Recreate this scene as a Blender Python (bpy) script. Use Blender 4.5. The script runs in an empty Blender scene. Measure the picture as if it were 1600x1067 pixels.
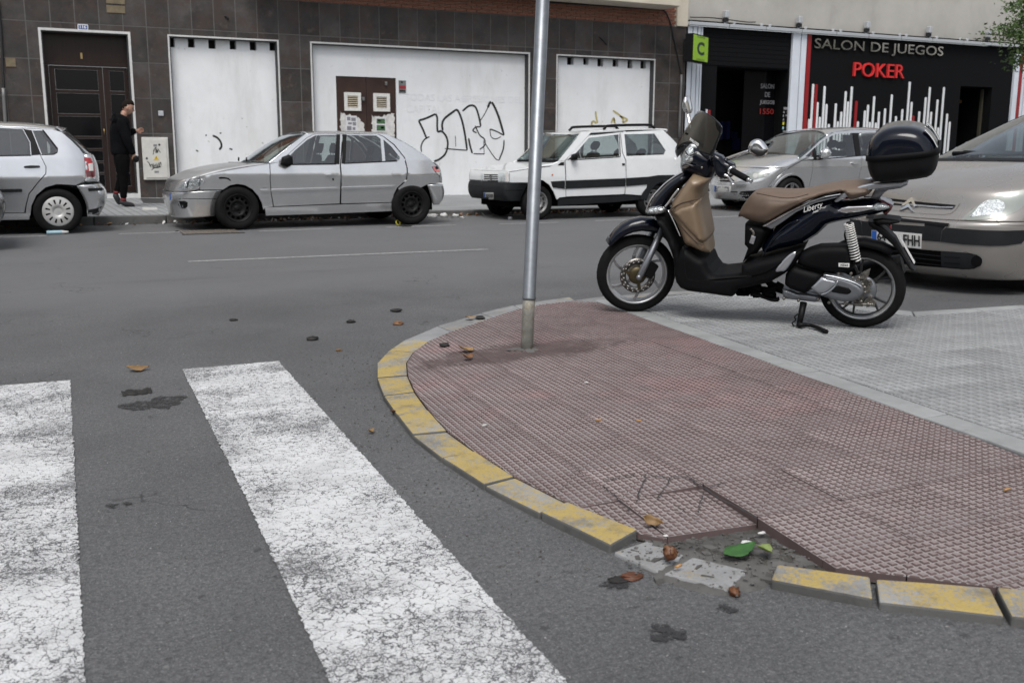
import bpy, bmesh, math, random
import numpy as np
from mathutils import Vector, Matrix
from mathutils.bvhtree import BVHTree
from mathutils.geometry import delaunay_2d_cdt

random.seed(7)
SC = bpy.context.scene
COL = SC.collection

# ------------------------------------------------------------------ camera
FPX, CXP, CYP, CAM_H = 1575.0, 800.0, 533.5, 1.085
_a = np.array([4074 - CXP, 247 - CYP, FPX])
_vy = -(_a[0] * (770 - CXP) + FPX * FPX) / _a[1]
_d = np.array([770 - CXP, _vy, FPX]); _d /= np.linalg.norm(_d)
AX = _a / np.linalg.norm(_a); AY = np.cross(-_d, AX); AZ = -_d     # world axes seen from the camera (right, down, forward)
cam_d = bpy.data.cameras.new('camera'); cam = bpy.data.objects.new('camera', cam_d); COL.objects.link(cam)
cam_d.sensor_width = 36.0; cam_d.lens = 36.0 * FPX / 1600.0
cam_d.clip_start = 0.05; cam_d.clip_end = 600
cam_d.dof.use_dof = True; cam_d.dof.focus_distance = 5.0; cam_d.dof.aperture_fstop = 5.6
right = Vector((AX[0], AY[0], AZ[0])); up = Vector((-AX[1], -AY[1], -AZ[1])); fwd = Vector((AX[2], AY[2], AZ[2]))
cam.matrix_world = Matrix(((right.x, up.x, -fwd.x, 0), (right.y, up.y, -fwd.y, 0), (right.z, up.z, -fwd.z, CAM_H), (0, 0, 0, 1)))
SC.camera = cam

# ------------------------------------------------------------------ light
world = bpy.data.worlds.new('World'); SC.world = world; world.use_nodes = True
wn = world.node_tree; wn.nodes.clear()
SUN_EL, SUN_AZ = 58.0, 215.0           # azimuth clockwise from +Y: the bright part of the cloud lies behind the camera
sky = wn.nodes.new('ShaderNodeTexSky'); sky.sky_type = 'NISHITA'; sky.sun_disc = False
sky.sun_elevation = math.radians(SUN_EL); sky.sun_rotation = math.radians(SUN_AZ)
sky.air_density = 1.0; sky.dust_density = 3.0; sky.ozone_density = 1.0
hs = wn.nodes.new('ShaderNodeHueSaturation'); hs.inputs['Saturation'].default_value = 0.3
bg = wn.nodes.new('ShaderNodeBackground'); bg.inputs['Strength'].default_value = 0.11
wo = wn.nodes.new('ShaderNodeOutputWorld')
wn.links.new(sky.outputs[0], hs.inputs['Color']); wn.links.new(hs.outputs[0], bg.inputs[0]); wn.links.new(bg.outputs[0], wo.inputs[0])
sl = bpy.data.lights.new('sun', 'SUN'); sl.energy = 1.3; sl.angle = math.radians(28); sl.color = (1.0, 0.97, 0.93)
so = bpy.data.objects.new('sun', sl); COL.objects.link(so)
_az, _el = math.radians(SUN_AZ), math.radians(SUN_EL)
sdir = Vector((math.sin(_az) * math.cos(_el), math.cos(_az) * math.cos(_el), math.sin(_el)))
so.rotation_euler = sdir.to_track_quat('Z', 'Y').to_euler()
SC.view_settings.view_transform = 'Standard'; SC.view_settings.look = 'None'
SC.view_settings.exposure = 0.62; SC.view_settings.gamma = 1.0; SC.view_settings.use_curve_mapping = False
SC.render.engine = 'CYCLES'
SC.cycles.use_denoising = True; SC.cycles.denoising_input_passes = 'RGB_ALBEDO_NORMAL'; SC.cycles.denoising_prefilter = 'ACCURATE'
SC.cycles.max_bounces = 8; SC.cycles.transparent_max_bounces = 24

# ------------------------------------------------------------------ pixel of the photograph -> place in the street
def ray(u, v):
    r = np.array([u - CXP, v - CYP, FPX]); return np.array([r @ AX, r @ AY, r @ AZ])
def gp(u, v, z=0.0):
    w = ray(u, v); t = (z - CAM_H) / w[2]; return Vector((w[0] * t, w[1] * t, z))
def yp(u, v, Y):
    w = ray(u, v); t = Y / w[1]; return Vector((w[0] * t, Y, CAM_H + w[2] * t))
def xp(u, v, X):
    w = ray(u, v); t = X / w[0]; return Vector((X, w[1] * t, CAM_H + w[2] * t))
def ramp_z(x, y=3.0):
    return max(0.022, min(0.11, 0.024 + 0.05 * (x - 1.3 - max(0, 2.3 - y) * .75)))
def rp(u, v, dz=0.0):                     # on the ramped corner pavement
    z = 0.08
    for _ in range(20):
        p = gp(u, v, z); z = ramp_z(p.x, p.y)
    p.z = z + dz; return p

# ------------------------------------------------------------------ object helpers
W = {}
def wmat(o): return W.get(o.name, Matrix.Identity(4)) if o else Matrix.Identity(4)
def tag(o, label=None, cat=None, group=None, kind=None):
    if label: o['label'] = label
    if cat: o['category'] = cat
    if group: o['group'] = group
    if kind: o['kind'] = kind
    return o
def thing(name, label, cat, loc=(0, 0, 0), group=None, M=None):
    o = bpy.data.objects.new(name, None); COL.objects.link(o)
    o.empty_display_size = 0.1
    M = M if M is not None else Matrix.Translation(Vector(loc))
    o.matrix_world = M; W[o.name] = M.copy()
    return tag(o, label, cat, group)
def mk(name, verts, faces, mats, parent=None, smooth=False, midx=None, local=False, smf=None):
    me = bpy.data.meshes.new(name)
    vs = [Vector(v) for v in verts]
    if parent is not None and not local:
        inv = wmat(parent).inverted(); vs = [inv @ v for v in vs]
    me.from_pydata([tuple(v) for v in vs], [], [tuple(f) for f in faces])
    if not isinstance(mats, (list, tuple)): mats = [mats]
    for m in mats: me.materials.append(m)
    if midx is not None: me.polygons.foreach_set('material_index', midx)
    if smf is not None: me.polygons.foreach_set('use_smooth', smf)
    elif smooth: me.polygons.foreach_set('use_smooth', [True] * len(me.polygons))
    me.update()
    o = bpy.data.objects.new(name, me); COL.objects.link(o)
    if parent is not None:
        o.parent = parent; W[o.name] = wmat(parent)
    return o
def bevel(o, w=0.004, seg=2, ang=40):
    b = o.modifiers.new('bevel', 'BEVEL'); b.width = w; b.segments = seg; b.limit_method = 'ANGLE'; b.angle_limit = math.radians(ang)
    return o

def catmull(P, m=6):
    P = [np.array(p, float) for p in P]
    if len(P) < 3: m = max(m, 1)
    out = []
    for i in range(len(P) - 1):
        p0 = P[i - 1] if i else 2 * P[0] - P[1]; p1, p2 = P[i], P[i + 1]
        p3 = P[i + 2] if i + 2 < len(P) else 2 * P[-1] - P[-2]
        for k in range(m):
            t = k / m
            out.append(0.5 * (2 * p1 + (p2 - p0) * t + (2 * p0 - 5 * p1 + 4 * p2 - p3) * t * t + (3 * p1 - p0 - 3 * p2 + p3) * t ** 3))
    out.append(P[-1]); return out
def smoothpoly(P, m=4):                   # closed smooth outline
    P = [np.array(p, float) for p in P]; n = len(P); out = []
    for i in range(n):
        p0, p1, p2, p3 = P[i - 1], P[i], P[(i + 1) % n], P[(i + 2) % n]
        for k in range(m):
            t = k / m
            out.append(0.5 * (2 * p1 + (p2 - p0) * t + (2 * p0 - 5 * p1 + 4 * p2 - p3) * t * t + (3 * p1 - p0 - 3 * p2 + p3) * t ** 3))
    return [tuple(p) for p in out]
def roundpoly(P, r, n=3):                 # corners of a polygon rounded with radius about r
    P = [np.array(p, float) for p in P]; out = []
    for i in range(len(P)):
        a, b, c = P[i - 1], P[i], P[(i + 1) % len(P)]
        da, dc = a - b, c - b; la, lc = np.linalg.norm(da), np.linalg.norm(dc)
        ra = min(r, la * .45); rc = min(r, lc * .45)
        p, q = b + da / max(la, 1e-9) * ra, b + dc / max(lc, 1e-9) * rc
        for k in range(n + 1):
            t = k / n; out.append(tuple((1 - t) ** 2 * p + 2 * t * (1 - t) * b + t * t * q))
    return out

class MB:
    def __init__(s): s.v, s.f, s.m, s.s = [], [], [], []
    def add(s, verts, faces, mi=0, sm=False):
        o = len(s.v); s.v += [Vector(p) for p in verts]
        for f in faces: s.f.append([i + o for i in f]); s.m.append(mi); s.s.append(sm)
        return s
    def box(s, x0, x1, y0, y1, z0, z1, mi=0):
        v = [(x0, y0, z0), (x1, y0, z0), (x1, y1, z0), (x0, y1, z0), (x0, y0, z1), (x1, y0, z1), (x1, y1, z1), (x0, y1, z1)]
        return s.add(v, [(3, 2, 1, 0), (4, 5, 6, 7), (0, 1, 5, 4), (1, 2, 6, 5), (2, 3, 7, 6), (3, 0, 4, 7)], mi)
    def obox(s, c, ax, ay, az, mi=0):      # oriented box, half-axes
        c, ax, ay, az = map(Vector, (c, ax, ay, az))
        v = [c + ax * a + ay * b + az * d for d in (-1, 1) for a, b in ((-1, -1), (1, -1), (1, 1), (-1, 1))]
        return s.add(v, [(3, 2, 1, 0), (4, 5, 6, 7), (0, 1, 5, 4), (1, 2, 6, 5), (2, 3, 7, 6), (3, 0, 4, 7)], mi)
    def tube(s, path, r, n=8, mi=0, caps=True, flat=1.0):
        P = [Vector(p) for p in path]; rs = r if isinstance(r, (list, tuple)) else [r] * len(P)
        t0 = (P[1] - P[0]).normalized(); nrm = t0.orthogonal().normalized(); V = []
        for i, p in enumerate(P):
            t = (P[min(i + 1, len(P) - 1)] - P[max(i - 1, 0)]).normalized()
            nrm = (nrm - t * nrm.dot(t)).normalized(); b = t.cross(nrm)
            for k in range(n):
                a = 2 * math.pi * k / n
                V.append(p + (nrm * math.cos(a) * flat + b * math.sin(a)) * rs[i])
        F = [(i * n + k, i * n + (k + 1) % n, (i + 1) * n + (k + 1) % n, (i + 1) * n + k) for i in range(len(P) - 1) for k in range(n)]
        s.add(V, F, mi, True)
        if caps:
            o = len(s.v) - len(V); s.f.append([o + k for k in range(n)][::-1]); s.m.append(mi); s.s.append(False)
            s.f.append([o + (len(P) - 1) * n + k for k in range(n)]); s.m.append(mi); s.s.append(False)
        return s
    def lathe(s, prof, c, axis, n=32, mi=0, sm=True, a0=0.0, a1=2 * math.pi, ref=None):
        c, axis = Vector(c), Vector(axis).normalized(); e = (Vector(ref) if ref is not None else axis.orthogonal()); e = (e - axis * e.dot(axis)).normalized(); g = axis.cross(e)
        full = abs(a1 - a0 - 2 * math.pi) < 1e-6; cnt = n if full else n + 1
        V = [c + axis * h + (e * math.cos(a0 + (a1 - a0) * k / n) + g * math.sin(a0 + (a1 - a0) * k / n)) * r for (r, h) in prof for k in range(cnt)]
        F = [(i * cnt + k, i * cnt + (k + 1) % cnt, (i + 1) * cnt + (k + 1) % cnt, (i + 1) * cnt + k) for i in range(len(prof) - 1) for k in range(n)]
        return s.add(V, F, mi, sm)
    def prism(s, poly, fn, h, mi=0):       # 2D outline -> fn(a, b, depth) for depth 0..h
        n = len(poly); V = [fn(a, b, 0) for a, b in poly] + [fn(a, b, h) for a, b in poly]
        return s.add(V, [list(range(n)), list(range(2 * n - 1, n - 1, -1))] + [(i, i + n, (i + 1) % n + n, (i + 1) % n) for i in range(n)], mi)
    def sphere(s, c, r, mi=0, n=10, sc=(1, 1, 1)):
        c = Vector(c); V = [c + Vector((0, 0, r * sc[2]))]; F = []
        for i in range(1, n):
            a = math.pi * i / n
            for k in range(n): b = 2 * math.pi * k / n; V.append(c + Vector((math.sin(a) * math.cos(b) * r * sc[0], math.sin(a) * math.sin(b) * r * sc[1], math.cos(a) * r * sc[2])))
        V.append(c - Vector((0, 0, r * sc[2])))
        for k in range(n):
            F.append((0, 1 + k, 1 + (k + 1) % n)); F.append((len(V) - 1, 1 + (n - 2) * n + (k + 1) % n, 1 + (n - 2) * n + k))
            for i in range(n - 2): F.append((1 + i * n + k, 1 + (i + 1) * n + k, 1 + (i + 1) * n + (k + 1) % n, 1 + i * n + (k + 1) % n))
        return s.add(V, F, mi, True)
    def build(s, name, mats, parent=None, local=False):
        return mk(name, s.v, s.f, mats, parent, midx=s.m, smf=s.s, local=local)

def inpoly(P, poly):
    P = np.asarray(P, float); poly = np.asarray(poly, float); x, y = P[:, 0], P[:, 1]; c = np.zeros(len(P), bool)
    j = len(poly) - 1
    for i in range(len(poly)):
        xi, yi = poly[i]; xj, yj = poly[j]
        with np.errstate(divide='ignore', invalid='ignore'):
            t = ((yi > y) != (yj > y)) & (x < (xj - xi) * (y - yi) / (yj - yi + 1e-30) + xi)
        c ^= t; j = i
    return c
def polydist(P, poly):
    P = np.asarray(P, float); A = np.asarray(poly, float); B = np.roll(A, -1, 0); d = np.full(len(P), 1e9)
    for a, b in zip(A, B):
        ab = b - a; t = np.clip(((P - a) @ ab) / max(ab @ ab, 1e-12), 0, 1); d = np.minimum(d, np.hypot(*(P - a - t[:, None] * ab).T))
    return d
def densify(poly, step):
    out = []
    for i in range(len(poly)):
        a, b = np.array(poly[i], float), np.array(poly[(i + 1) % len(poly)], float); n = max(1, int(math.ceil(np.linalg.norm(b - a) / step)))
        out += [tuple(a + (b - a) * k / n) for k in range(n)]
    return out
def cdt_fill(poly, holes=(), step=.04, rings=()):
    loops = [densify(poly, step)] + [densify(h, step) for h in holes]
    A = np.array(loops[0]); lo, hi = A.min(0), A.max(0)
    gx, gy = np.arange(lo[0] + step * .5, hi[0], step), np.arange(lo[1] + step * .5, hi[1], step)
    G = np.array([(x + (step * .25 if j % 2 else 0), y) for j, y in enumerate(gy) for x in gx]) if len(gx) and len(gy) else np.zeros((0, 2))
    allp = []
    if len(rings):
        n = len(A); area = 0.5 * np.sum(A[:, 0] * np.roll(A[:, 1], -1) - np.roll(A[:, 0], -1) * A[:, 1])
        t = np.roll(A, -1, 0) - np.roll(A, 1, 0); nr = np.stack([-t[:, 1], t[:, 0]], 1); nr /= np.linalg.norm(nr, axis=1)[:, None] + 1e-12
        if area < 0: nr = -nr
        for r in rings:
            R = A + nr * r; k = inpoly(R, A); R = R[k]
            if len(R): R = R[polydist(R, A) > r * .9]; allp.append(R)
        if len(G): G = G[polydist(G, A) > max(rings) + step * .3]
    if len(G): allp.append(G)
    if allp:
        Q = np.concatenate(allp); k = inpoly(Q, A)
        for h in loops[1:]: k &= ~inpoly(Q, h)
        Q = Q[k]
        if len(Q) and not len(rings): Q = Q[np.min([polydist(Q, l) for l in loops], 0) > step * .35]
        elif len(Q) and len(loops) > 1: Q = Q[np.min([polydist(Q, l) for l in loops[1:]], 0) > step * .2]
    else: Q = np.zeros((0, 2))
    V = []; Ed = []
    for l in loops:
        o = len(V); V += list(l); Ed += [(o + i, o + (i + 1) % len(l)) for i in range(len(l))]
    V += [tuple(q) for q in Q]
    r = delaunay_2d_cdt([Vector(v) for v in V], Ed, [], 0, 1e-6)
    P = np.array([tuple(v) for v in r[0]]); T = [tuple(f) for f in r[2]]
    cen = np.array([P[list(t)].mean(0) for t in T]); k = inpoly(cen, A)
    for h in loops[1:]: k &= ~inpoly(cen, h)
    T = [t for t, ok in zip(T, k) if ok]
    def fat(t):
        a, b, c = P[t[0]], P[t[1]], P[t[2]]; ar = abs((b[0] - a[0]) * (c[1] - a[1]) - (b[1] - a[1]) * (c[0] - a[0])); return ar > max(np.hypot(*(b - a)), np.hypot(*(c - b)), np.hypot(*(a - c))) * step * .012
    T = [t for t in T if fat(t)]
    T = [t if (P[t[1]] - P[t[0]])[0] * (P[t[2]] - P[t[0]])[1] - (P[t[1]] - P[t[0]])[1] * (P[t[2]] - P[t[0]])[0] > 0 else (t[0], t[2], t[1]) for t in T]
    return P, T, loops
def bedges(T):
    e = {}
    for t in T:
        for a, b in ((t[0], t[1]), (t[1], t[2]), (t[2], t[0])): e[(a, b)] = 1
    return [(a, b) for (a, b) in e if (b, a) not in e]
def panel(poly, surf, holes=(), step=.05, rim=.02, rimdir=None, mb=None, mi=0, flip=False, rmi=None):
    """2D outline mapped by surf(a, b) -> 3D, its edges turned in by rim along rimdir."""
    mb = mb or MB(); P, T, L = cdt_fill(poly, holes, step); V = [Vector(surf(*p)) for p in P]
    F = [t[::-1] if flip else t for t in T]; mb.add(V, F, mi, True)
    if rim:
        E = bedges(F); idx = sorted({i for e in E for i in e}); mp = {i: k for k, i in enumerate(idx)}; n = len(idx); rd = Vector(rimdir)
        mb.add([V[i] for i in idx] + [V[i] + rd * rim for i in idx], [(mp[b], mp[a], mp[a] + n, mp[b] + n) for a, b in E], mi if rmi is None else rmi, False)
    return mb
def pillow(poly, half, r, fn, step=.03, mb=None, mi=0, edge=0.0, side=0, p=2.0, n=4):
    """outline inflated to half(a, b) on both sides with edges rounded over r; fn(a, b, t) -> 3D; side 0 both, +1 or -1 one side only"""
    mb = mb or MB(); rg = [r * (1 - math.cos(math.pi / 2 * k / n)) for k in range(1, n + 1)]
    P, T, L = cdt_fill(poly, (), step, rg); d = polydist(P, L[0]); k = np.clip(d / r, 0, 1); pr = (1 - (1 - k) ** p) ** (1 / p)
    hv = half if callable(half) else (lambda a, b: half)
    H = [edge + (hv(*q) - edge) * s for q, s in zip(P, pr)]
    for sg in ((1, -1) if side == 0 else (side,)):
        mb.add([fn(q[0], q[1], sg * h) for q, h in zip(P, H)], [t if sg > 0 else t[::-1] for t in T], mi, True)
    if edge and side == 0:
        E = bedges(T); mb.add([fn(P[i][0], P[i][1], edge) for e in E for i in e] + [fn(P[i][0], P[i][1], -edge) for e in E for i in e],
                              [(2 * j + 1, 2 * j, 2 * j + 2 * len(E), 2 * j + 1 + 2 * len(E)) for j in range(len(E))], mi, False)
    return mb
def crossloft(E, Cn, Yc, n=16, pz=2.2, px=2.0, sup=None, m=5, mb=None, mi=0, q0=-1.0, q1=1.0, flip=False):
    """surface across a symmetric body: E near-side edge line, Cn centre line (same number of points)"""
    mb = mb or MB(); E, Cn = catmull(E, m), catmull(Cn, m); V = []
    for e, c in zip(E, Cn):
        for k in range(n + 1):
            if sup:
                th = math.pi * (1 - (k / n)) * 1.0; cs, sn = math.cos(th), math.sin(th)
                q = math.copysign(abs(cs) ** (2 / sup), cs); w = 1 - abs(sn) ** (2 / sup); wz = w
            else:
                q = q0 + (q1 - q0) * k / n; w, wz = abs(q) ** px, abs(q) ** pz
            V.append(Vector((c[0] + (e[0] - c[0]) * w, Yc + (Yc - e[1]) * q, c[2] + (e[2] - c[2]) * wz)))
    F = []
    for i in range(len(E) - 1):
        for k in range(n):
            f = (i * (n + 1) + k, i * (n + 1) + k + 1, (i + 1) * (n + 1) + k + 1, (i + 1) * (n + 1) + k)
            F.append(f[::-1] if flip else f)
    return mb.add(V, F, mi, True)
def mirror_mb(mb, Yc):
    r = MB(); r.add([Vector((v.x, 2 * Yc - v.y, v.z)) for v in mb.v], [f[::-1] for f in mb.f]); r.m = list(mb.m); r.s = list(mb.s); return r
def text_mesh(txt, size=1.0, extrude=0.0, shear=0.0, spacing=1.0, bold=0.0):
    c = bpy.data.curves.new('txt', 'FONT'); c.body = txt; c.size = size; c.extrude = extrude; c.shear = shear; c.space_character = spacing; c.offset = bold; c.resolution_u = 3
    o = bpy.data.objects.new('txt', c); COL.objects.link(o); dg = bpy.context.evaluated_depsgraph_get()
    me = bpy.data.meshes.new_from_object(o.evaluated_get(dg)); V = [tuple(v.co) for v in me.vertices]; F = [tuple(p.vertices) for p in me.polygons]
    bpy.data.objects.remove(o); bpy.data.curves.remove(c); bpy.data.meshes.remove(me)
    return V, F
def text_on(mb, txt, origin, ex, ey, height, width=None, depth=0.004, mi=0, shear=0.0, bold=0.0, spacing=1.0):
    """text with its lower-left corner at origin, along ex, up ey; capital height given"""
    V, F = text_mesh(txt, 1.0, 0.5, shear, spacing, bold); A = np.array(V); lo, hi = A.min(0), A.max(0)
    ex, ey = Vector(ex).normalized(), Vector(ey).normalized(); nz = ex.cross(ey); o = Vector(origin)
    sy = height / (hi[1] - lo[1]); sx = (width / (hi[0] - lo[0])) if width else sy
    mb.add([o + ex * ((v[0] - lo[0]) * sx) + ey * ((v[1] - lo[1]) * sy) + nz * ((v[2] - lo[2]) * depth / max(hi[2] - lo[2], 1e-6)) for v in V], F, mi)
    return mb
# ------------------------------------------------------------------ materials
def _n(nt, typ, **kw):
    n = nt.nodes.new(typ)
    for k, v in kw.items():
        if k in n.inputs: n.inputs[k].default_value = v
        else: setattr(n, k, v)
    return n
class Mat:
    def __init__(s, name, col=(.5, .5, .5), rough=.5, metal=0.0, coat=0.0, spec=.5, coat_rough=.03):
        s.m = bpy.data.materials.new(name); s.m.use_nodes = True; s.nt = s.m.node_tree; s.b = s.nt.nodes['Principled BSDF']
        i = s.b.inputs; i['Base Color'].default_value = (*col, 1); i['Roughness'].default_value = rough; i['Metallic'].default_value = metal
        i['Coat Weight'].default_value = coat; i['Coat Roughness'].default_value = coat_rough; i['Specular IOR Level'].default_value = spec
        s.col = None; s.base = col; s.tc = s.nt.nodes.new('ShaderNodeTexCoord'); s.hs = []
    def L(s, a, b): s.nt.links.new(a, b)
    def noise(s, scale, detail=4, rough=.6, vec=None, stretch=None, dist=0.0):
        n = _n(s.nt, 'ShaderNodeTexNoise', Scale=scale, Detail=detail, Roughness=rough, Distortion=dist)
        v = vec or s.tc.outputs['Object']
        if stretch:
            mp = s.nt.nodes.new('ShaderNodeMapping'); mp.inputs['Scale'].default_value = stretch; s.L(v, mp.inputs[0]); v = mp.outputs[0]
        s.L(v, n.inputs['Vector']); return n.outputs['Fac']
    def voro(s, scale, feature='F1', rnd=1.0, warp=None):
        n = _n(s.nt, 'ShaderNodeTexVoronoi', Scale=scale, feature=feature, Randomness=rnd); v = s.tc.outputs['Object']
        if warp is not None:
            nn = _n(s.nt, 'ShaderNodeTexNoise', Scale=warp[0], Detail=3); s.L(v, nn.inputs['Vector'])
            mx = _n(s.nt, 'ShaderNodeVectorMath', operation='MULTIPLY_ADD'); s.L(nn.outputs['Color'], mx.inputs[0]); mx.inputs[1].default_value = (warp[1],) * 3; s.L(v, mx.inputs[2]); v = mx.outputs[0]
        s.L(v, n.inputs['Vector']); return n.outputs['Distance']
    def ramp(s, fac, lo, hi, a=0.0, b=1.0):
        r = _n(s.nt, 'ShaderNodeMapRange', interpolation_type='SMOOTHSTEP'); s.L(fac, r.inputs['Value'])
        for k, v in (('From Min', lo), ('From Max', hi), ('To Min', a), ('To Max', b)): r.inputs[k].default_value = v
        return r.outputs[0]
    def math(s, op, a, b):
        n = _n(s.nt, 'ShaderNodeMath', operation=op)
        for i, x in enumerate((a, b)):
            if isinstance(x, (int, float)): n.inputs[i].default_value = x
            else: s.L(x, n.inputs[i])
        return n.outputs[0]
    def mix(s, fac, colb, blend='MIX'):    # lays colb (colour or socket) over the present colour
        n = _n(s.nt, 'ShaderNodeMix', data_type='RGBA', blend_type=blend); a, b = n.inputs[6], n.inputs[7]
        if s.col is None: a.default_value = (*s.base, 1)
        else: s.L(s.col, a)
        if isinstance(colb, tuple): b.default_value = (*colb, 1)
        else: s.L(colb, b)
        if isinstance(fac, (int, float)): n.inputs[0].default_value = fac
        else: s.L(fac, n.inputs[0])
        s.col = n.outputs[2]; s.L(s.col, s.b.inputs['Base Color']); return s
    def vary(s, scale, lo, hi, detail=5, stretch=None):   # brightness wandering between lo and hi
        f = s.ramp(s.noise(scale, detail, .65, stretch=stretch), .25, .75, lo, hi)
        cb = _n(s.nt, 'ShaderNodeCombineColor'); [s.L(f, cb.inputs[k]) for k in range(3)]
        return s.mix(1.0, cb.outputs[0], 'MULTIPLY')
    def perobj(s, lo, hi):
        oi = s.nt.nodes.new('ShaderNodeObjectInfo'); f = s.ramp(oi.outputs['Random'], 0, 1, lo, hi)
        cb = _n(s.nt, 'ShaderNodeCombineColor'); [s.L(f, cb.inputs[k]) for k in range(3)]
        return s.mix(1.0, cb.outputs[0], 'MULTIPLY')
    def rough(s, sock): s.L(sock, s.b.inputs['Roughness']); return s
    def bump(s, sock, strength=.3, dist=.01):
        n = _n(s.nt, 'ShaderNodeBump', Strength=strength, Distance=dist); s.L(sock, n.inputs['Height'])
        prev = s.b.inputs['Normal'].links
        if prev: s.L(prev[0].from_socket, n.inputs['Normal'])
        s.L(n.outputs[0], s.b.inputs['Normal']); return s
MT = {}
def simple(name, col, rough=.5, metal=0.0, coat=0.0, vary=None, bump=None, spec=.5):
    m = Mat(name, col, rough, metal, coat, spec)
    if vary: m.vary(*vary)
    if bump: m.bump(m.noise(bump[0], 6), bump[1], bump[2])
    MT[name] = m.m; return m

# asphalt: dark stone chips in binder, patched and stained
def asphalt_colour(m):
    m.vary(1.1, .7, 1.22, 6); m.vary(.35, .8, 1.15, 3)
    m.mix(m.ramp(m.noise(60, 5, .85), .42, .60, .75, 0), (.045, .047, .05)); m.mix(m.ramp(m.noise(85, 4, .85), .53, .66, 0, .75), (.19, .195, .2))
    m.mix(m.ramp(m.noise(210, 2, .5), .56, .70, 0, .6), (.23, .23, .235)); m.mix(m.ramp(m.noise(6.5, 6, .75), .56, .72, 0, .5), (.055, .057, .06)); m.mix(m.ramp(m.noise(20, 4, .6), .645, .70, 0, .8), (.035, .036, .037)); m.mix(m.ramp(m.noise(31, 3, .6), .66, .71, 0, .45), (.2, .2, .2))
    m.mix(m.ramp(m.voro(160), .0, .32, .6, 0), (.02, .021, .023))
    m.mix(m.ramp(m.noise(26, 5, .7), .60, .74, 0, .55), (.03, .031, .033))
    m.mix(m.ramp(m.noise(2.7, 6, .7), .62, .74, 0, .6), (.035, .036, .038))
    m.mix(m.ramp(m.noise(75, 1), .74, .78, 0, .8), (.34, .33, .32)); m.mix(m.ramp(m.noise(1.9, 5, .75), .66, .74, 0, .5), (.13, .1, .07))
    g = _n(m.nt, 'ShaderNodeNewGeometry'); sx = _n(m.nt, 'ShaderNodeSeparateXYZ'); m.L(g.outputs['Position'], sx.inputs[0])      # the carriageway is paler than the side street, along a wandering edge
    yy = m.math('ADD', sx.outputs['Y'], m.math('MULTIPLY', m.math('SUBTRACT', m.noise(.8, 4), .5), 1.6)); m.mix(m.ramp(yy, 7.0, 8.2, 0, .55), (.135, .138, .143))
    m.mix(m.ramp(m.noise(.55, 5, .7, stretch=(.35, 1.6, 1)), .56, .70, 0, .35), (.06, .061, .064)); m.mix(m.ramp(m.noise(3.4, 5, .75), .70, .76, 0, .55), (.16, .115, .07))
def asphalt_relief(m):
    m.bump(m.voro(130), .35, .006); m.bump(m.noise(420, 2), .3, .002); m.bump(m.noise(14, 5, .7), .35, .012)
a = Mat('asphalt', (.106, .1075, .110), .74, spec=.5)
asphalt_colour(a)
cr = a.math('MULTIPLY', a.ramp(a.voro(1.6, 'DISTANCE_TO_EDGE', 1, (3, .6)), 0, .012, 1, 0), a.ramp(a.noise(.9, 2), .55, .62))
a.mix(a.math('MULTIPLY', cr, .8), (.02, .02, .021))
asphalt_relief(a); MT['asphalt'] = a.m

w = Mat('road_paint', (.100, .103, .109), .75, spec=.4)     # worn thermoplastic: asphalt shows where paint is gone
asphalt_colour(w)
big = w.ramp(w.noise(1.5, 5, .65, stretch=(1.2, 1.5, 1)), .30, .70, -.02, .24)
fine = w.math('ADD', w.math('MULTIPLY', w.noise(110, 8, .85), .62), w.math('MULTIPLY', w.noise(300, 3, .75), .42))
crk = w.ramp(w.voro(26, 'DISTANCE_TO_EDGE', 1, (26, .09)), 0, .075, .24, 0)
crk2 = w.ramp(w.voro(75, 'DISTANCE_TO_EDGE', 1, (60, .05)), 0, .14, .13, 0)
s_ = w.math('SUBTRACT', w.math('SUBTRACT', w.math('SUBTRACT', fine, big), crk), crk2)
keep = w.ramp(s_, .225, .345)
w.mix(w.math('MULTIPLY', keep, .97), (.62, .63, .64))
w.mix(w.ramp(w.noise(4, 6, .7), .40, .8, 0, .45), (.22, .22, .225))
w.bump(keep, .3, .003); asphalt_relief(w); MT['road_paint'] = w.m

ln = Mat('lane_paint', (.100, .103, .109), .74, spec=.5); asphalt_colour(ln)
ln.mix(ln.ramp(ln.noise(30, 6, .75), .36, .62, .15, .75), (.5, .5, .5)); MT['lane_paint'] = ln.m

# concrete kerb, with and without worn yellow paint
def concrete(name, col, lo=.8, hi=1.15):
    m = Mat(name, col, .88, spec=.3); m.vary(4, lo, hi, 6); m.perobj(.88, 1.08)
    m.mix(m.ramp(m.noise(230, 3), .6, .75, 0, .5), tuple(c * .45 for c in col)); m.mix(m.ramp(m.noise(9, 6, .7), .56, .74, 0, .55), tuple(c * .4 for c in col))
    m.bump(m.noise(160, 5), .35, .004); m.bump(m.noise(18, 4), .3, .008); MT[name] = m.m; return m
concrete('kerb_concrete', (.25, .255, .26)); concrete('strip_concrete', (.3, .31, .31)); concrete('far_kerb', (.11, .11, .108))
def yellow(name, lo, hi):
    y = concrete(name, (.25, .255, .26))
    f = y.math('ADD', y.math('MULTIPLY', y.noise(70, 8, .8), .75), y.math('MULTIPLY', y.noise(5.5, 4, .6), .5))
    y.mix(y.ramp(f, lo, hi, 0, .93), (.40, .295, .085)); y.mix(y.ramp(y.noise(12, 6, .7), .48, .72, 0, .7), (.13, .12, .10)); y.mix(y.ramp(y.noise(120, 5, .8), .52, .62, 0, .5), (.16, .155, .14))
    return y
yellow('kerb_yellow', .555, .67); yellow('kerb_pale', .68, .80)
concrete('rubble', (.115, .112, .108), .5, 1.35)

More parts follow.
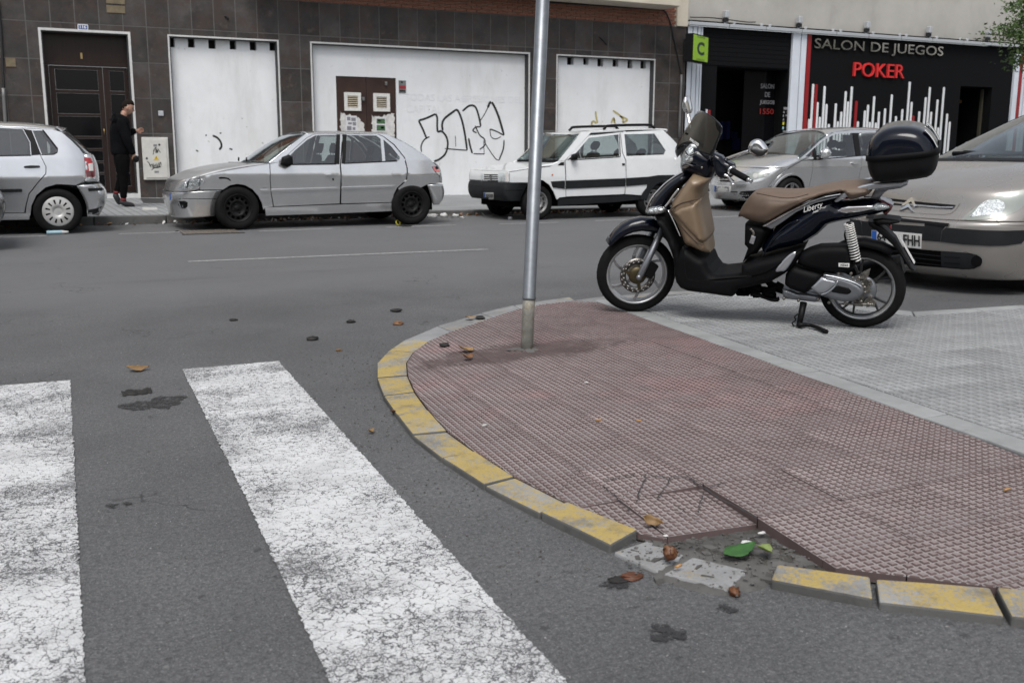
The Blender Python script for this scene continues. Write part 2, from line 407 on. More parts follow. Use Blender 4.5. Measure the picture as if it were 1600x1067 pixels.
# pavement tiles
t = Mat('red_tile_net', (.345, .315, .308), .9, spec=.25); t.vary(2.2, .72, 1.15, 6); t.perobj(.86, 1.08)
t.mix(t.ramp(t.noise(1.2, 4), .42, .62, 0, .7), (.22, .215, .215)); t.mix(t.ramp(t.noise(45, 6, .75), .58, .72, 0, .7), (.12, .105, .105))
t.mix(t.ramp(t.noise(7, 6, .75), .66, .74, 0, .6), (.5, .48, .47)); t.mix(t.ramp(t.noise(3.3, 5, .7), .63, .72, 0, .75), (.07, .05, .05)); t.bump(t.noise(240, 4), .3, .003)
MT['red_tile_net'] = t.m; MTT = {'net': t}
t = Mat('red_tile_stud', (.28, .228, .223), .88, spec=.25); t.vary(2.2, .7, 1.2, 6); t.perobj(.85, 1.1)
t.mix(t.ramp(t.noise(1.2, 4), .42, .62, 0, .65), (.15, .135, .135)); t.mix(t.ramp(t.noise(60, 5, .75), .52, .7, 0, .6), (.27, .23, .23))
t.mix(t.ramp(t.noise(3.3, 5, .7), .63, .72, 0, .75), (.05, .035, .035)); t.bump(t.noise(240, 4), .3, .003); MT['red_tile_stud'] = t.m; MTT['stud'] = t
def pole_stain(t):                      # damp dirt trailing across the tiles from the signpost, and along the kerb
    g = _n(t.nt, 'ShaderNodeNewGeometry'); mp = _n(t.nt, 'ShaderNodeMapping'); mp.vector_type = 'TEXTURE'; t.L(g.outputs['Position'], mp.inputs[0]); mp.inputs['Location'].default_value = (2.28, 4.52, .07); mp.inputs['Rotation'].default_value = (0, 0, -.12); mp.inputs['Scale'].default_value = (.62, .21, 1)
    ln = _n(t.nt, 'ShaderNodeVectorMath', operation='LENGTH'); t.L(mp.outputs[0], ln.inputs[0]); d = t.math('ADD', ln.outputs['Value'], t.math('MULTIPLY', t.math('SUBTRACT', t.noise(6, 6, .75, g.outputs['Position']), .5), 2.6))
    t.mix(t.ramp(d, .55, 1.1, .82, 0), (.035, .03, .028))
    t.mix(t.ramp(t.noise(1.7, 6, .7, g.outputs['Position']), .58, .70, 0, .6), (.1, .09, .088)); t.mix(t.ramp(t.noise(1.3, 5, .65, g.outputs['Position']), .53, .66, 0, .6), (.36, .225, .22)); t.mix(t.ramp(t.noise(5, 6, .8, g.outputs['Position']), .63, .70, 0, .6), (.09, .07, .068))
pole_stain(MTT['net']); pole_stain(MTT['stud'])
t = Mat('red_tile_flank', (.122, .088, .087), .9, spec=.2); t.vary(3, .7, 1.2); MT['red_tile_flank'] = t.m  # less worn pigment, with the shade of the stud sides put into the colour
t = Mat('grey_tile', (.29, .298, .303), .86, spec=.3); t.vary(1.6, .78, 1.1, 6); t.perobj(.9, 1.06)
t.mix(t.ramp(t.noise(40, 6, .75), .58, .74, 0, .5), (.2, .2, .2)); t.mix(t.ramp(t.noise(3, 6, .7), .6, .75, 0, .45), (.17, .165, .16)); t.bump(t.noise(240, 4), .3, .003); MT['grey_tile'] = t.m
simple('tile_groove', (.035, .035, .035), .95, vary=(30, .6, 1.2)); simple('bedding', (.06, .056, .05), .95, vary=(25, .5, 1.3), bump=(40, .6, .02))
t = Mat('far_paving', (.26, .27, .275), .85, spec=.3); t.vary(1.2, .8, 1.1, 5)
wv = _n(t.nt, 'ShaderNodeTexWave', Scale=2.6, bands_direction='X'); t.L(t.tc.outputs['Object'], wv.inputs['Vector']); t.mix(t.ramp(wv.outputs['Fac'], .12, 0, 0, .7), (.1, .1, .1))
MT['far_paving'] = t.m

# buildings
t = Mat('slate_tile', (.045, .041, .039), .55, spec=.3); t.vary(2.4, .6, 1.5, 6); t.perobj(.75, 1.3)
t.mix(t.ramp(t.noise(2.6, 6, .72), .44, .64, 0, .7), (.06, .04, .032)); t.mix(t.ramp(t.noise(4, 6, .75), .54, .72, 0, .65), (.115, .098, .085)); t.bump(t.noise(30, 5), .15, .004); MT['slate_tile'] = t.m
simple('mortar', (.125, .12, .115), .9, vary=(8, .8, 1.1)); simple('reveal', (.035, .036, .038), .7, vary=(3, .8, 1.2))
t = Mat('plaster', (.74, .755, .77), .85, spec=.3); t.vary(1.2, .93, 1.04, 5)
t.mix(t.ramp(t.noise(5.5, 6, .7), .62, .73, 0, .4), (.45, .45, .45)); t.mix(t.ramp(t.noise(4.4, 5, .65), .685, .72, 0, .6), (.2, .2, .2)); t.mix(t.ramp(t.noise(2.2, 5, .7, stretch=(1, 1, .25)), .48, .75, 0, .34), (.5, .49, .46)); t.mix(t.ramp(t.noise(.8, 3), .5, .75, 0, .25), (.62, .6, .55))
t.bump(t.noise(9, 5), .25, .012); MT['plaster'] = t.m
simple('white_trim', (.6, .6, .59), .6, vary=(6, .85, 1.05)); simple('void', (.006, .005, .005), .9)
t = Mat('brown_door', (.042, .023, .018), .5, spec=.3); t.vary(3, .7, 1.3, 6); t.mix(t.ramp(t.noise(9, 6, .75), .6, .72, 0, .5), (.1, .055, .035)); MT['brown_door'] = t.m
simple('door_wood', (.019, .0095, .0075), .4, spec=.3, vary=(5, .8, 1.3, 5, (8, 8, .6)))
t = Mat('torn_paper', (.62, .61, .59), .85); t.vary(9, .7, 1.1); MT['torn_paper'] = t.m
simple('brass', (.45, .33, .15), .4, 1.0); simple('vent_slat', (.5, .44, .34), .6); simple('vent_frame', (.7, .69, .66), .5, vary=(20, .85, 1.05))
simple('cabinet', (.58, .57, .53), .5, vary=(5, .85, 1.06)); simple('black_ink', (.012, .012, .012), .7); simple('ochre_ink', (.42, .36, .16), .8); simple('faint_ink', (.70, .715, .73), .85)
simple('sign_blue', (.05, .09, .25), .4); simple('sign_white', (.75, .76, .78), .5); simple('warn_yellow', (.65, .45, .03), .5); simple('alarm_red', (.3, .02, .03), .45); simple('poster', (.62, .62, .64), .7); simple('poster_green', (.05, .12, .05), .6); simple('grey_print', (.2, .2, .22), .7)
t = Mat('brick', (.2, .085, .055), .85); t.vary(14, .7, 1.25); t.bump(t.noise(80, 4), .3, .004); MT['brick'] = t.m
simple('cream_stucco', (.55, .5, .41), .85, vary=(2, .85, 1.05)); simple('stone_patch', (.09, .088, .078), .9, vary=(6, .6, 1.3), bump=(8, .8, .03))
t = Mat('concrete_wall', (.43, .415, .385), .9, spec=.25); t.vary(.5, .82, 1.08, 6); t.mix(t.ramp(t.noise(.9, 5, .6, stretch=(1, 1, .5)), .52, .72, 0, .5), (.27, .262, .25)); t.bump(t.noise(20, 5), .15, .008); MT['concrete_wall'] = t.m
simple('cable', (.012, .012, .013), .6); simple('conduit', (.17, .17, .17), .5, .4)
simple('shop_black', (.004, .004, .0045), .8, spec=.1); simple('shop_charcoal', (.0055, .0058, .0065), .7, spec=.1); simple('shop_white', (.62, .66, .72), .4, vary=(2, .92, 1.04)); simple('shop_red', (.26, .012, .014), .35)
simple('beam_grey', (.46, .48, .5), .4, .3); simple('letter_steel', (.7, .64, .58), .22, 1.0, vary=(1.2, .45, 1.15)); simple('letter_red', (.62, .03, .03), .4); simple('bar_white', (.72, .74, .76), .5); simple('lime', (.3, .52, .03), .4); simple('lime_dark', (.01, .03, .025), .4); simple('shop_glass', (.004, .004, .005), .15, spec=.25)
simple('screen_blue', (.008, .01, .04), .3); simple('dim_letter', (.2, .2, .21), .5); simple('dim_red', (.2, .015, .012), .5); simple('drab', (.05, .045, .03), .6); simple('brown_light', (.12, .05, .02), .6)

# metal, plastic, rubber, glass
def paint(name, col, metal=.8, rough=.21, coat=.5):
    m = Mat(name, col, rough, metal, coat); m.vary(2.5, .93, 1.04, 4)
    m.mix(m.ramp(m.noise(1.3, 3, .5), .4, .8, 0, .12), (.3, .28, .25)); m.rough(m.ramp(m.noise(4, 2), .3, .8, rough * .9, rough * 1.3)); MT[name] = m.m; return m
paint('silver_paint', (.70, .71, .72)); paint('silver_blue', (.68, .695, .715)); paint('white_paint', (.74, .76, .77), 0, .3, .7); paint('beige_paint', (.315, .298, .28), .5, .28, .6); paint('dark_car', (.06, .063, .068), .4)
simple('matt_bonnet', (.40, .41, .42), .5, .6, .2, vary=(2, .9, 1.05))
simple('black_gloss', (.003, .0045, .0105), .14, 0, .35, spec=.2); simple('black_plastic', (.006, .0062, .007), .5, spec=.16, vary=(12, .85, 1.15), bump=(300, .15, .002)); simple('soft_black', (.0045, .0047, .0055), .6, spec=.12, vary=(8, .85, 1.2), bump=(350, .25, .002)); simple('bumper_grey', (.013, .0145, .0165), .6, spec=.25, vary=(6, .8, 1.2))
simple('dark_under', (.003, .003, .003), .95, spec=.05); simple('rubber', (.008, .008, .0083), .8, spec=.15, vary=(20, .8, 1.25), bump=(90, .2, .004)); simple('seal', (.006, .006, .0065), .5, spec=.25)
simple('chrome', (.78, .78, .78), .08, 1.0); simple('brushed', (.55, .55, .56), .3, 1.0, vary=(12, .85, 1.1)); simple('alloy', (.36, .365, .38), .35, .85, vary=(10, .85, 1.1)); simple('rim_lip', (.52, .53, .54), .35, .7); simple('rim_dark', (.06, .06, .062), .4, .6)
simple('steel_black', (.009, .009, .0095), .55, .2, spec=.2, vary=(20, .7, 1.4)); simple('steel_grey', (.22, .22, .22), .5, .6, vary=(14, .7, 1.2)); simple('hubcap', (.5, .5, .49), .42, .3, vary=(9, .85, 1.08))
simple('beige_shield', (.215, .155, .1), .45, .1, .15, vary=(3, .92, 1.06)); simple('seat_leather', (.142, .100, .072), .55, vary=(4, .9, 1.08), bump=(420, .35, .002)); simple('seam_thread', (.06, .04, .028), .7)
simple('spring_white', (.68, .68, .66), .35, .2); simple('engine_grey', (.24, .25, .27), .38, .75, vary=(8, .9, 1.1)); simple('engine_bright', (.5, .52, .55), .3, .8, vary=(6, .9, 1.1)); simple('bolt_steel', (.3, .28, .25), .4, .9, vary=(60, .5, 1.3))
simple('gold_hub', (.075, .06, .03), .45, .6); simple('disc_steel', (.16, .15, .14), .35, .9)
simple('white_plate', (.72, .72, .7), .5); simple('plate_blue', (.02, .12, .5), .5); simple('plate_ink', (.012, .012, .014), .5); simple('pale_decal', (.75, .75, .74), .45)
t = Mat('galvanised', (.2, .215, .235), .4, .7); t.vary(16, .85, 1.12); t.mix(t.ramp(t.noise(30, 5, .7, stretch=(1, 1, .12)), .62, .76, 0, .4), (.2, .2, .2)); MT['galvanised'] = t.m
t = Mat('rusty_sleeve', (.25, .245, .22), .65, .4); t.vary(14, .65, 1.2); t.mix(t.ramp(t.noise(22, 6, .75), .5, .66, 0, .75), (.16, .13, .07)); MT['rusty_sleeve'] = t.m
simple('fabric_dark', (.014, .014, .016), .95, spec=.1, vary=(40, .8, 1.2)); simple('dash', (.014, .014, .015), .9, spec=.1); simple('interior_pale', (.2, .2, .195), .9)
def glass(name, tint, dark=.0, ior=1.5, rough=0.0, extra=None):
    m = bpy.data.materials.new(name); m.use_nodes = True; nt = m.node_tree; nt.nodes.clear()
    tr = _n(nt, 'ShaderNodeBsdfTransparent'); tr.inputs[0].default_value = (*tint, 1); gl = _n(nt, 'ShaderNodeBsdfGlossy', Roughness=rough); gl.inputs[0].default_value = (.95, .97, 1, 1)
    lw = _n(nt, 'ShaderNodeLayerWeight', Blend=.5); pw = _n(nt, 'ShaderNodeMath', operation='POWER'); nt.links.new(lw.outputs['Facing'], pw.inputs[0]); pw.inputs[1].default_value = 4.5
    fr = _n(nt, 'ShaderNodeMapRange'); nt.links.new(pw.outputs[0], fr.inputs['Value']); fr.inputs['To Min'].default_value = ((ior - 1) / (ior + 1)) ** 2 * 1.7; mx = nt.nodes.new('ShaderNodeMixShader'); out = nt.nodes.new('ShaderNodeOutputMaterial')
    nt.links.new(fr.outputs[0], mx.inputs[0]); nt.links.new(tr.outputs[0], mx.inputs[1]); nt.links.new(gl.outputs[0], mx.inputs[2]); nt.links.new(mx.outputs[0], out.inputs[0]); MT[name] = m
glass('car_glass', (.62, .68, .67), ior=1.7); glass('smoke_screen', (.15, .15, .153), ior=1.45); glass('lens_clear', (.88, .9, .9), ior=1.5)
simple('lamp_bowl', (.8, .81, .82), .16, 1.0, bump=(38, .7, .03)); simple('lamp_base', (.36, .37, .34), .3, .35); simple('lamp_red', (.34, .012, .015), .12, 0, .8); simple('lamp_red_pale', (.55, .16, .16), .15, 0, .8); simple('lamp_white', (.6, .58, .56), .15, 0, .8); simple('lamp_orange', (.5, .13, .02), .2, 0, .6); simple('dark_red', (.09, .008, .01), .15, 0, .8)

# person, plants and litter
t = Mat('skin', (.42, .24, .17), .5); t.b.inputs['Subsurface Weight'].default_value = .1; MT['skin'] = t.m
simple('hair', (.011, .008, .006), .8, spec=.1, vary=(80, .6, 1.4)); simple('jacket', (.0045, .0048, .0058), .9, spec=.08, vary=(10, .7, 1.4), bump=(14, .4, .02)); simple('trousers', (.0038, .0038, .0042), .9, spec=.06, vary=(12, .7, 1.4)); simple('red_sock', (.14, .012, .015), .8); simple('shoe', (.012, .012, .014), .6); simple('sole', (.05, .05, .05), .7)
def leaf(name, c, d):
    m = Mat(name, c, .55); m.vary(30, .7, 1.25); m.mix(m.ramp(m.noise(12, 4), .45, .65, 0, .6), d); m.perobj(.8, 1.2); MT[name] = m.m
leaf('leaf_green', (.035, .12, .025), (.05, .16, .03)); leaf('leaf_pale', (.14, .2, .05), (.2, .24, .09)); leaf('leaf_brown', (.16, .075, .03), (.08, .035, .015)); leaf('leaf_tan', (.28, .17, .07), (.15, .08, .03)); leaf('tree_leaf', (.035, .075, .014), (.085, .13, .025)); leaf('rot', (.09, .03, .012), (.2, .075, .02))
simple('bark', (.08, .065, .05), .9, vary=(10, .6, 1.3), bump=(20, .8, .02)); simple('filter_tan', (.42, .24, .1), .8); simple('paper_white', (.55, .55, .54), .85); simple('trash_black', (.012, .011, .01), .7, vary=(20, .6, 1.8));  simple('litter_blue', (.3, .45, .52), .4); simple('litter_pink', (.5, .08, .2), .4); simple('tape_yellow', (.55, .5, .04), .5); simple('iron', (.07, .065, .06), .6, .6, vary=(20, .7, 1.3)); simple('cover_plate', (.045, .045, .046), .6, .4); simple('pale_slab', (.42, .42, .4), .85); simple('grate_bar', (.2, .175, .15), .6, .4, vary=(30, .7, 1.3))
t = Mat('stain', (.028, .028, .03), .55); a_ = t.ramp(t.noise(38, 6, .75), .40, .56); t.L(a_, t.b.inputs['Alpha']); t.bump(t.noise(90, 4), .4, .006); MT['stain'] = t.m
# ================================================================== SETTING
def struct(name, mb, mats, kind='structure'):
    o = mb.build(name, mats); o['kind'] = kind; return o
def sheet(name, poly, z, mat, kind='structure'):
    mb = MB(); mb.add([(x, y, z) for x, y in poly], [list(range(len(poly)))]); return struct(name, mb, mat, kind)

# road: one sheet to the horizon, rippled a little near the crossing
sheet('road', [(-150, -120), (250, -120), (250, 200), (-150, 200)], 0.0, MT['asphalt'])

# zebra stripes, lane and parking lines (thin sheets of paint)
def stripe(name, pts, mat, z=0.004):
    q = [(p.x, p.y) for p in pts]
    if name == 'crosswalk_stripe': rn_ = random.Random(4); q = [(x + rn_.gauss(0, .0022), y + rn_.gauss(0, .0022)) for x, y in densify(q, .013)]
    sheet(name, q, z, MT[mat])
stripe('crosswalk_stripe', [gp(285, 578), gp(435, 565), gp(885, 1067), gp(885, 1067) + Vector((-.09, -1.2, 0)), gp(515, 1067) + Vector((-.09, -1.2, 0)), gp(515, 1067), gp(380, 770)][::-1], 'road_paint')
_e = gp(110, 595); _f = gp(133, 1067)
stripe('crosswalk_stripe', [(_e), (_f), _f + Vector((-.05, -1.2, 0)), _f + Vector((-.55, -1.2, 0)), _f + Vector((-.5, 0, 0)), _e + Vector((-.5, .03, 0))][::-1], 'road_paint')
def line(a, b, wd, mat='lane_paint'):
    p, q = gp(*a), gp(*b); d = (q - p).normalized(); n = Vector((-d.y, d.x, 0)) * wd * .5
    stripe('lane_line' if mat == 'lane_paint' else 'parking_line', [p - n, q - n, q + n, p + n], 'lane_paint')
line((293.6, 409.3), (762, 390), .085)
for a, b in (((-60, 374), (72, 369)), ((186, 366), (283, 363)), ((404, 362), (520, 357.5)), ((604, 356), (711, 352)), ((780, 350.5), (872, 348)), ((930, 345.5), (1046, 341.5)), ((1085, 341), (1160, 338))):
    line(a, b, .09, 'p')

# ------------------------------------------------ corner pavement: kerb, red tiles, band, grey tiles
C1 = lambda x, y: (540 + x / 3.478, 420 + y / 3.478)
J = [(C1(1220, 150), C1(1250, 170)), (C1(915, 196), C1(945, 216)), (C1(735, 238), C1(800, 262)), (C1(500, 308), C1(575, 338)), (C1(330, 378), C1(455, 388)), (C1(238, 438), C1(368, 450)),
     (C1(172, 508), C1(330, 508)), (C1(172, 592), C1(335, 578)), (C1(208, 684), C1(374, 666)), (C1(278, 785), C1(447, 765)), (C1(365, 898), C1(550, 880)), ((691, 714), (741, 704)), ((757, 756), (804, 744)), ((844, 800), (885, 784)), ((955, 852), (998, 828))]
JR = [((1200, 905), (1210, 882)), ((1369, 937), (1364, 902)), ((1575, 961), (1552, 916)), ((1790, 985), (1762, 934)), ((2010, 1002), (1985, 948))]
kerb = thing('kerb', None, None); kerb['kind'] = 'structure'
def kerb_stone(oa, ob, ib, ia, mat, parent, gap=.004, jit=.004, base=-.05, drop=0.0, dark=None):
    q = [Vector(p) for p in (oa, ob, ib, ia)]; c = sum(q, Vector()) / 4
    lo = (q[1] - q[0]).normalized() * gap; li = (q[2] - q[3]).normalized() * gap
    q = [q[0] + lo, q[1] - lo, q[2] - li, q[3] + li]
    dz = random.uniform(-jit, jit) - drop
    mb = MB(); mid = lambda a, b: (a + b) / 2
    top = [Vector((p.x, p.y, p.z + dz + random.uniform(-.0015, .0015))) for p in (q[0], mid(q[0], q[1]), q[1], q[2], mid(q[2], q[3]), q[3])]
    bot = [Vector((p.x, p.y, base)) for p in top]; n = 6
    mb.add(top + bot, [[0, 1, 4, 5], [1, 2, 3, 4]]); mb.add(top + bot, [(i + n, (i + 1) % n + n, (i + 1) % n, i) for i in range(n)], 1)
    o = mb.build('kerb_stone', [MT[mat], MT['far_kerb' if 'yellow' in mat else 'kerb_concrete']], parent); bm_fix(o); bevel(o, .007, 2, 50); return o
def bm_fix(o):
    bm = bmesh.new(); bm.from_mesh(o.data); bmesh.ops.remove_doubles(bm, verts=bm.verts, dist=1e-5); bmesh.ops.recalc_face_normals(bm, faces=bm.faces); bm.to_mesh(o.data); bm.free()
JO = [rp(*a) for a, b in J]; JI = [rp(*b) for a, b in J]
for i in range(len(J) - 1):
    kerb_stone(JO[i], JO[i + 1], JI[i + 1], JI[i], ('kerb_yellow' if i > 3 else ('kerb_pale' if i != 3 else 'kerb_concrete')), kerb)
RO = [rp(*a) for a, b in JR]; RI = [rp(*b) for a, b in JR]
for i in range(len(JR) - 1): kerb_stone(RO[i], RO[i + 1], RI[i + 1], RI[i], 'kerb_yellow', kerb, gap=.007)
# the sunken broken stones of the gap
for pts, m in ((((957, 860), (1030, 893), (1072, 866), (1010, 842)), 'kerb_pale'), (((1034, 894), (1140, 921), (1172, 890), (1080, 868)), 'kerb_pale')):
    P = [gp(u, v, .013) for u, v in pts]; kerb_stone(P[0], P[1], P[2], P[3], m, kerb, jit=.001, base=-.03)
# stones along the street behind the scooter and round the parking bay
bay = [(3.22, 5.76), (3.62, 5.86), (4.02, 5.88), (4.36, 5.80), (4.56, 5.36), (4.76, 4.92), (4.96, 4.47), (5.4, 4.42), (5.85, 4.38), (6.3, 4.34), (6.75, 4.30), (7.2, 4.26), (7.65, 4.22), (8.1, 4.18)]
bin_ = [(3.27, 5.64), (3.64, 5.73), (3.98, 5.75), (4.25, 5.70), (4.44, 5.30), (4.64, 4.86), (4.84, 4.34), (5.39, 4.30), (5.84, 4.26), (6.29, 4.22), (6.74, 4.18), (7.19, 4.14), (7.64, 4.10), (8.09, 4.06)]
for i in range(len(bay) - 1):
    kerb_stone((*bay[i], .11), (*bay[i + 1], .11), (*bin_[i + 1], .11), (*bin_[i], .11), 'kerb_pale' if i < 3 else 'strip_concrete', kerb)

xl = lambda y: 2.92 + (y - 2.1) * .134            # left edge of the concrete band
def clip_poly(P, region):                          # convex clip, region counter-clockwise
    for i in range(len(region)):
        a, b = region[i], region[(i + 1) % len(region)]; out = []
        side = lambda p: (b[0] - a[0]) * (p[1] - a[1]) - (b[1] - a[1]) * (p[0] - a[0])
        for k in range(len(P)):
            p, q = P[k], P[(k + 1) % len(P)]; sp, sq = side(p), side(q)
            if sp >= 0: out.append(p)
            if sp * sq < 0: t = sp / (sp - sq); out.append((p[0] + (q[0] - p[0]) * t, p[1] + (q[1] - p[1]) * t))
        P = out
        if not P: break
    return P
def hull(P):
    P = sorted(set(P)); L, U = [], []
    cr = lambda o, a, b: (a[0] - o[0]) * (b[1] - o[1]) - (a[1] - o[1]) * (b[0] - o[0])
    for p in P:
        while len(L) > 1 and cr(L[-2], L[-1], p) <= 0: L.pop()
        L.append(p)
    for p in P[::-1]:
        while len(U) > 1 and cr(U[-2], U[-1], p) <= 0: U.pop()
        U.append(p)
    return L[:-1] + U[:-1]
arc = [(p.x, p.y) for p in JI] + [(p.x + .022, p.y + .024) for p in RI]
RED = hull(arc + [(xl(5.62) - .004, 5.62), (xl(.9) - .004, .9), (2.75, .9)])
def inset_region(R, d):
    c = np.mean(R, 0); return [tuple(c + (np.array(p) - c) * (1 - d / np.linalg.norm(np.array(p) - c))) for p in R]
RED = inset_region(RED, .004)
ROT = math.radians(-5); EX, EY = np.array([math.cos(ROT), math.sin(ROT)]), np.array([-math.sin(ROT), math.cos(ROT)])
P0 = np.array(rp(1285, 872)[:2]); PIT = float((rp(1187, 806) - rp(1285, 872)).length)
def tile_mesh(poly, pit, npad, stud, gap=.0025, split=False, thick=.045, sh=(.012, .0085, .0045)):
    """flat tile clipped to poly (local) with raised pads; materials: ground, pad top, flank"""
    mb = MB(); polys = [poly]
    if split:
        h = .0016; polys = [clip_poly(poly, [(-9, -9 + h * 1.4), (9, 9 + h * 1.4), (-9, 30)]), clip_poly(poly, [(-9, -9 - h * 1.4), (20, -30), (9, 9 - h * 1.4)])]
    for q in polys:
        if len(q) < 3: continue
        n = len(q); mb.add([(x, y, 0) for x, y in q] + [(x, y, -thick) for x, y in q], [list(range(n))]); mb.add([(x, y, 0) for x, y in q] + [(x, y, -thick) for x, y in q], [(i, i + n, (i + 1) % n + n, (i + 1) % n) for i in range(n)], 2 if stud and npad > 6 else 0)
    c = pit / npad; a, b, hgt = sh; n0 = len(mb.f); nb = len(polys)
    for i in range(npad):
        for j in range(npad):
            x, y = -pit / 2 + c * (i + .5), -pit / 2 + c * (j + .5)
            if split and abs(x - y) < c * .5 and stud: pass
            S = [(x - a, y - a), (x + a, y - a), (x + a, y + a), (x - a, y + a)]
            if not all(inpoly(S, poly)): S = clip_poly(S, poly)
            if len(S) < 3: continue
            k = b / a; x, y = np.mean(S, 0); T = [(x + (px - x) * k, y + (py - y) * k) for px, py in S]; n = len(S)
            jit = random.uniform(-.0006, .0006); V = [(*s, .0002) for s in S] + [(*s, hgt + jit) for s in T]
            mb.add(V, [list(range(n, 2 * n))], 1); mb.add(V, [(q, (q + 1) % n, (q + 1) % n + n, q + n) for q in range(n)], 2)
    if len(mb.f) == n0: mb.m = [1] * len(mb.m); mb.v = [v + Vector((0, 0, hgt * .8)) if v.z > -.001 else v for v in mb.v]
    return mb
def lay_tiles(root, regions, pit, npad, mats, sh, name, zf, tilt, hole=lambda c: False, prob_split=0.0, seed=3, sink=None, gap=.0022):
    rnd = random.Random(seed); g = pit / 2 - gap; full = [(-g, -g), (g, -g), (g, g), (-g, g)]
    protos = {}
    allr = np.array([p for r in regions for p in r]); lo, hi = allr.min(0) - .4, allr.max(0) + .4
    for i in range(-60, 60):
        for j in range(-60, 60):
            c = P0 + EX * pit * (i + .5) + EY * pit * (j + .5)
            if not (lo[0] < c[0] < hi[0] and lo[1] < c[1] < hi[1]) or hole(c): continue
            corners = [tuple(c + EX * x + EY * y) for x, y in full]
            for R in regions:
                cl = clip_poly(corners, R)
                if len(cl) < 3: continue
                ar = .5 * abs(sum(cl[k][0] * cl[(k + 1) % len(cl)][1] - cl[(k + 1) % len(cl)][0] * cl[k][1] for k in range(len(cl))))
                if ar < .0002: continue
                z = zf(c); m = Matrix.Rotation(ROT, 4, 'Z')
                gx = (zf(c + EX * .1) - zf(c - EX * .1)) / .2; gy = (zf(c + EY * .1) - zf(c - EY * .1)) / .2; m = m @ Matrix.Rotation(-math.atan(gx), 4, 'Y') @ Matrix.Rotation(math.atan(gy), 4, 'X')
                m = m @ Matrix.Rotation(rnd.gauss(0, tilt), 4, 'X') @ Matrix.Rotation(rnd.gauss(0, tilt), 4, 'Y')
                dz = rnd.gauss(0, tilt * .12)
                if sink: s = sink(c); dz += s[0]; m = m @ Matrix.Rotation(s[1], 4, 'X') @ Matrix.Rotation(s[2], 4, 'Y')
                if ar > (2 * g) ** 2 * .995:
                    key = rnd.random() < prob_split
                    if key not in protos:
                        protos[key] = tile_mesh(full, pit, npad, True, split=key, sh=sh).build(name, mats, root); o = protos[key]
                    else:
                        o = protos[key].copy(); COL.objects.link(o); o.parent = root
                else:
                    loc = [((p[0] - c[0]) * EX[0] + (p[1] - c[1]) * EX[1], (p[0] - c[0]) * EY[0] + (p[1] - c[1]) * EY[1]) for p in cl]
                    o = tile_mesh(loc, pit, npad, True, split=rnd.random() < prob_split and ar > .03, sh=sh).build(name, mats, root)
                o.matrix_world = Matrix.Translation((c[0], c[1], z + dz)) @ m
redp = thing('red_pavement', None, None); redp['kind'] = 'structure'
def red_hole(c):
    q = c - P0; return -PIT < q @ EX < 0 and -PIT < q @ EY < PIT
def old_hole(c):                       # the lost tile beside the broken kerb
    q = [gp(u, v, .03) for u, v in ((1100, 838), (1186, 806), (1290, 874), (1205, 892), (1100, 870))]
    return bool(inpoly([tuple(c)], [(p.x, p.y) for p in q])[0])
def red_sink(c):
    d = math.hypot(c[0] - 1.66, c[1] - 2.24)
    if d < .42: k = (1 - d / .42); return (-.016 * k, random.uniform(-.05, .05) * k, .05 * k + random.uniform(-.03, .03) * k)
    return (0, 0, 0)
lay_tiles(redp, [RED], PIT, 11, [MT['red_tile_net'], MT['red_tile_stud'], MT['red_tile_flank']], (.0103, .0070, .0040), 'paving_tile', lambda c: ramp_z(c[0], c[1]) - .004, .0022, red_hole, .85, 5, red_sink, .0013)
mb = MB(); CK = lambda x, y: (940 + x / 4, 720 + y / 4)      # hairline breaks running over the tiles near the lost stone
for pts, wd in (([(20, 118), (90, 112), (150, 100), (215, 90)], .006), ([(285, 92), (360, 102), (430, 108), (500, 102), (545, 110), (600, 150), (645, 178)], .006), ([(645, 178), (700, 160), (770, 140)], .005), ([(645, 180), (760, 250), (860, 302), (978, 366)], .007), ([(285, 92), (250, 160), (212, 260)], .004), ([(425, 108), (395, 160), (345, 235)], .004), ([(10, 160), (90, 230), (180, 318)], .004), ([(640, 190), (620, 260), (600, 330)], .004), ([(455, 285), (520, 320), (590, 355)], .004)):
    P_ = [rp(*CK(*q), .0035) for q in pts]; V = []
    P_ = [Vector(q) + Vector((random.gauss(0, .0025), random.gauss(0, .0025), 0)) for q in catmull([tuple(p) for p in P_], 5)]
    for k, p in enumerate(P_):
        t_ = P_[min(k + 1, len(P_) - 1)] - P_[max(k - 1, 0)]; n_ = Vector((-t_.y, t_.x, 0)).normalized() * wd * .5 * random.uniform(.5, 1.2); V += [p - n_, p + n_]
    mb.add(V, [(2 * k, 2 * k + 1, 2 * k + 3, 2 * k + 2) for k in range(len(P_) - 1)])
o = mb.build('cracks', MT['tile_groove']); o['kind'] = 'stuff'
mb = MB()
greyp = thing('grey_pavement', None, None); greyp['kind'] = 'structure'
xr = lambda y: xl(y) + .135
GA = [(xr(.8), .8), (7.6, .8), (7.6, 4.11), (4.85, 4.335), (xr(4.33), 4.33)]; GB = [(xr(4.332), 4.332), (4.83, 4.337), (4.43, 5.29), (4.24, 5.69), (xr(5.66), 5.66)]
lay_tiles(greyp, [GA, GB], .3, 6, [MT['tile_groove'], MT['grey_tile'], MT['grey_tile']], (.0202, .0178, .0065), 'paving_tile', lambda c: .1035, .0012, lambda c: False, 0, 9, None, .0012)
# concrete band between them
ys = [5.72, 5.0, 4.2, 3.4, 2.6, 1.8, 1.0]
for a, b in zip(ys, ys[1:]):
    kerb_stone((xl(a), a, .11), (xl(b), b, .11), (xl(b) + .128, b, .11), (xl(a) + .128, a, .11), 'strip_concrete', kerb, gap=.0015, jit=.001).name = 'band_stone'
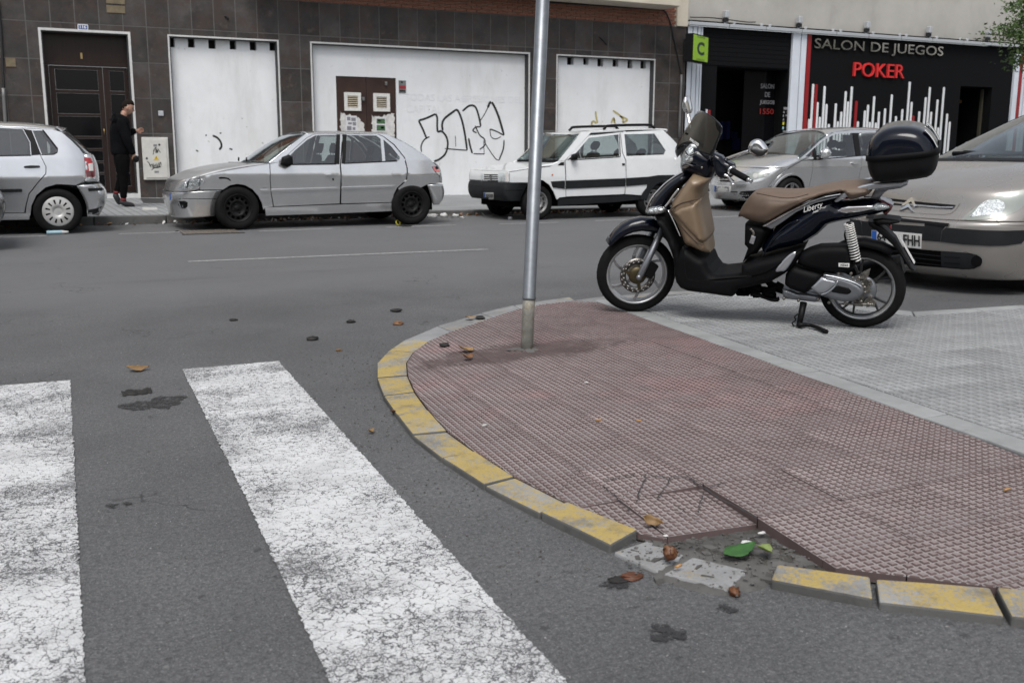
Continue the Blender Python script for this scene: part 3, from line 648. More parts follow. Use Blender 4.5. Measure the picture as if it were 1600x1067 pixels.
# bedding mortar under the tiles and the dirt of the gap
mb = MB(); R2 = hull([(p.x, p.y) for p in JI] + [(p.x, p.y) for p in RI] + [(8.0, .5), (8.0, 4.1), (2.6, .5)])
bed_in = clip_poly([(1.0, .5), (4.9, .5), (4.9, 5.7), (1.0, 5.7)], inset_region(RED, -.01))
mb.add([(x, y, ramp_z(x, y) - .026) for x, y in bed_in], [list(range(len(bed_in)))])
gb = [(xr(.5), .5), (8.0, .5), (8.0, 4.1), (4.85, 4.3), (4.25, 5.66), (xr(5.66), 5.66)]
mb.add([(x, y, .09) for x, y in gb], [list(range(len(gb)))])
mb.build('bedding', [MT['bedding']])['kind'] = 'structure'
sheet('grey_pavement_beyond', [(7.61, -8), (40, -8), (40, 3.9), (7.61, 4.1)], .105, MT['grey_tile'])
# rubble and grit spread through the gap in the kerb
mb = MB(); rn = random.Random(11)
P, T, L = cdt_fill([(p.x, p.y) for p in (gp(u, v, .02) for u, v in ((965, 852), (1012, 826), (1060, 812), (1120, 822), (1190, 800), (1300, 872), (1300, 890), (1212, 884), (1204, 910), (1120, 922), (1050, 905), (1000, 880)))], (), .018)
dd = polydist(P, L[0])
mb.add([(p[0], p[1], -.004 + min(d * .25, .006) + rn.uniform(0, .010) * min(1, d * 40)) for p, d in zip(P, dd)], T, 0, True)
for k in range(46):                     # broken bits of mortar and concrete
    c = gp(rn.choice((1000, 1030, 1080, 1100, 1130, 1180, 1210, 1240, 1150, 1195)) + rn.gauss(0, 12), rn.choice((838, 846, 852, 862, 880, 895, 905, 868)) + rn.gauss(0, 6), .006); r = rn.uniform(.005, .017); R_ = Matrix.Rotation(rn.uniform(0, 3), 3, 'Z') @ Matrix.Rotation(rn.uniform(-.4, .4), 3, 'X')
    mb.obox(c, R_ @ Vector((r, rn.uniform(-.3, .3) * r, 0)), R_ @ Vector((0, r * rn.uniform(.5, .9), 0)), R_ @ Vector((rn.uniform(-.3, .3) * r * .4, 0, r * .45)))
o = mb.build('rubble', MT['rubble']); o['kind'] = 'stuff'
mb = MB(); ctr = [gp(u, v, .02) for u, v in ((1010, 848), (1040, 850), (1075, 835), (1110, 850), (1150, 870), (1180, 890), (1090, 900), (1000, 865), (1200, 850), (1240, 868))]
for k in range(420):
    c = rn.choice(ctr); x, y = c.x + rn.gauss(0, .07), c.y + rn.gauss(0, .06); r = rn.uniform(.0015, .005) * (1.9 if rn.random() < .05 else 1)
    mb.sphere((x, y, .011 + r * .3), r, 0, 4, (1, rn.uniform(.6, 1.3), .6))
for k in range(500):                    # grit blown against the kerb and over the asphalt
    i = rn.randrange(4, len(JO)); c = JO[i]; x, y = c.x - abs(rn.gauss(0, .22)), c.y - rn.gauss(0, .25); r = rn.uniform(.0012, .004); mb.sphere((x, y, r * .5), r, 0, 4)
for k in range(1500):                   # loose chips and specks all over the asphalt
    x, y = rn.uniform(-.4, 1.5), rn.uniform(1.6, 6.5)
    if rn.random() < .5: x, y = rn.uniform(-.5, 2.4), rn.uniform(1.2, 2.4)
    if x > 1.25 and y > 1.9: continue
    r = rn.uniform(.0008, .0024); mb.sphere((x, y, r * .5), r, rn.choice((0, 0, 1)), 3)
o = mb.build('grit', [MT['rubble'], MT['strip_concrete']]); o['kind'] = 'stuff'

# ------------------------------------------------ far pavement
FY = 21.7; KY = 15.75
farz = lambda x: max(.045, min(.12, .12 - .0085 * (x - 2.5)))
mb = MB(); xs = [-40, -6, 0, 2.5, 5, 7.5, 10, 12, 16, 40]
for a, b in zip(xs, xs[1:]):
    mb.add([(a, KY + .15, farz(a)), (b, KY + .15, farz(b)), (b, FY + .3, farz(b)), (a, FY + .3, farz(a))], [(0, 1, 2, 3)])
struct('far_pavement', mb, MT['far_paving'])
fk = thing('far_kerb', None, None); fk['kind'] = 'structure'
x = -8.0
while x < 22:
    b = x + 1.0; mb = MB(); za, zb = farz(x) + .004, farz(b) + .004; y0, y1 = KY + random.uniform(-.006, .006), KY + .148
    v = [(x + .006, y0, -.02), (b - .006, y0, -.02), (b - .006, y1, -.02), (x + .006, y1, -.02), (x + .006, y0, za), (b - .006, y0, zb), (b - .006, y1, zb), (x + .006, y1, za)]
    mb.add(v, [(4, 5, 6, 7), (0, 1, 5, 4), (1, 2, 6, 5), (3, 0, 4, 7)]); bevel(mb.build('kerb_stone', MT['far_kerb'], fk), .015, 2); x = b

# ================================================================== TILED BUILDING
bld = thing('tiled_building', 'dark slate-tiled building with a brown doorway and three whitewashed bricked-up openings', 'building', (8, FY, 0))
TX = lambda k: .872 + .429 * k + .000394 * k * k
HZ = [.02, .70, 1.39, 2.075, 2.757, 3.442, 4.128]
DOOR = (.69, 2.24, .21, 3.285); P1 = (3.01, 5.16, .02, 3.29); P2 = (5.89, 11.03, .02, 3.29); P3 = (11.8, 14.53, .02, 3.29)
OPEN = [DOOR, P1, P2, P3]; STONE = (11.03, 11.8, .02, 1.56)
def rect_sub(rs, o):
    out = []
    for r in rs:
        x0, x1, z0, z1 = r; a0, a1, c0, c1 = max(x0, o[0]), min(x1, o[1]), max(z0, o[2]), min(z1, o[3])
        if a0 >= a1 or c0 >= c1: out.append(r); continue
        if x0 < a0: out.append((x0, a0, z0, z1))
        if a1 < x1: out.append((a1, x1, z0, z1))
        if z0 < c0: out.append((a0, a1, z0, c0))
        if c1 < z1: out.append((a0, a1, c1, z1))
    return out
proto = {}
for k in range(-7, 34):
    x0, x1 = TX(k), min(TX(k + 1), 15.46)
    for j in range(6):
        rs = [(x0 + .009, x1 - .009, HZ[j] + .009, HZ[j + 1] - .009)]
        for o in OPEN + [STONE]: rs = rect_sub(rs, o)
        rs = [r for r in rs if r[1] - r[0] > .02 and r[3] - r[2] > .02]
        if not rs: continue
        mb = MB()
        for r in rs: mb.box(r[0], r[1], FY + random.uniform(-.001, .001), FY + .02, r[2], r[3])
        mb.build('facade_tile', MT['slate_tile'], bld)
mb = MB(); rs = [(-30, 15.47, -.05, 4.13)]
for o in OPEN: rs = rect_sub(rs, (o[0], o[1], -.06 if o[2] < .1 else o[2], o[3]))
for r in rs: mb.box(r[0], r[1], FY + .004, FY + .3, r[2], r[3])
mb.build('wall', MT['mortar'], bld)
mb = MB()                                # reveals lining the openings
for x0, x1, z0, z1 in OPEN:
    mb.box(x0 + .002, x0 + .02, FY + .005, FY + .32, z0, z1); mb.box(x1 - .02, x1 - .002, FY + .005, FY + .32, z0, z1); mb.box(x0 + .02, x1 - .02, FY + .005, FY + .32, z1 - .02, z1 - .002)
mb.build('reveal', MT['reveal'], bld)
def frame(o, w, bottom=False):
    x0, x1, z0, z1 = o; mb = MB(); y0, y1 = FY - .012, FY + .03
    mb.box(x0 - w, x0, y0, y1, z0, z1 + w); mb.box(x1, x1 + w, y0, y1, z0, z1 + w); mb.box(x0, x1, y0, y1, z1, z1 + w)
    if bottom: mb.box(x0 - w, x1 + w, y0 - .02, y1 + .3, z0 - .09, z0)
    mb.build('opening_frame', MT['white_trim'], bld)
frame(DOOR, .045, True); frame(P1, .03); frame(P2, .035); frame(P3, .03)
# whitewashed infill, with square holes knocked along the top of the outer two
def infill(o, notches, depth=.15):
    x0, x1, z0, z1 = o; mb = MB(); rs = [(x0 + .02, x1 - .02, z0, z1 - .02)]
    for n in notches: rs = rect_sub(rs, n)
    for r in rs: mb.box(r[0], r[1], FY + depth, FY + depth + .14, r[2], r[3])
    p = mb.build('plaster_infill', MT['plaster'], bld)
    if notches: m2 = MB(); m2.box(x0, x1, FY + depth + .145, FY + depth + .6, z1 - .6, z1 + .1); m2.build('void', MT['void'], bld)
    return p
def px_notch(cx, y0, y1, w, o): a = yp(cx - w / 2, y0, FY + .15); b = yp(cx + w / 2, y1, FY + .15); return (a.x, b.x, b.z, o[3])
infill(P1, [px_notch(250 + x / 8, 60, y, w, P1) for x, y, w in ((153, 74.5, 8), (391, 75, 11.5), (651, 77, 12.5), (911, 78, 11), (1163, 79.5, 11.5), (1405, 80, 10))])
infill(P2, [(6.44, 7.81, .02, 2.65)])
infill(P3, [px_notch(860 + x / 8, 90, y, w, P3) for x, y, w in ((250, 102, 10), (444, 102, 8), (625, 104.5, 9), (815, 105, 9), (996, 107.5, 7.5), (1163, 108, 8.5))])
# brick courses above the tiles
mb = MB(); z = 4.135; r = 0; rn = random.Random(2)
while z < 5.6:
    x = 2.0 - (.13 if r % 2 else 0)
    while x < 15.0: mb.box(x, min(x + .245, 15.14), FY - .012 + rn.uniform(-.003, .003), FY + .06, z, z + .052); x += .257
    z += .0665; r += 1
o = mb.build('brickwork', MT['brick'], bld); o['kind'] = 'stuff'
mb = MB(); mb.box(-30, 15.47, FY + .02, FY + .35, 4.132, 9.0); mb.box(15.15, 15.47, FY - .05, FY + .3, 4.14, 9.0, 1); mb.build('upper_wall', [MT['cream_stucco'], MT['cream_stucco']], bld)
mb = MB(); mb.box(4.5, 14.75, FY - .75, FY - .02, 4.5, 4.68); mb.box(4.5, 14.75, FY - .75, FY - .65, 4.68, 5.6); bevel(mb.build('balcony', MT['cream_stucco'], bld), .01)
# stone patch between the second and third opening
mb = MB(); rn = random.Random(4); z = .02
while z < 1.54:
    x = 11.07; h = rn.uniform(.12, .26); h = min(h, 1.55 - z)
    while x < 11.74:
        w_ = min(rn.uniform(.16, .36), 11.765 - x); mb.box(x + .006, x + w_ - .006, FY - rn.uniform(.0, .03), FY + .012, z + .006, z + h - .006); x += w_
    z += h
o = bevel(mb.build('stone_cladding', MT['stone_patch'], bld), .015)
# doorway 116
mb = MB(); x0, x1, z0, z1 = DOOR; yd = FY + .27
F_ = lambda u, v: yp(u, v, yd)
zt, zr = F_(130, 98).z, F_(130, 104).z
dl = [F_(76, 110).x, F_(85, 110).x, F_(152, 110).x, F_(160, 110).x, F_(170, 110).x, F_(193, 110).x]
pane_rows = [F_(110, y).z for y in (109, 141, 146, 178, 182, 213, 217, 232, 236, 252, 255, 270, 273, 292)]
mb.box(x0 + .02, x1 - .02, yd - .03, yd + .05, zt, z1 - .02); mb.build('transom_panel', MT['door_wood'], bld)
mb = MB(); mb.box(x0 + .02, x1 - .02, yd - .06, yd, zr, zt - .003); mb.box(x0 + .02, dl[0], yd - .05, yd + .04, z0, zr - .003); mb.box(dl[5] + .06, x1 - .02, yd - .05, yd + .04, z0, zr - .003); mb.build('door_frame', MT['door_wood'], bld)
def leaf_door(xa, xb, pa, pb):
    mb = MB(); rows = pane_rows
    mb.box(xa, pa, yd - .03, yd + .03, z0 + .01, zr - .006); mb.box(pb, xb, yd - .03, yd + .03, z0 + .01, zr - .006); mb.box(pa, pb, yd - .03, yd + .03, rows[0], zr - .006); mb.box(pa, pb, yd - .03, yd + .03, z0 + .01, rows[-1])
    for i in range(1, len(rows) - 1, 2): mb.box(pa, pb, yd - .03, yd + .03, rows[i + 1], rows[i])
    d = bevel(mb.build('door_leaf', MT['door_wood'], bld), .006)
    for i in range(0, len(rows), 2): m = MB(); m.box(pa + .003, pb - .003, yd - .006, yd + .006, rows[i + 1] + .003, rows[i] - .003); m.build('pane', MT['shop_glass'], d)
    return d
leaf_door(dl[0] + .004, dl[3] - .003, dl[1], dl[2])
d2 = leaf_door(dl[3] + .003, dl[5] + .056, dl[4], dl[5])
m = MB(); p = F_(164, 206); m.tube([(p.x - .02, yd - .03, p.z - .05), (p.x - .02, yd - .08, p.z - .05), (p.x - .02, yd - .08, p.z + .05), (p.x - .02, yd - .03, p.z + .05)], .01); m.build('handle', MT['brass'], d2)
m = MB(); p = F_(127, 88); m.box(p.x - .018, p.x + .018, yd - .045, yd - .031, p.z - .055, p.z + .055); m.build('door_plate', MT['brass'], bld)
# louvred metal doors in the long infill, with their posters
yb = FY + .17; mb = MB(); G_ = lambda u, v, dy=0.0: yp(u, v, yb + dy)
doors = []
for xa, xb in ((6.445, 7.12), (7.128, 7.805)):
    m = MB(); m.box(xa, xb, yb, yb + .05, .03, 2.645); doors.append(bevel(m.build('door_leaf', MT['brown_door'], bld, ), .005))
for dleaf, (u0, v0, u1, v1) in zip(doors, ((537, 144.5, 564, 174), (582.5, 146, 609, 175))):
    a, b = G_(u0, v0), G_(u1, v1); m = MB(); fw = .075
    m.box(a.x, a.x + fw, yb - .035, yb - .002, b.z, a.z); m.box(b.x - fw, b.x, yb - .035, yb - .002, b.z, a.z); m.box(a.x + fw, b.x - fw, yb - .035, yb - .002, b.z, b.z + fw); m.box(a.x + fw, b.x - fw, yb - .035, yb - .002, a.z - fw, a.z)
    v = bevel(m.build('vent', MT['vent_frame'], dleaf), .004)
    m = MB(); m.box(a.x + fw, b.x - fw, yb - .004, yb - .002, b.z + fw, a.z - fw); m.build('vent_void', MT['void'], dleaf)
    zz = b.z + fw + .02
    for k in range(6):
        m = MB(); hh = (a.z - b.z - 2 * fw) / 6; z_ = b.z + fw + hh * k; m.obox((.5 * (a.x + b.x), yb - .018, z_ + hh * .45), ((b.x - a.x) / 2 - fw - .003, 0, 0), (0, .009, .007), (0, -.003, .004)); m.build('slat', MT['vent_slat'], v if False else dleaf)
for dleaf, pts in zip(doors, (((531, 176), (533, 222), (570, 222), (569, 196), (560, 184), (548, 182)), ((580, 182), (583, 222), (617, 222), (616, 178), (606, 178), (598, 183)))):
    rn = random.Random(8); P_ = densify([(G_(*q).x, G_(*q).z) for q in pts], .035); P_ = [(x + rn.gauss(0, .014), z + rn.gauss(0, .018)) for x, z in P_]; m = MB()
    pp, tt, _l = cdt_fill(P_, (), .08); m.add([(q[0], yb - .004 - rn.uniform(0, .003), q[1]) for q in pp], [t[::-1] for t in tt]); m.build('torn_paper', MT['torn_paper'], dleaf)
def poster(dleaf, u0, v0, u1, v1, blocks, col):
    a, b = G_(u0, v0, -.009), G_(u1, v1, -.009); m = MB(); m.box(a.x, b.x, yb - .0105, yb - .0085, b.z, a.z)
    for bx0, by0, bx1, by1, mi in blocks:
        W_, H_ = b.x - a.x, a.z - b.z; m.box(a.x + bx0 * W_, a.x + bx1 * W_, yb - .0118, yb - .0106, a.z - by1 * H_, a.z - by0 * H_, mi)
    m.build('poster', [MT['poster'], MT['grey_print'], MT['poster_green']], dleaf)
poster(doors[0], 540, 181, 558, 206, [(.12, .08, .42, .3, 1), (.5, .12, .9, .34, 1), (.2, .42, .55, .55, 1), (.62, .4, .92, .62, 1), (.1, .66, .5, .92, 1), (.6, .72, .85, .9, 1)], 0)
poster(doors[1], 587, 183, 603, 206, [(.08, .12, .92, .46, 2), (.08, .56, .92, .94, 2), (.2, .2, .5, .3, 1), (.5, .66, .8, .8, 1)], 0)
for u, v in ((603, 131), (567.5, 155)):
    a = G_(u, v, -.02); m = MB(); m.box(a.x - .025, a.x + .025, yb - .05, yb - .002, a.z - .04, a.z + .04); bevel(m.build('lock', MT['steel_grey'], doors[1 if u > 580 else 0]), .006)
# alarm notice
a, b = yp(623, 126, FY + .14), yp(634.5, 146, FY + .14); m = MB(); m.box(a.x, b.x, FY + .138, FY + .149, b.z, a.z)
hgt = a.z - b.z; m.box(a.x + .004, b.x - .004, FY + .136, FY + .1385, b.z + hgt * .34, b.z + hgt * .58, 1); m.box(a.x + .05, a.x + .095, FY + .136, FY + .1385, b.z + hgt * .78, b.z + hgt * .93, 2); m.box(a.x + .015, b.x - .02, FY + .136, FY + .1385, b.z + hgt * .1, b.z + hgt * .24, 2)
m.build('alarm_notice', [MT['steel_grey'], MT['alarm_red'], MT['black_ink']], bld)
# house number 116
a, b = yp(121, 38, FY - .012), yp(138, 48, FY - .012); m = MB(); m.prism(roundpoly([(a.x, b.z), (b.x, b.z), (b.x, a.z), (a.x, a.z)], .02), lambda x, z, h: (x, FY - .014 + h, z), .012, 1)
m.prism(roundpoly([(a.x + .014, b.z + .014), (b.x - .014, b.z + .014), (b.x - .014, a.z - .014), (a.x + .014, a.z - .014)], .012), lambda x, z, h: (x, FY - .0165 + h, z), .002, 0)
text_on(m, '116', (a.x + .04, FY - .0165, b.z + .03), (1, 0, 0), (0, 0, 1), .06, .11, .002, 1, bold=.02)
m.build('number_plate', [MT['sign_blue'], MT['sign_white']], bld)
# small tan tiles, socket
m = MB()
for u0, v0, u1, v1 in ((165.5, -4, 195.5, 7.5), (166, 8.2, 196, 21.5), (8, 91, 25, 105)):
    a, b = yp(u0, v0, FY - .01), yp(u1, v1, FY - .01); m = MB(); m.box(a.x, b.x, FY - .012, FY - .0015, b.z, a.z); m.build('tan_plate', simple('tan_tile', (.16, .125, .075), .6, vary=(8, .7, 1.2)).m if 'tan_tile' not in MT else MT['tan_tile'], bld)
a = yp(251.5, 177.5, FY - .02); m = MB(); m.box(a.x - .05, a.x + .05, FY - .03, FY - .0015, a.z - .05, a.z + .05); bevel(m.build('socket_box', MT['beam_grey'], bld), .008)
# cables and conduits on the wall
def cable(pts, Y, r, mat, name): m = MB(); m.tube([Vector((q[0], Y, q[2])) for q in catmull([tuple(yp(u, v, Y)) for u, v in pts], 5)], r, 6); m.build(name, MT[mat], bld)
cable([(-3, 0), (2, 60), (5, 120), (6, 140)], FY - .03, .02, 'cable', 'cable'); cable([(5, 138), (9, 200)], FY - .04, .035, 'conduit', 'conduit')
cable([(840, 3), (900, 7), (1000, 13), (1033, 14), (1046, 32), (1055, 70), (1062, 105), (1065, 118)], FY - .03, .018, 'cable', 'cable'); cable([(1065, 117), (1061, 215)], FY - .04, .035, 'conduit', 'conduit')
cable([(936, 58), (941, 62), (948, 70)], FY - .02, .012, 'cable', 'cable')
cable([(351, 25), (357, 30)], FY - .02, .02, 'cable', 'cable')
# spray-paint on the infills: ribbons lying on the plaster
def ribbon(m, pts, Y, wd, sm=True, mi=0):
    P_ = [yp(u, v, Y) for u, v in pts]; P_ = [Vector(q) for q in (catmull([tuple(p) for p in P_], 5) if sm and len(P_) > 2 else P_)]; V = []
    for i, p in enumerate(P_):
        t = (P_[min(i + 1, len(P_) - 1)] - P_[max(i - 1, 0)]); t.y = 0; t.normalize(); n = Vector((-t.z, 0, t.x)) * wd * .5 * (1 if 0 < i < len(P_) - 1 else .6); V += [p - n, p + n]
    m.add(V, [(2 * i, 2 * i + 1, 2 * i + 3, 2 * i + 2) for i in range(len(P_) - 1)], mi)
G3 = lambda x, y: (480 + x / 4.2105, 50 + y / 4.2105)
m = MB(); Yg = FY + .146
for wd, pts in ((.045, [(785, 700), (760, 640), (733, 585)]), (.045, [(733, 585), (790, 566), (845, 540)]), (.045, [(845, 540), (855, 565), (855, 620), (858, 660)]), (.045, [(858, 660), (885, 655), (915, 690), (925, 740), (910, 800), (870, 838), (835, 852)]), (.03, [(805, 690), (770, 710), (750, 750), (752, 790)]),
                (.05, [(892, 650), (888, 610), (905, 570), (980, 512)]), (.05, [(975, 512), (995, 525), (1020, 590), (1040, 690), (1052, 778)]), (.025, [(1052, 780), (1000, 776), (905, 768)]), (.025, [(975, 685), (977, 755)]),
                (.045, [(1022, 522), (1060, 490), (1090, 483)]), (.045, [(1085, 482), (1110, 500), (1130, 560), (1142, 622)]), (.03, [(1142, 625), (1110, 628), (1090, 650), (1115, 665)]), (.03, [(1105, 618), (1135, 680), (1165, 705), (1168, 745), (1135, 775)]), (.045, [(1062, 700), (1072, 750), (1086, 800)]), (.04, [(1095, 802), (1165, 804)]), (.025, [(1165, 804), (1160, 715)]),
                (.02, [(1135, 590), (1165, 545), (1188, 500)]), (.055, [(1187, 500), (1205, 465), (1225, 480), (1260, 560), (1295, 680)]), (.03, [(1295, 682), (1245, 655), (1202, 640)]), (.02, [(1202, 640), (1210, 690), (1240, 705), (1275, 690)]), (.035, [(1295, 712), (1290, 770), (1262, 845)]), (.02, [(1262, 845), (1240, 835), (1200, 780), (1165, 725)])):
    ribbon(m, [G3(*q) for q in pts], Yg, wd)
m.build('graffiti', MT['black_ink'], bld)
G5 = lambda x, y: (860 + x / 8, 60 + y / 8); m = MB()
for pts in ([(510, 1060), (540, 1040), (575, 1064)], [(565, 915), (572, 980), (590, 1064)], [(760, 1062), (790, 1000), (800, 1064)], [(780, 905), (860, 960), (905, 1010), (905, 1060)], [(870, 975), (930, 1000), (960, 1025), (905, 1058)], [(520, 1055), (516, 1090), (545, 1100)], [(680, 1090), (690, 1110)], [(800, 1000), (812, 1080)]): ribbon(m, [G5(*q) for q in pts], Yg, .05)
m.build('graffiti', MT['ochre_ink'], bld)
G2 = lambda x, y: (200 + x / 8, 180 + y / 8); m = MB()
for wd, pts in ((.04, [(1058, 258), (1110, 280), (1155, 330), (1168, 390), (1142, 435)]), (.05, [(968, 252), (985, 255)]), (.04, [(1145, 228), (1168, 226)]), (.04, [(850, 440), (878, 455)]), (.045, [(1268, 420), (1305, 432)])): m = MB(); ribbon(m, [G2(*q) for q in pts], Yg, wd); m.build('paint_mark', MT['black_ink'], bld)
for k_, (t_, p_, h_, w_) in enumerate((('TODAS LAS AGRESIONES DEL', yp(632, 157, Yg), .15, 2.95), ('CAPITAL', yp(635, 176, Yg), .17, .85))):      # ghost of an older slogan
    m = MB(); text_on(m, t_, (p_.x, Yg, p_.z), (1, 0, 0), (0, 0, 1), h_, w_, .001); m.build('faded_writing', MT['faint_ink'], bld)

# electric cabinet by the door
a, b = yp(221, 214.5, FY - .06), yp(266, 281, FY - .06)
cab = thing('electric_cabinet', 'white metal electric cabinet with a yellow warning triangle and scribbled tags, beside the brown doorway', 'cabinet', (a.x, FY, b.z))
m = MB(); m.box(a.x, b.x, FY - .06, FY - .002, b.z, a.z); bevel(m.build('body', MT['cabinet'], cab), .01)
m = MB(); m.box(a.x + .04, b.x - .04, FY - .075, FY - .061, b.z + .04, a.z - .04); cd = bevel(m.build('door', MT['cabinet'], cab), .006)
G2f = lambda x, y: (200 + x / 8, 180 + y / 8)
m = MB(); q = [yp(*G2f(*s), FY - .078) for s in ((318, 565), (390, 565), (353, 507))]; m.add([(p.x, FY - .0775, p.z) for p in q], [(0, 1, 2)]); m.build('warning_triangle', MT['warn_yellow'], cd)
m = MB(); Yg2 = FY - .0785
for wd, pts in ((.012, [(350, 405), (325, 430), (318, 480), (310, 495)]), (.02, [(345, 400), (352, 430), (360, 460)]), (.02, [(330, 440), (370, 440)]), (.014, [(370, 420), (390, 450), (408, 470)]), (.02, [(340, 460), (365, 468), (372, 440)]), (.012, [(240, 578), (262, 600), (280, 645)]), (.014, [(265, 600), (290, 655)]), (.012, [(280, 632), (300, 615), (308, 650)]), (.012, [(315, 605), (322, 650), (340, 620), (345, 645)]), (.012, [(350, 600), (365, 640), (385, 595)]), (.012, [(385, 640), (405, 590), (415, 630)]), (.012, [(292, 690), (330, 660), (415, 635)]), (.012, [(300, 655), (370, 658), (410, 645)]), (.02, [(352, 520), (350, 548)])): ribbon(m, [G2f(*q) for q in pts], Yg2, wd, True)
for q in ((235, 542), (391, 372)): p = yp(*G2f(*q), Yg2); m.lathe([(.022, 0), (.0, 0)], (p.x, Yg2, p.z), (0, -1, 0), 8, 0, False)
m.build('scribble', MT['black_ink'], cd)
m = MB()
for s in ((318, 365, 362, 395), (332, 698, 385, 724)): p, q = yp(*G2f(s[0], s[3]), Yg2), yp(*G2f(s[2], s[1]), Yg2); m.box(p.x, q.x, FY - .0775, FY - .0757, p.z, q.z)
m.build('label_plate', MT['grey_print'], cd)
# ================================================================== GAMING HALL
sal = thing('gaming_hall', 'black gaming hall front lettered SALON DE JUEGOS POKER under a bare concrete wall', 'shop', (21, FY, 0))
SX0, SX1 = 15.49, 27.9; SY = FY
mb = MB(); mb.box(SX0, 40, SY + .02, SY + .4, 4.31, 10); mb.build('upper_wall', MT['concrete_wall'], sal)
mb = MB(); mb.box(SX0, SX0 + .06, SY - .02, SY + .4, -.05, 4.3); mb.box(SX0 + .06, 16.5, SY + .05, SY + .35, -.05, 4.18); mb.box(16.5, 18.85, SY + .06, SY + .35, 3.22, 4.18); mb.box(18.85, 19.4, SY + .05, SY + .35, -.05, 4.18); mb.box(19.4, 25.4, SY + .05, SY + .35, -.05, 4.18); mb.box(25.4, 26.75, SY + .05, SY + .35, 3.0, 4.18); mb.box(26.75, 40, SY + .05, SY + .35, -.05, 4.3)
mb.build('wall', MT['shop_charcoal'], sal)
for k in range(8):                        # horizontal cladding boards above the entrance
    mb = MB(); z = 3.25 + k * .113; mb.box(16.0, 18.83, SY + .035, SY + .048, z, z + .105); mb.build('cladding_board', MT['shop_charcoal'], sal)
mb = MB(); mb.box(16.5, 18.85, SY + 1.6, SY + 1.65, -.05, 3.25); mb.box(16.45, 16.5, SY + .36, SY + 1.6, -.05, 3.25); mb.box(18.85, 18.9, SY + .36, SY + 1.6, -.05, 3.25); mb.box(16.5, 18.85, SY + .36, SY + 1.6, 3.22, 3.27); mb.build('lobby', MT['shop_black'], sal); mb = MB(); mb.box(25.3, 26.85, SY + 1.2, SY + 1.25, -.05, 3.1); mb.box(25.3, 25.4, SY + .36, SY + 1.2, -.05, 3.1); mb.box(26.75, 26.85, SY + .36, SY + 1.2, -.05, 3.1); mb.box(25.4, 26.75, SY + .36, SY + 1.2, 3.0, 3.1); mb.build('doorway_recess', MT['shop_black'], sal)
e = MB(); e.box(17.75, 18.84, SY + .5, SY + .52, .1, 3.2); e.build('door_pane', MT['shop_glass'], sal)
m = MB(); e = MB(); dn = MB(); S_ = lambda u, v, d=.5: yp(u, v, SY + d)
S6 = lambda x, y: (1100 + x / 8.206, 90 + y / 8.206)
for t_, x0, x1, yb_, yt_, mi in (('SALON', 725, 897, 398, 335, 0), ('DE', 778, 842, 508, 445, 0), ('JUEGOS', 712, 900, 612, 548, 0), ('1550', 712, 890, 728, 655, 1)):
    p, q, r = S_(*S6(x0, yb_), .48), S_(*S6(x1, yb_), .48), S_(*S6(x0, yt_), .48); text_on(m, t_, p, (1, 0, 0), (0, 0, 1), r.z - p.z, q.x - p.x, .01, mi, bold=.015)
m.build('door_lettering', [MT['dim_letter'], MT['dim_red']], sal)
m = MB()
rn = random.Random(5)
for k, (x, y, w_, h_) in enumerate(((1020, 640, 50, 30), (1015, 690, 18, 26), (1050, 690, 25, 18), (1010, 735, 14, 30), (1045, 735, 30, 20), (1010, 785, 16, 28), (1005, 828, 22, 38), (1045, 838, 14, 14), (1003, 888, 20, 34), (1045, 895, 12, 14), (1010, 940, 48, 16))):
    p, q = S_(*S6(x, y + h_), .05), S_(*S6(x + w_, y), .05); m.box(p.x, q.x, SY + .045, SY + .0495, p.z, q.z, (0, 0, 1, 0, 0, 0, 2, 1, 3, 1, 0)[k])
m.build('pictogram_panel', [MT['dim_letter'], MT['drab'], MT['tape_yellow'], MT['litter_blue']], sal)
for k in range(12):
    m = MB(); x = rn.uniform(17.0, 18.4); z = rn.uniform(.9, 1.6); m.box(x, x + rn.uniform(.05, .12), SY + 1.3, SY + 1.5, z, z + rn.uniform(.15, .5)); m.build('slot_screen', MT[rn.choice(['screen_blue', 'screen_blue', 'drab', 'brown_light'])], sal)
# white and red uprights
def bar(u0, u1, v, mat, name, y=.0, z0=.02, z1=4.17):
    a, b = yp(u0, v, SY + y), yp(u1, v, SY + y); m = MB(); m.box(a.x, b.x, SY + y, SY + .049, z0, z1); return bevel(m.build(name, MT[mat], sal), .006)
for u0, u1 in ((1240, 1252), (1253.6, 1261.6)): bar(u0, u1, 52, 'shop_white', 'upright', -.03)
bar(1262.8, 1268.8, 54, 'shop_red', 'upright', -.02, .02, 4.15)
for u0, u1 in ((1076, 1082.5), (1084, 1090), (1091.3, 1095.5), (1096.6, 1099)): bar(u0, u1, 42, 'shop_white', 'upright', -.04)
for u0, u1, mt_ in ((1588, 1595, 'shop_white'), (1595.6, 1600, 'shop_red'), (1600.7, 1604, 'shop_white'), (1605.5, 1611, 'shop_white')): bar(u0, u1, 90, mt_, 'upright', -.03, .02, 4.0)
m = MB(); a, b = yp(1118, 180, SY), yp(1124, 180, SY)
for u0, u1, v, mt_ in ((1103.5, 1105.8, 171, 'bar_white'), (1107.5, 1110.5, 172, 'shop_red')): bar(u0, u1, v, mt_, 'equalizer_bar', .02, .4, yp(u0, v, SY).z)
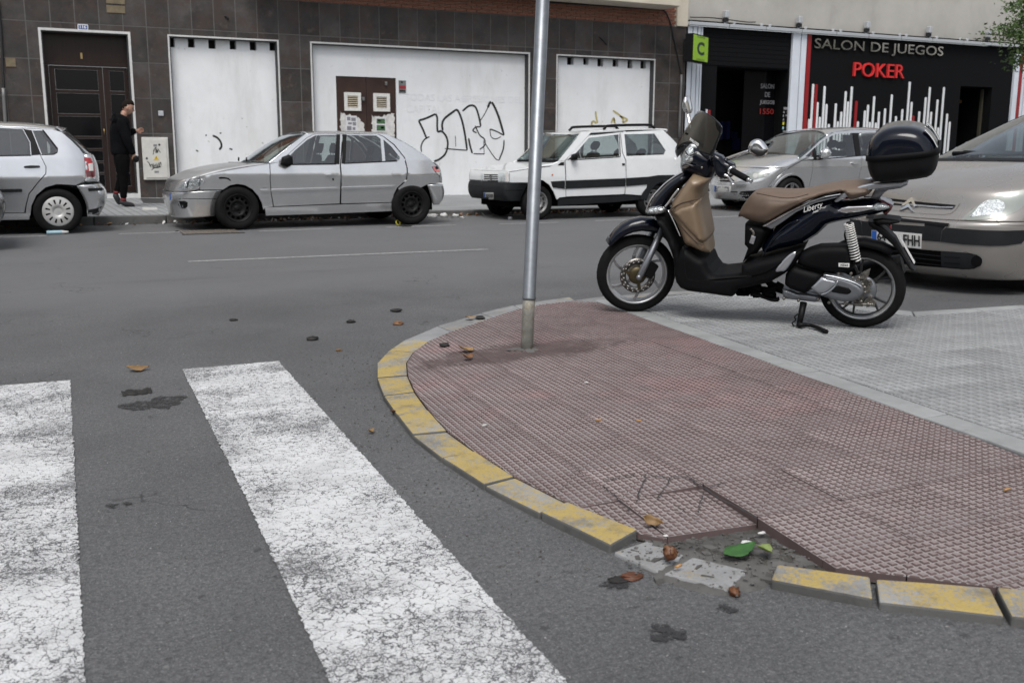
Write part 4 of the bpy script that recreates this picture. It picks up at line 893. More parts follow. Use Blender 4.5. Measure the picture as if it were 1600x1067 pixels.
# equaliser bars: px across, top, with a red one here and there
EQ = [(1271, 131.5, 0), (1276, 132, 1), (1278, 160, 0), (1281.5, 183, 0), (1289, 135, 0), (1292, 163, 0), (1295.5, 194, 0), (1306.5, 162, 0), (1309.5, 190, 0), (1315, 175, 0), (1322, 143, 0), (1325.5, 159, 0), (1331.5, 135.5, 0), (1338.5, 158, 1), (1341, 190, 0), (1352, 173, 0), (1357, 164, 0), (1359.5, 191, 0), (1366.5, 151, 0), (1369, 192, 0), (1374, 175, 0), (1383.5, 170, 0), (1387, 193, 0), (1394, 148, 0), (1400.5, 182, 0), (1410.5, 171, 0), (1422, 128, 0), (1425, 159.5, 0), (1427.5, 181, 1), (1437, 174.5, 0), (1447, 152.5, 0), (1453.5, 136.5, 0), (1455.5, 175, 0), (1465.5, 156, 0), (1466.5, 199.5, 0), (1475.5, 136.5, 0), (1480.5, 178, 0), (1484.5, 190.5, 0)]
for u, v, r in EQ:
    p = yp(u, v, SY + .03); m = MB(); w_ = .033 if not r else .045
    m.prism(roundpoly([(p.x - w_, .35), (p.x + w_, .35), (p.x + w_, p.z), (p.x - w_, p.z)], .03, 2), lambda x, z, h: (x, SY + .028 + h, z), .022); m.build('equalizer_bar', MT['shop_red' if r else 'bar_white'], sal)
m = MB(); m.box(19.62, 19.74, SY + .02, SY + .048, 1.6, 1.95); m.build('switch_plate', MT['bar_white'], sal)
# lettering, every letter its own piece
def letters(txt, x0, x1, zb, zt, mat, Y, bold=0.0):
    V, F = text_mesh(txt, 1.0, 0.5, 0, 1.0, bold); A = np.array(V); lo, hi = A.min(0), A.max(0); sx, sz = (x1 - x0) / (hi[0] - lo[0]), (zt - zb) / (hi[1] - lo[1])
    par = list(range(len(V)))
    def fd(i):
        while par[i] != i: par[i] = par[par[i]]; i = par[i]
        return i
    for f in F:
        for i in f[1:]: par[fd(f[0])] = fd(i)
    isl = {}
    for i in range(len(V)): isl.setdefault(fd(i), []).append(i)
    grp = []                              # islands overlapping in x are one letter
    for ids in sorted(isl.values(), key=lambda s: A[s, 0].min()):
        a, b = A[ids, 0].min(), A[ids, 0].max()
        if grp and a < grp[-1][1] - .05 * (b - a): grp[-1][1] = max(grp[-1][1], b); grp[-1][2] += ids
        else: grp.append([a, b, list(ids)])
    for a, b, ids in grp:
        mp = {i: k for k, i in enumerate(ids)}
        vs = [(x0 + (A[i, 0] - lo[0]) * sx, Y - (A[i, 2] - lo[2]) * .06 / (hi[2] - lo[2]), zb + (A[i, 1] - lo[1]) * sz) for i in ids]
        fs = [[mp[i] for i in f] for f in F if f[0] in mp]; mk('letter', vs, fs, MT[mat], sal)
letters('SALON DE JUEGOS', 19.65, 24.5, 3.73, 4.07, 'letter_steel', SY + .045, .004); letters('POKER', 21.12, 23.03, 3.13, 3.51, 'letter_red', SY + .045, 0)
# right-hand entrance
m = MB(); m.box(25.42, 25.5, SY + .3, SY + .38, 0, 2.95); m.box(26.65, 26.72, SY + .3, SY + .38, 0, 2.95); m.build('door_post', MT['drab'], sal)
m = MB(); m.box(25.55, 26.5, SY + .9, SY + 1.0, 2.56, 2.66); m.build('lintel_board', MT['brown_light'], sal)
# box beam with its lamp arms
m = MB(); segs = [1076, 1139, 1197, 1253, 1307, 1358, 1409, 1458, 1507, 1551, 1597]
for u0, u1 in zip(segs, segs[1:]):
    a, b = yp(u0, 40, SY - .1), yp(u1, 40, SY - .1); m = MB(); m.box(a.x + .012, b.x - .012, SY - .14, SY - .03, 4.175, 4.262); bevel(m.build('beam_section', MT['beam_grey'], sal), .012)
m = MB(); m.box(SX0, SX1, SY - .10, SY + .015, 4.268, 4.30); m.build('beam_back', MT['shop_black'], sal)
for u in (1131, 1145, 1188, 1201, 1246, 1257, 1300, 1312, 1352, 1363, 1405, 1415, 1452, 1463, 1500, 1511):
    a = yp(u, 45, SY - .06); m = MB(); m.obox((a.x, SY - .08, 4.29), (.035, 0, .03), (0, .05, 0), (-.01, 0, .02)); m.build('clip', MT['beam_grey'], sal)
for u in (1133.5, 1248.5, 1355, 1452.5, 1545.5):
    a = yp(u, 35, SY - .12); m = MB(); m.box(a.x - .06, a.x + .06, SY - .2, SY - .06, 4.40, 4.58); l_ = bevel(m.build('floodlight', MT['beam_grey'], sal), .02)
    m = MB(); m.box(a.x - .07, a.x + .07, SY - .16, SY - .08, 4.31, 4.395); m.tube([(a.x, SY - .12, 4.28), (a.x, SY - .12, 4.33)], .02, 6); m.build('bracket', MT['cable'], sal)
m = MB(); m.tube([Vector(p) for p in catmull([(15.5, SY - .1, 4.36), (16.2, SY - .12, 4.38), (17.2, SY - .12, 4.34), (17.55, SY - .1, 4.36)], 5)], .014, 5); m.build('cable', MT['cable'], sal)
# projecting C sign
sg = thing('blade_sign', 'square lime green projecting sign with a black letter C', 'sign', (15.8, SY - .6, 3.3))
a, b, c, d = yp(1083.5, 56.5, SY - .9), yp(1107.5, 54, SY - .45), yp(1105.5, 97, SY - .45), yp(1082, 99.5, SY - .9)
A_, B_ = Vector((15.0, SY - .95, 0)), None
pl = yp(1083, 56, SY - .95); pr = yp(1107.5, 54, SY - .45); zt_, zb_ = (pl.z + pr.z) / 2, (yp(1082, 99, SY - .95).z + yp(1105.5, 97, SY - .45).z) / 2
ex = Vector((pr.x - pl.x, .5, 0)); wdt = ex.length; ex.normalize(); nn = Vector((ex.y, -ex.x, 0)); zc = (zt_ + zb_) / 2; cen = Vector(((pl.x + pr.x) / 2, SY - .7, zc))
m = MB(); m.obox(cen - nn * .1, ex * (wdt / 2), nn * .098, (0, 0, (zt_ - zb_) / 2)); bevel(m.build('sign_box', MT['shop_charcoal'], sg), .01)
m = MB(); m.obox(cen + nn * .004, ex * (wdt / 2 - .03), nn * .004, (0, 0, (zt_ - zb_) / 2 - .03)); m.build('sign_face', MT['lime'], sg)
m = MB(); H_ = zt_ - zb_; text_on(m, 'C', cen + nn * .0085 - ex * wdt * .24 + Vector((0, 0, -H_ * .24)), ex, (0, 0, 1), H_ * .48, wdt * .46, .004, 0, bold=.03)
for s in (-1, 1):
    for k in range(7): m.obox(cen + nn * .01 + ex * ((k - 3) * wdt * .075) + Vector((0, 0, s * H_ * .41)), ex * .011, nn * .0015, (0, 0, H_ * .035))
m.build('letter', MT['lime_dark'], sg)
m = MB(); m.box(15.52, cen.x - .05, SY - .5, SY - .05, zc - .25, zc + .28); m.build('bracket', MT['cable'], sg)

# ================================================================== POLE
pb = rp(823, 545); pole = thing('signpost', 'galvanised round signpost standing on the red corner pavement', 'post', tuple(pb))
D_ = (ray(848, 0)); dep = pb.y
tp = yp(848, 0, pb.y - .02); ax = (tp - pb).normalized(); sl_ = yp(826.5, 468, pb.y - .004)
m = MB(); L_ = (sl_ - pb).length
m.tube([pb - ax * .05, pb + ax * .06, pb + ax * .17, pb + ax * L_], [.033, .0325, .031, .0325], 20); m.build('sleeve', MT['rusty_sleeve'], pole)
m = MB(); m.tube([pb + ax * (L_ + .001), pb + ax * (L_ + .004), pb + ax * (L_ + .012), pb + ax * (L_ + .016), pb + ax * 3.2], [.0335, .036, .036, .033, .033], 20); m.tube([pb + ax * 3.2, pb + ax * 3.21], [.033, .02], 20); m.build('tube', MT['galvanised'], pole)
m = MB(); rn = random.Random(3)
V = []; n = 40
for r0 in (0, .5, 1):
    for k in range(n): a_ = 2 * math.pi * k / n; rr = r0 * (.06 + .02 * math.sin(3 * a_) + .02 * math.sin(7 * a_ + 1)); V.append((pb.x + rr * math.cos(a_) * 1.25, pb.y + rr * math.sin(a_), pb.z + .008 - .012 * r0 * r0 + rn.uniform(0, .003)))
m.add(V, [(i * n + k, i * n + (k + 1) % n, (i + 1) * n + (k + 1) % n, (i + 1) * n + k) for i in range(2) for k in range(n)], 0, True); m.build('footing', MT['rubble'], pole)

# ================================================================== TREE (its trunk stands beyond the right edge of the frame)
tc = yp(1665, 20, 18.2); tr = thing('street_tree', 'leafy green street tree hanging over the end of the gaming hall front', 'tree', (tc.x, 18.2, 0.05))
rn = random.Random(21); m = MB(); m.tube([(tc.x, 18.2, .04), (tc.x + .05, 18.2, 1.5), (tc.x - .05, 18.25, 3.0), (tc.x, 18.2, 4.8)], [.17, .14, .12, .06], 10)
br = []
for k in range(22):
    z = rn.uniform(2.9, 4.8); a_ = rn.uniform(0, 6.28); L1 = rn.uniform(.8, 2.0); p = Vector((tc.x, 18.2, z)); q = p + Vector((math.cos(a_) * L1, math.sin(a_) * L1, rn.uniform(.1, .9))); m.tube([p, (p + q) / 2 + Vector((0, 0, .1)), q], [.04, .025, .01], 5); br.append((p, q))
for u, v in ((1562, 45), (1580, 12), (1592, 70), (1590, 95), (1575, 55), (1598, 30)):
    q = yp(u, v, 18.0); p = Vector((tc.x, 18.2, q.z + .1)); m.tube([p, (p + q) / 2 + Vector((0, 0, .12)), q], [.035, .02, .006], 5); br.append((p, q)); br.append((p, q)); br.append((p + (q - p) * .5, q))
m.build('trunk', MT['bark'], tr)
m = MB()
for p, q in br:
    for k in range(125):
        t_ = rn.uniform(.3, 1.05); c = p + (q - p) * t_ + Vector((rn.gauss(0, .16), rn.gauss(0, .16), rn.gauss(0, .12))); n_ = Vector((rn.gauss(0, 1), rn.gauss(0, 1), rn.gauss(0, 1) + .6)).normalized(); a_ = n_.orthogonal().normalized(); a_.rotate(Matrix.Rotation(rn.uniform(0, 6.28), 3, n_)); b_ = n_.cross(a_); s_ = rn.uniform(.035, .07)
        m.add([c - a_ * s_, c + b_ * s_ * .45 + n_ * s_ * .1, c + a_ * s_, c - b_ * s_ * .45 + n_ * s_ * .1], [(0, 1, 2, 3)])
m.build('crown', MT['tree_leaf'], tr)

# ================================================================== BLOCKS ON THE NEAR SIDE OF THE CROSSING (added out of view to block low sky; seen only mirrored in paint and glass)
def block_of_flats(label, x0, x1, y0, y1, h, mat):
    b = thing('unseen_block', label, 'building', ((x0 + x1) / 2, (y0 + y1) / 2, 0)); m = MB(); m.box(x0, x1, y0, y1, -.05, h); m.build('wall', MT[mat], b); m = MB(); m.box(x0 - .25, x1 + .25, y0 - .25, y1 + .25, h + .01, h + .35); m.build('cornice', MT['cream_stucco'], b); pr = None
    for f in range(2):
        x = x0 + 1.2
        while x < x1 - 1.5:
            if pr is None: m = MB(); m.box(-.55, .55, -.06, .0, 0, 1.7); pr = m.build('window', MT['shop_glass'], b, local=True); o = pr
            else: o = pr.copy(); COL.objects.link(o); o.parent = b
            o.location = (x + .55 - (x0 + x1) / 2, y1 + .05 - (y0 + y1) / 2, 1.2 + f * 3.1); x += 2.6
    return b
block_of_flats('unseen cream apartment block added on the near corner of the side street', 13.5, 40, -30, .2, 6.4, 'cream_stucco')
block_of_flats('unseen grey apartment block added on the opposite near corner of the side street', -36, -9.5, -30, 2.2, 6.4, 'concrete_wall')
# ================================================================== STREET IRONWORK AND LITTER
def box_thing(name, label, cat, mb_, mats, group=None): return tag(mb_.build(name, mats), label, cat, group)
g0, g1 = gp(286, 366), gp(372, 362); dg = thing('drain_grate', 'rusty slotted drain grate in the road under the silver hatchback nose', 'grate', (g0.x, g0.y, 0))
m = MB(); m.add([(g0.x, 13.55, .003), (g1.x, 13.55, .003), (g1.x, 14.15, .003), (g0.x, 14.15, .003)], [(0, 1, 2, 3)]); m.build('pit', MT['void'], dg)
n = 13
for k in range(n):
    m = MB(); x = g0.x + (g1.x - g0.x) * (k + .5) / n; m.box(x - .022, x + .022, 13.57, 14.13, .002, .012); m.build('bar', MT['grate_bar'], dg)
for y_ in (13.53, 14.13): m = MB(); m.box(g0.x - .03, g1.x + .03, y_, y_ + .04, .0, .011); m.build('frame', MT['iron'], dg)
def plate(pts, label, mat, name, zf_=.153):
    P_ = [gp(u, v, zf_ - .003) for u, v in pts]; m = MB(); m.prism([(p.x, p.y) for p in P_], lambda x, y, h: (x, y, farz(x) + .006 - h), .02); return box_thing(name, label, 'cover', m, MT[mat])
plate(((219, 308), (262, 308), (265, 315), (224, 315)), 'dark square access cover in the far pavement beside the walking man', 'cover_plate', 'access_cover')
plate(((222, 322), (245, 322), (246, 325.5), (223, 325.5)), 'pale oblong patch slab in the far pavement near the walking man', 'pale_slab', 'access_cover')

def leaf_mesh(size, curl, mat, name, label, cat, pos, rot, aspect=.5, group=None, jag=0.0, seed=1, n=9):
    rn = random.Random(seed); M = Matrix.Translation(pos) @ Matrix.Rotation(rot[2], 4, 'Z') @ Matrix.Rotation(rot[0], 4, 'X') @ Matrix.Rotation(rot[1], 4, 'Y'); V, F = [], []
    for i in range(n + 1):
        t = i / n; w_ = aspect * size * (math.sin(math.pi * t ** .8) ** .9 + .02) * .5 * (1 + rn.uniform(-jag, jag)); x = (t - .5) * size; zc_ = curl * size * (4 * (t - .5) ** 2)
        for k in (-1, -.5, 0, .5, 1): V.append(M @ Vector((x, w_ * k + rn.uniform(-1, 1) * jag * .06 * size, zc_ + abs(k) * curl * size * .5 + rn.uniform(0, jag) * .08 * size + .001)))
    for i in range(n):
        for k in range(4): F.append((i * 5 + k, i * 5 + k + 1, i * 5 + 6 + k, i * 5 + 5 + k))
    o = mk(name, V, F, MT[mat], smooth=True); sd = o.modifiers.new('thick', 'SOLIDIFY'); sd.thickness = .0012
    return tag(o, label, cat, group)
def scrap(pos, r, mat, name, label, cat, seed, flat=.35, group=None, rough=.45, sx=1.0):
    rn = random.Random(seed); m = MB(); m.sphere((0, 0, 0), 1, 0, 9); ph = [(rn.uniform(1, 5), rn.uniform(0, 6), rn.uniform(1, 5), rn.uniform(0, 6)) for _ in range(4)]
    V = []
    for v in m.v:
        k = 1 + rough * sum(math.sin(a * v.x * 2 + b) * math.sin(c * v.y * 2 + d + v.z * 3) for a, b, c, d in ph) / 2.2; V.append(Vector(pos) + Vector((v.x * k * r * sx, v.y * k * r, v.z * k * r * flat + r * flat * .7)))
    return tag(mk(name, V, m.f, MT[mat], smooth=True), label, cat, group)
leaf_mesh(.115, .05, 'leaf_green', 'fallen_leaf', 'fresh green leaf lying flat in the broken kerb gap', 'leaf', gp(1156, 861, .028), (.05, -.1, .12), .5, jag=.12, seed=2, n=12)
leaf_mesh(.062, .16, 'leaf_pale', 'fallen_leaf', 'small pale green curled leaf just right of the fresh green leaf', 'leaf', gp(1194, 860, .032), (.2, .2, .5), .75, jag=.2, seed=4)
leaf_mesh(.06, .25, 'leaf_tan', 'fallen_leaf', 'curled tan leaf standing beside the end of the yellow kerb', 'leaf', rp(1021, 818, .006), (.9, .3, -1.0), .5, jag=.2, seed=6)
leaf_mesh(.11, .1, 'leaf_tan', 'fallen_leaf', 'crumpled yellow brown leaf on the road above the zebra stripe gap', 'leaf', gp(215, 577, .008), (.2, .1, .1), .55, jag=.4, seed=9)
leaf_mesh(.07, .2, 'leaf_brown', 'fallen_leaf', 'dry brown leaf by the kerb line near the signpost', 'leaf', rp(730, 562, .008), (.3, .1, .4), .7, jag=.5, seed=12); leaf_mesh(.09, .14, 'leaf_tan', 'fallen_leaf', 'pale torn leaf in the dark stain at the signpost', 'leaf', rp(728, 550, .008), (.1, .2, .2), .8, jag=.5, seed=13)
leaf_mesh(.05, .2, 'leaf_brown', 'fallen_leaf', 'tiny rust leaf at the outer foot of the yellow kerb', 'leaf', gp(614, 646, .008), (.3, .2, 1.2), .6, jag=.4, seed=14); leaf_mesh(.045, .2, 'leaf_tan', 'fallen_leaf', 'tiny tan leaf on the asphalt inside the kerb bend', 'leaf', gp(579, 675, .006), (.3, .1, .8), .5, jag=.3, seed=15)
leaf_mesh(.09, .1, 'leaf_tan', 'fallen_leaf', 'pale crumpled leaf lying on the far grey kerb stones', 'leaf', rp(735, 499, .006), (.1, .1, .3), .5, jag=.5, seed=19)
# rotten fruit, peels and stains by the gap
p = gp(1046, 873, .026); ft = thing('rotten_fruit', 'shrivelled brown rotten fruit on the sunken kerb stone', 'fruit', tuple(p)); rn = random.Random(31)
m = MB(); m.sphere(p + Vector((0, 0, .016)), .019, 0, 12)
for i, v in enumerate(m.v):
    d = (v - p - Vector((0, 0, .016))); a_ = math.atan2(d.y, d.x); d *= 1 + .12 * math.sin(9 * a_) + rn.uniform(-.06, .06); m.v[i] = p + Vector((0, 0, .016)) + d
m.build('body', MT['rot'], ft); m = MB()
for k in range(26):
    a_ = rn.uniform(0, 6.28); e_ = rn.uniform(-.3, 1.2); d = Vector((math.cos(a_) * math.cos(e_), math.sin(a_) * math.cos(e_), math.sin(e_))); c = p + Vector((0, 0, .016)) + d * .0195; t_ = d.orthogonal().normalized(); b_ = d.cross(t_); m.add([c - t_ * .006, c + b_ * .005 + d * .001, c + t_ * .006 + d * .004, c - b_ * .005 + d * .001], [(0, 1, 2, 3)])
m.build('scales', MT['leaf_brown'], ft)
def butt(pos, ang, label, L=.022, mat='filter_tan', r=.0038, grp=None):
    d = Vector((math.cos(ang), math.sin(ang), 0)); m = MB(); c = Vector(pos) + Vector((0, 0, r)); m.tube([c - d * L / 2, c + d * L / 2], r, 8); return tag(m.build('cigarette_end', MT[mat]), label, 'cigarette end', grp)
butt(gp(1060, 886, .024), .25, 'orange cigarette filter touching the rotten fruit', .022); butt(rp(935, 659, .004), -.3, 'tan cigarette end in the middle of the red tiles', .022); butt(rp(998, 660, .004), -.5, 'short tan cigarette end beside a tile joint', .018); butt(rp(1573, 768, .004), .05, 'cigarette end with a burnt tip on the red tiles near the grey band', .026)
butt(rp(757, 667, .004), .1, 'white cigarette stub on the red tiles below the signpost', .02, 'paper_white'); butt(rp(916, 600, .004), -.6, 'pale cigarette end right of the dark stain', .016, 'paper_white')
scrap(gp(1147, 930), .016, 'rot', 'rotten_fruit', 'small red brown dried fruit on the asphalt below the gap', 'fruit', 5, .8)
scrap(gp(988, 902), .02, 'rot', 'fruit_peel', 'flattened brown peel on the road below the broken kerb', 'peel', 6, .25, sx=1.3); scrap(gp(966, 908), .022, 'trash_black', 'fruit_peel', 'blackened scrap of peel left of the brown peel', 'peel', 7, .2, sx=1.2)
for pts, lab, wl in (((188, 612, 240, 618), 'crushed black plastic lid on the road between the zebra stripes', .12),):
    a, b = gp(pts[0], pts[1]), gp(pts[2], pts[3]); c = (a + b) / 2; m = MB(); rn = random.Random(8); V = []; n = 18
    for i in range(n + 1):
        t = i / n; x = a.x + (b.x - a.x) * t; y = c.y + rn.uniform(-.012, .012); h = .008 + .006 * math.sin(t * 5) ** 2 + rn.uniform(0, .004); V += [(x, y - .028, .003), (x, y - .012, h), (x, y + .02, h + .004), (x, y + .05, .004)]
    m.add(V, [(4 * i + k, 4 * i + 4 + k, 4 * i + 5 + k, 4 * i + 1 + k) for i in range(n) for k in range(3)], 0, True); box_thing('crushed_lid', lab, 'litter', m, MT['trash_black'])
def stain(cx, cy, rx, ry, seed, name='stain'):
    rn = random.Random(seed); V = []; n = 30; ph = [rn.uniform(0, 6) for _ in range(4)]
    for k in range(n):
        a_ = 2 * math.pi * k / n; r = 1 + .22 * math.sin(2 * a_ + ph[0]) + .18 * math.sin(3 * a_ + ph[1]) + .13 * math.sin(7 * a_ + ph[2]) + rn.uniform(-.12, .12); V.append((cx + rx * r * math.cos(a_), cy + ry * r * math.sin(a_), .0035))
    m = MB(); m.add(V, [list(range(n))]); o = m.build(name, MT['stain']); o['kind'] = 'structure'
for u, v, rx, ry, s in ((243, 631, .115, .12, 1), (965, 912, .05, .03, 2), (1040, 990, .035, .05, 3), (185, 790, .03, .025, 4), (1135, 952, .03, .02, 6)): p = gp(u, v); stain(p.x, p.y, rx, ry, s)
# scraps on the road beyond the kerb
for k, (u, v, r, mt_, lab) in enumerate(((548, 504, .03, 'trash_black', 'black scrap alone on the asphalt left of the kerb end'), (620, 487, .035, 'trash_black', 'black crumpled scrap on the road nearest the signpost'), (622, 507, .035, 'leaf_brown', 'dark brown crumpled leaf between the kerb and the black scraps'), (489, 531, .035, 'trash_black', 'round black flattened scrap out in the road'), (365, 501, .022, 'trash_black', 'small black speck of rubbish far out in the road'), (529, 548, .018, 'leaf_tan', 'tan crumb of leaf just in front of the round black scrap'), (750, 498, .03, 'trash_black', 'dark scrap of leaf on the inner edge of the red tiles'), (694, 541, .028, 'trash_black', 'dark leaf scrap on the red tiles beside the kerb'))):
    scrap(gp(u, v) if k < 6 else rp(u, v), r, mt_, 'street_scrap', lab, 'litter', 40 + k, .35)
for k, (u, v, r, mt_, lab) in enumerate(((1041, 837, .007, 'paper_white', 'crumpled white scrap of paper in the grit'), (1166, 848, .011, 'paper_white', 'white strip of paper behind the green leaf'), (1190, 833, .008, 'paper_white', 'white paper pellet under the lifted tile'))): scrap(gp(u, v, .025), r, mt_, 'paper_scrap', lab, 'litter', 60 + k, .3, sx=1.5)
# litter along the far kerb
a = gp(90, 366); m = MB(); m.lathe([(.0, -.13), (.026, -.128), (.026, .05), (.016, .10), (.013, .13), (0, .132)], a + Vector((0, -.05, .027)), (1, .05, 0), 14)
o = m.build('plastic_bottle', [MT['litter_blue'], MT['litter_pink'], MT['paper_white']]); tag(o, 'squashed pale blue and pink plastic bottle in the road by the silver rear wheel', 'bottle')
for i, pg in enumerate(o.data.polygons): c = pg.center; pg.material_index = 1 if -.03 < c.x - a.x < .06 else (0 if c.x < a.x - .03 else 2)
a = gp(622, 351.5); m = MB(); m.lathe([(.028, -.01), (.04, -.01), (.04, .01), (.028, .01), (.028, -.01)], a + Vector((0, 0, .035)), (.2, -1, .25), 16); tag(m.build('tape_ring', MT['tape_yellow']), 'yellow plastic ring standing by the rear wheel of the silver hatchback', 'litter')
scrap(gp(632, 354.5), .07, 'trash_black', 'street_scrap', 'flat black scrap beside the yellow plastic ring', 'litter', 81, .2, sx=1.6)
for k, (u, v, r, lab, sx) in enumerate(((675, 341, .09, 'white crushed carton against the far kerb behind the silver hatchback', 1.7), (694, 340, .10, 'white crumpled bag between two parked cars, nearest the middle', 1.0), (712, 340, .08, 'white crumpled paper just left of the white car nose', 1.4), (722, 342, .05, 'flat white wrapper in front of the crumpled paper', 1.2), (797, 343, .06, 'white paper cup under the white car bumper', 1.0))):
    p = gp(u, v); scrap((p.x, min(p.y, KY - .1), 0), r * .62, 'paper_white', 'paper_scrap', lab, 'litter', 90 + k, .7, sx=sx)
m = MB(); rn = random.Random(17)
for k in range(700):
    x = rn.uniform(-2, 16); x = x if rn.random() < .4 else rn.choice((rn.gauss(9.4, .5), rn.gauss(8.2, .3), rn.gauss(3.5, .8))); y = KY - abs(rn.gauss(0, .14)) - .02; s_ = rn.uniform(.015, .05); n_ = Vector((rn.gauss(0, .6), rn.gauss(0, .6), 1)).normalized(); a_ = n_.orthogonal().normalized(); b_ = n_.cross(a_); c = Vector((x, y, .012 + rn.uniform(0, .03)))
    m.add([c - a_ * s_, c + b_ * s_ * .6, c + a_ * s_, c - b_ * s_ * .6], [(0, 1, 2, 3)], rn.choice((0, 0, 1, 2)))
o = m.build('gutter_litter', [MT['leaf_brown'], MT['leaf_tan'], MT['paper_white']]); o['kind'] = 'stuff'

# ================================================================== PERSON
PY = 18.46; Q = lambda x, y, t=0.0: yp(150 + x / 5.34, 140 + y / 5.335, PY + t)
person = thing('person', 'young man in black jacket and trousers walking past the brown doorway', 'person', (yp(197, 322, PY).x, PY, farz(1.7)))
def skinned(name, chain_list, mat, sub=2, root=None):
    V, E, R, idx = [], [], [], {}
    for ch in chain_list:
        prev = None
        for key, p, r in ch:
            if key in idx and key is not None: i = idx[key]
            else: i = len(V); V.append(p); R.append(r); (idx.__setitem__(key, i) if key is not None else None)
            if prev is not None: E.append((prev, i))
            prev = i
    inv = wmat(person).inverted(); me = bpy.data.meshes.new(name); me.from_pydata([tuple(inv @ Vector(v)) for v in V], E, []); me.materials.append(MT[mat])
    o = bpy.data.objects.new(name, me); COL.objects.link(o); o.parent = person; W[o.name] = wmat(person)
    sk = o.modifiers.new('skin', 'SKIN'); sk.use_smooth_shade = True
    for i, r in enumerate(R): d = me.skin_vertices[0].data[i]; d.radius = r if isinstance(r, tuple) else (r, r); d.use_root = (i == 0)
    s = o.modifiers.new('sub', 'SUBSURF'); s.levels = s.render_levels = sub
    return o
NS, FS = -.17, .17            # near (camera) and far shoulder offsets in depth
hip, chest, neck, hd = Q(205, 525), Q(195, 300), Q(232, 205), Q(262, 140)
hips = {-1: Q(212, 540, -.09), 1: Q(205, 540, .09)}
kn = {-1: Q(235, 720, -.1), 1: Q(222, 715, .1)}; an = {-1: Q(228, 930, -.1), 1: Q(172, 870, .1)}
sh = {-1: Q(205, 262, NS), 1: Q(215, 262, FS)}; el = {-1: Q(258, 420, NS - .05), 1: Q(270, 370, FS + .02)}; wr = {-1: Q(310, 535, NS - .03), 1: Q(325, 345, FS - .02)}
def hand(ch, s, key, w, d, drop):
    d = d.normalized(); side = Vector((0, 1, 0)); upv = d.cross(side).normalized(); pm = w + d * .055
    ch.append([(key, w, .026), (key + 'p', pm, (.038, .022))])
    for k, (o_, L) in enumerate(((-.03, .062), (-.011, .072), (.011, .068), (.029, .052))):
        b = pm + upv * o_ + d * .03; ch.append([(key + 'p', pm, .03), (None, b, .0105), (None, b + d * L * .5 + side * drop * .015, .0095), (None, b + d * L * .75 + side * drop * .045, .008)])
    ch.append([(key + 'p', pm, .03), (None, pm + d * .0 - upv * .04 + side * drop * .02, .012), (None, pm + d * .035 - upv * .05 + side * drop * .03, .0095)])
chs = [[('hip', hip, (.12, .1)), ('belly', (hip + chest) / 2, (.11, .1)), ('chest', chest, (.115, .1)), ('neck0', neck + Vector((-.02, 0, -.07)), .05), ('neck', neck, .057), ('nk2', neck + (hd - neck) * .45, .055)]]
for s in (-1, 1):
    chs.append([('chest', chest, .11), ('sh%d' % s, sh[s], .055), ('el%d' % s, el[s], .045), ('wr%d' % s, wr[s], .03)])
    chs.append([('hip', hip, .11), ('h%d' % s, hips[s], .085), ('k%d' % s, kn[s], .055), ('a%d' % s, an[s], .04)])
hand(chs, -1, 'wr-1', wr[-1], Q(330, 575, NS - .03) - wr[-1], 1); hand(chs, 1, 'wr1', wr[1], Q(360, 340, FS - .02) - wr[1], -1)
skinned('body', chs, 'skin', 2)
# head with a face, in profile
inv = wmat(person).inverted(); fw_ = Vector((.93, -.12, -.36)).normalized(); sd_ = Vector((0.1, 1, 0)).normalized(); up_ = sd_.cross(fw_).normalized() * -1
if up_.z < 0: up_ = -up_
hc = Q(265, 152); m = MB(); m.sphere((0, 0, 0), 1, 0, 18); V = []
for v in m.v:
    f, s_, u_ = v.x, v.y, v.z; x = f * .098; y = s_ * .075; z = u_ * .118
    if u_ < -.1: y *= 1 + (u_ + .1) * .35; x = x * (1 + (u_ + .1) * .28) + .012 * (-u_)
    if f > .5:
        c_ = math.exp(-(s_ / .22) ** 2); x += .024 * c_ * math.exp(-((u_ + .12) / .16) ** 2) + .008 * c_ * math.exp(-((u_ + .5) / .09) ** 2) + .010 * c_ * math.exp(-((u_ + .82) / .14) ** 2) - .006 * math.exp(-((u_ - .1) / .1) ** 2)
        x -= .008 * math.exp(-((abs(s_) - .36) / .14) ** 2) * math.exp(-((u_ - .06) / .1) ** 2)
    V.append(hc + fw_ * x + sd_ * y + up_ * z)
mm = MB(); mm.add(V, m.f, 0, True)
for s in (-1, 1):
    e_ = hc + fw_ * .082 + sd_ * .034 * s + up_ * .008; mm.sphere(e_, .011, 1, 6); mm.sphere(hc - fw_ * .004 + sd_ * .076 * s - up_ * .012, .026, 0, 8, (.75, .35, 1.15))
    mm.obox(hc + fw_ * .089 + sd_ * .034 * s + up_ * .03, fw_ * .005, sd_ * .018, up_ * .004, 2)
mm.obox(hc + fw_ * .093 - up_ * .058, fw_ * .004, sd_ * .02, up_ * .004, 3)
mm.build('head', [MT['skin'], MT['sole'], MT['hair'], MT['rot']], person)
m = MB(); m.sphere((0, 0, 0), 1, 0, 18); rn = random.Random(2); V = []; keep = []
for v in m.v:
    f, s_, u_ = v.x, v.y, v.z; k = 1.05 + rn.uniform(-.03, .03); V.append(hc + fw_ * (f * .1 * k - .006) + sd_ * s_ * .078 * k + up_ * (u_ * .122 * k + .006 + (.012 if u_ > .6 and f > .2 else 0)))
    keep.append(u_ > .42 if f > .45 else (u_ > .2 if f > .1 else (u_ > -.5 if f < -.3 else u_ > -.1)))
mm = MB(); mm.add(V, [f for f in m.f if all(keep[i] for i in f)], 0, True); hr = mm.build('hair', MT['hair'], person); sd = hr.modifiers.new('t', 'SOLIDIFY'); sd.thickness = .006
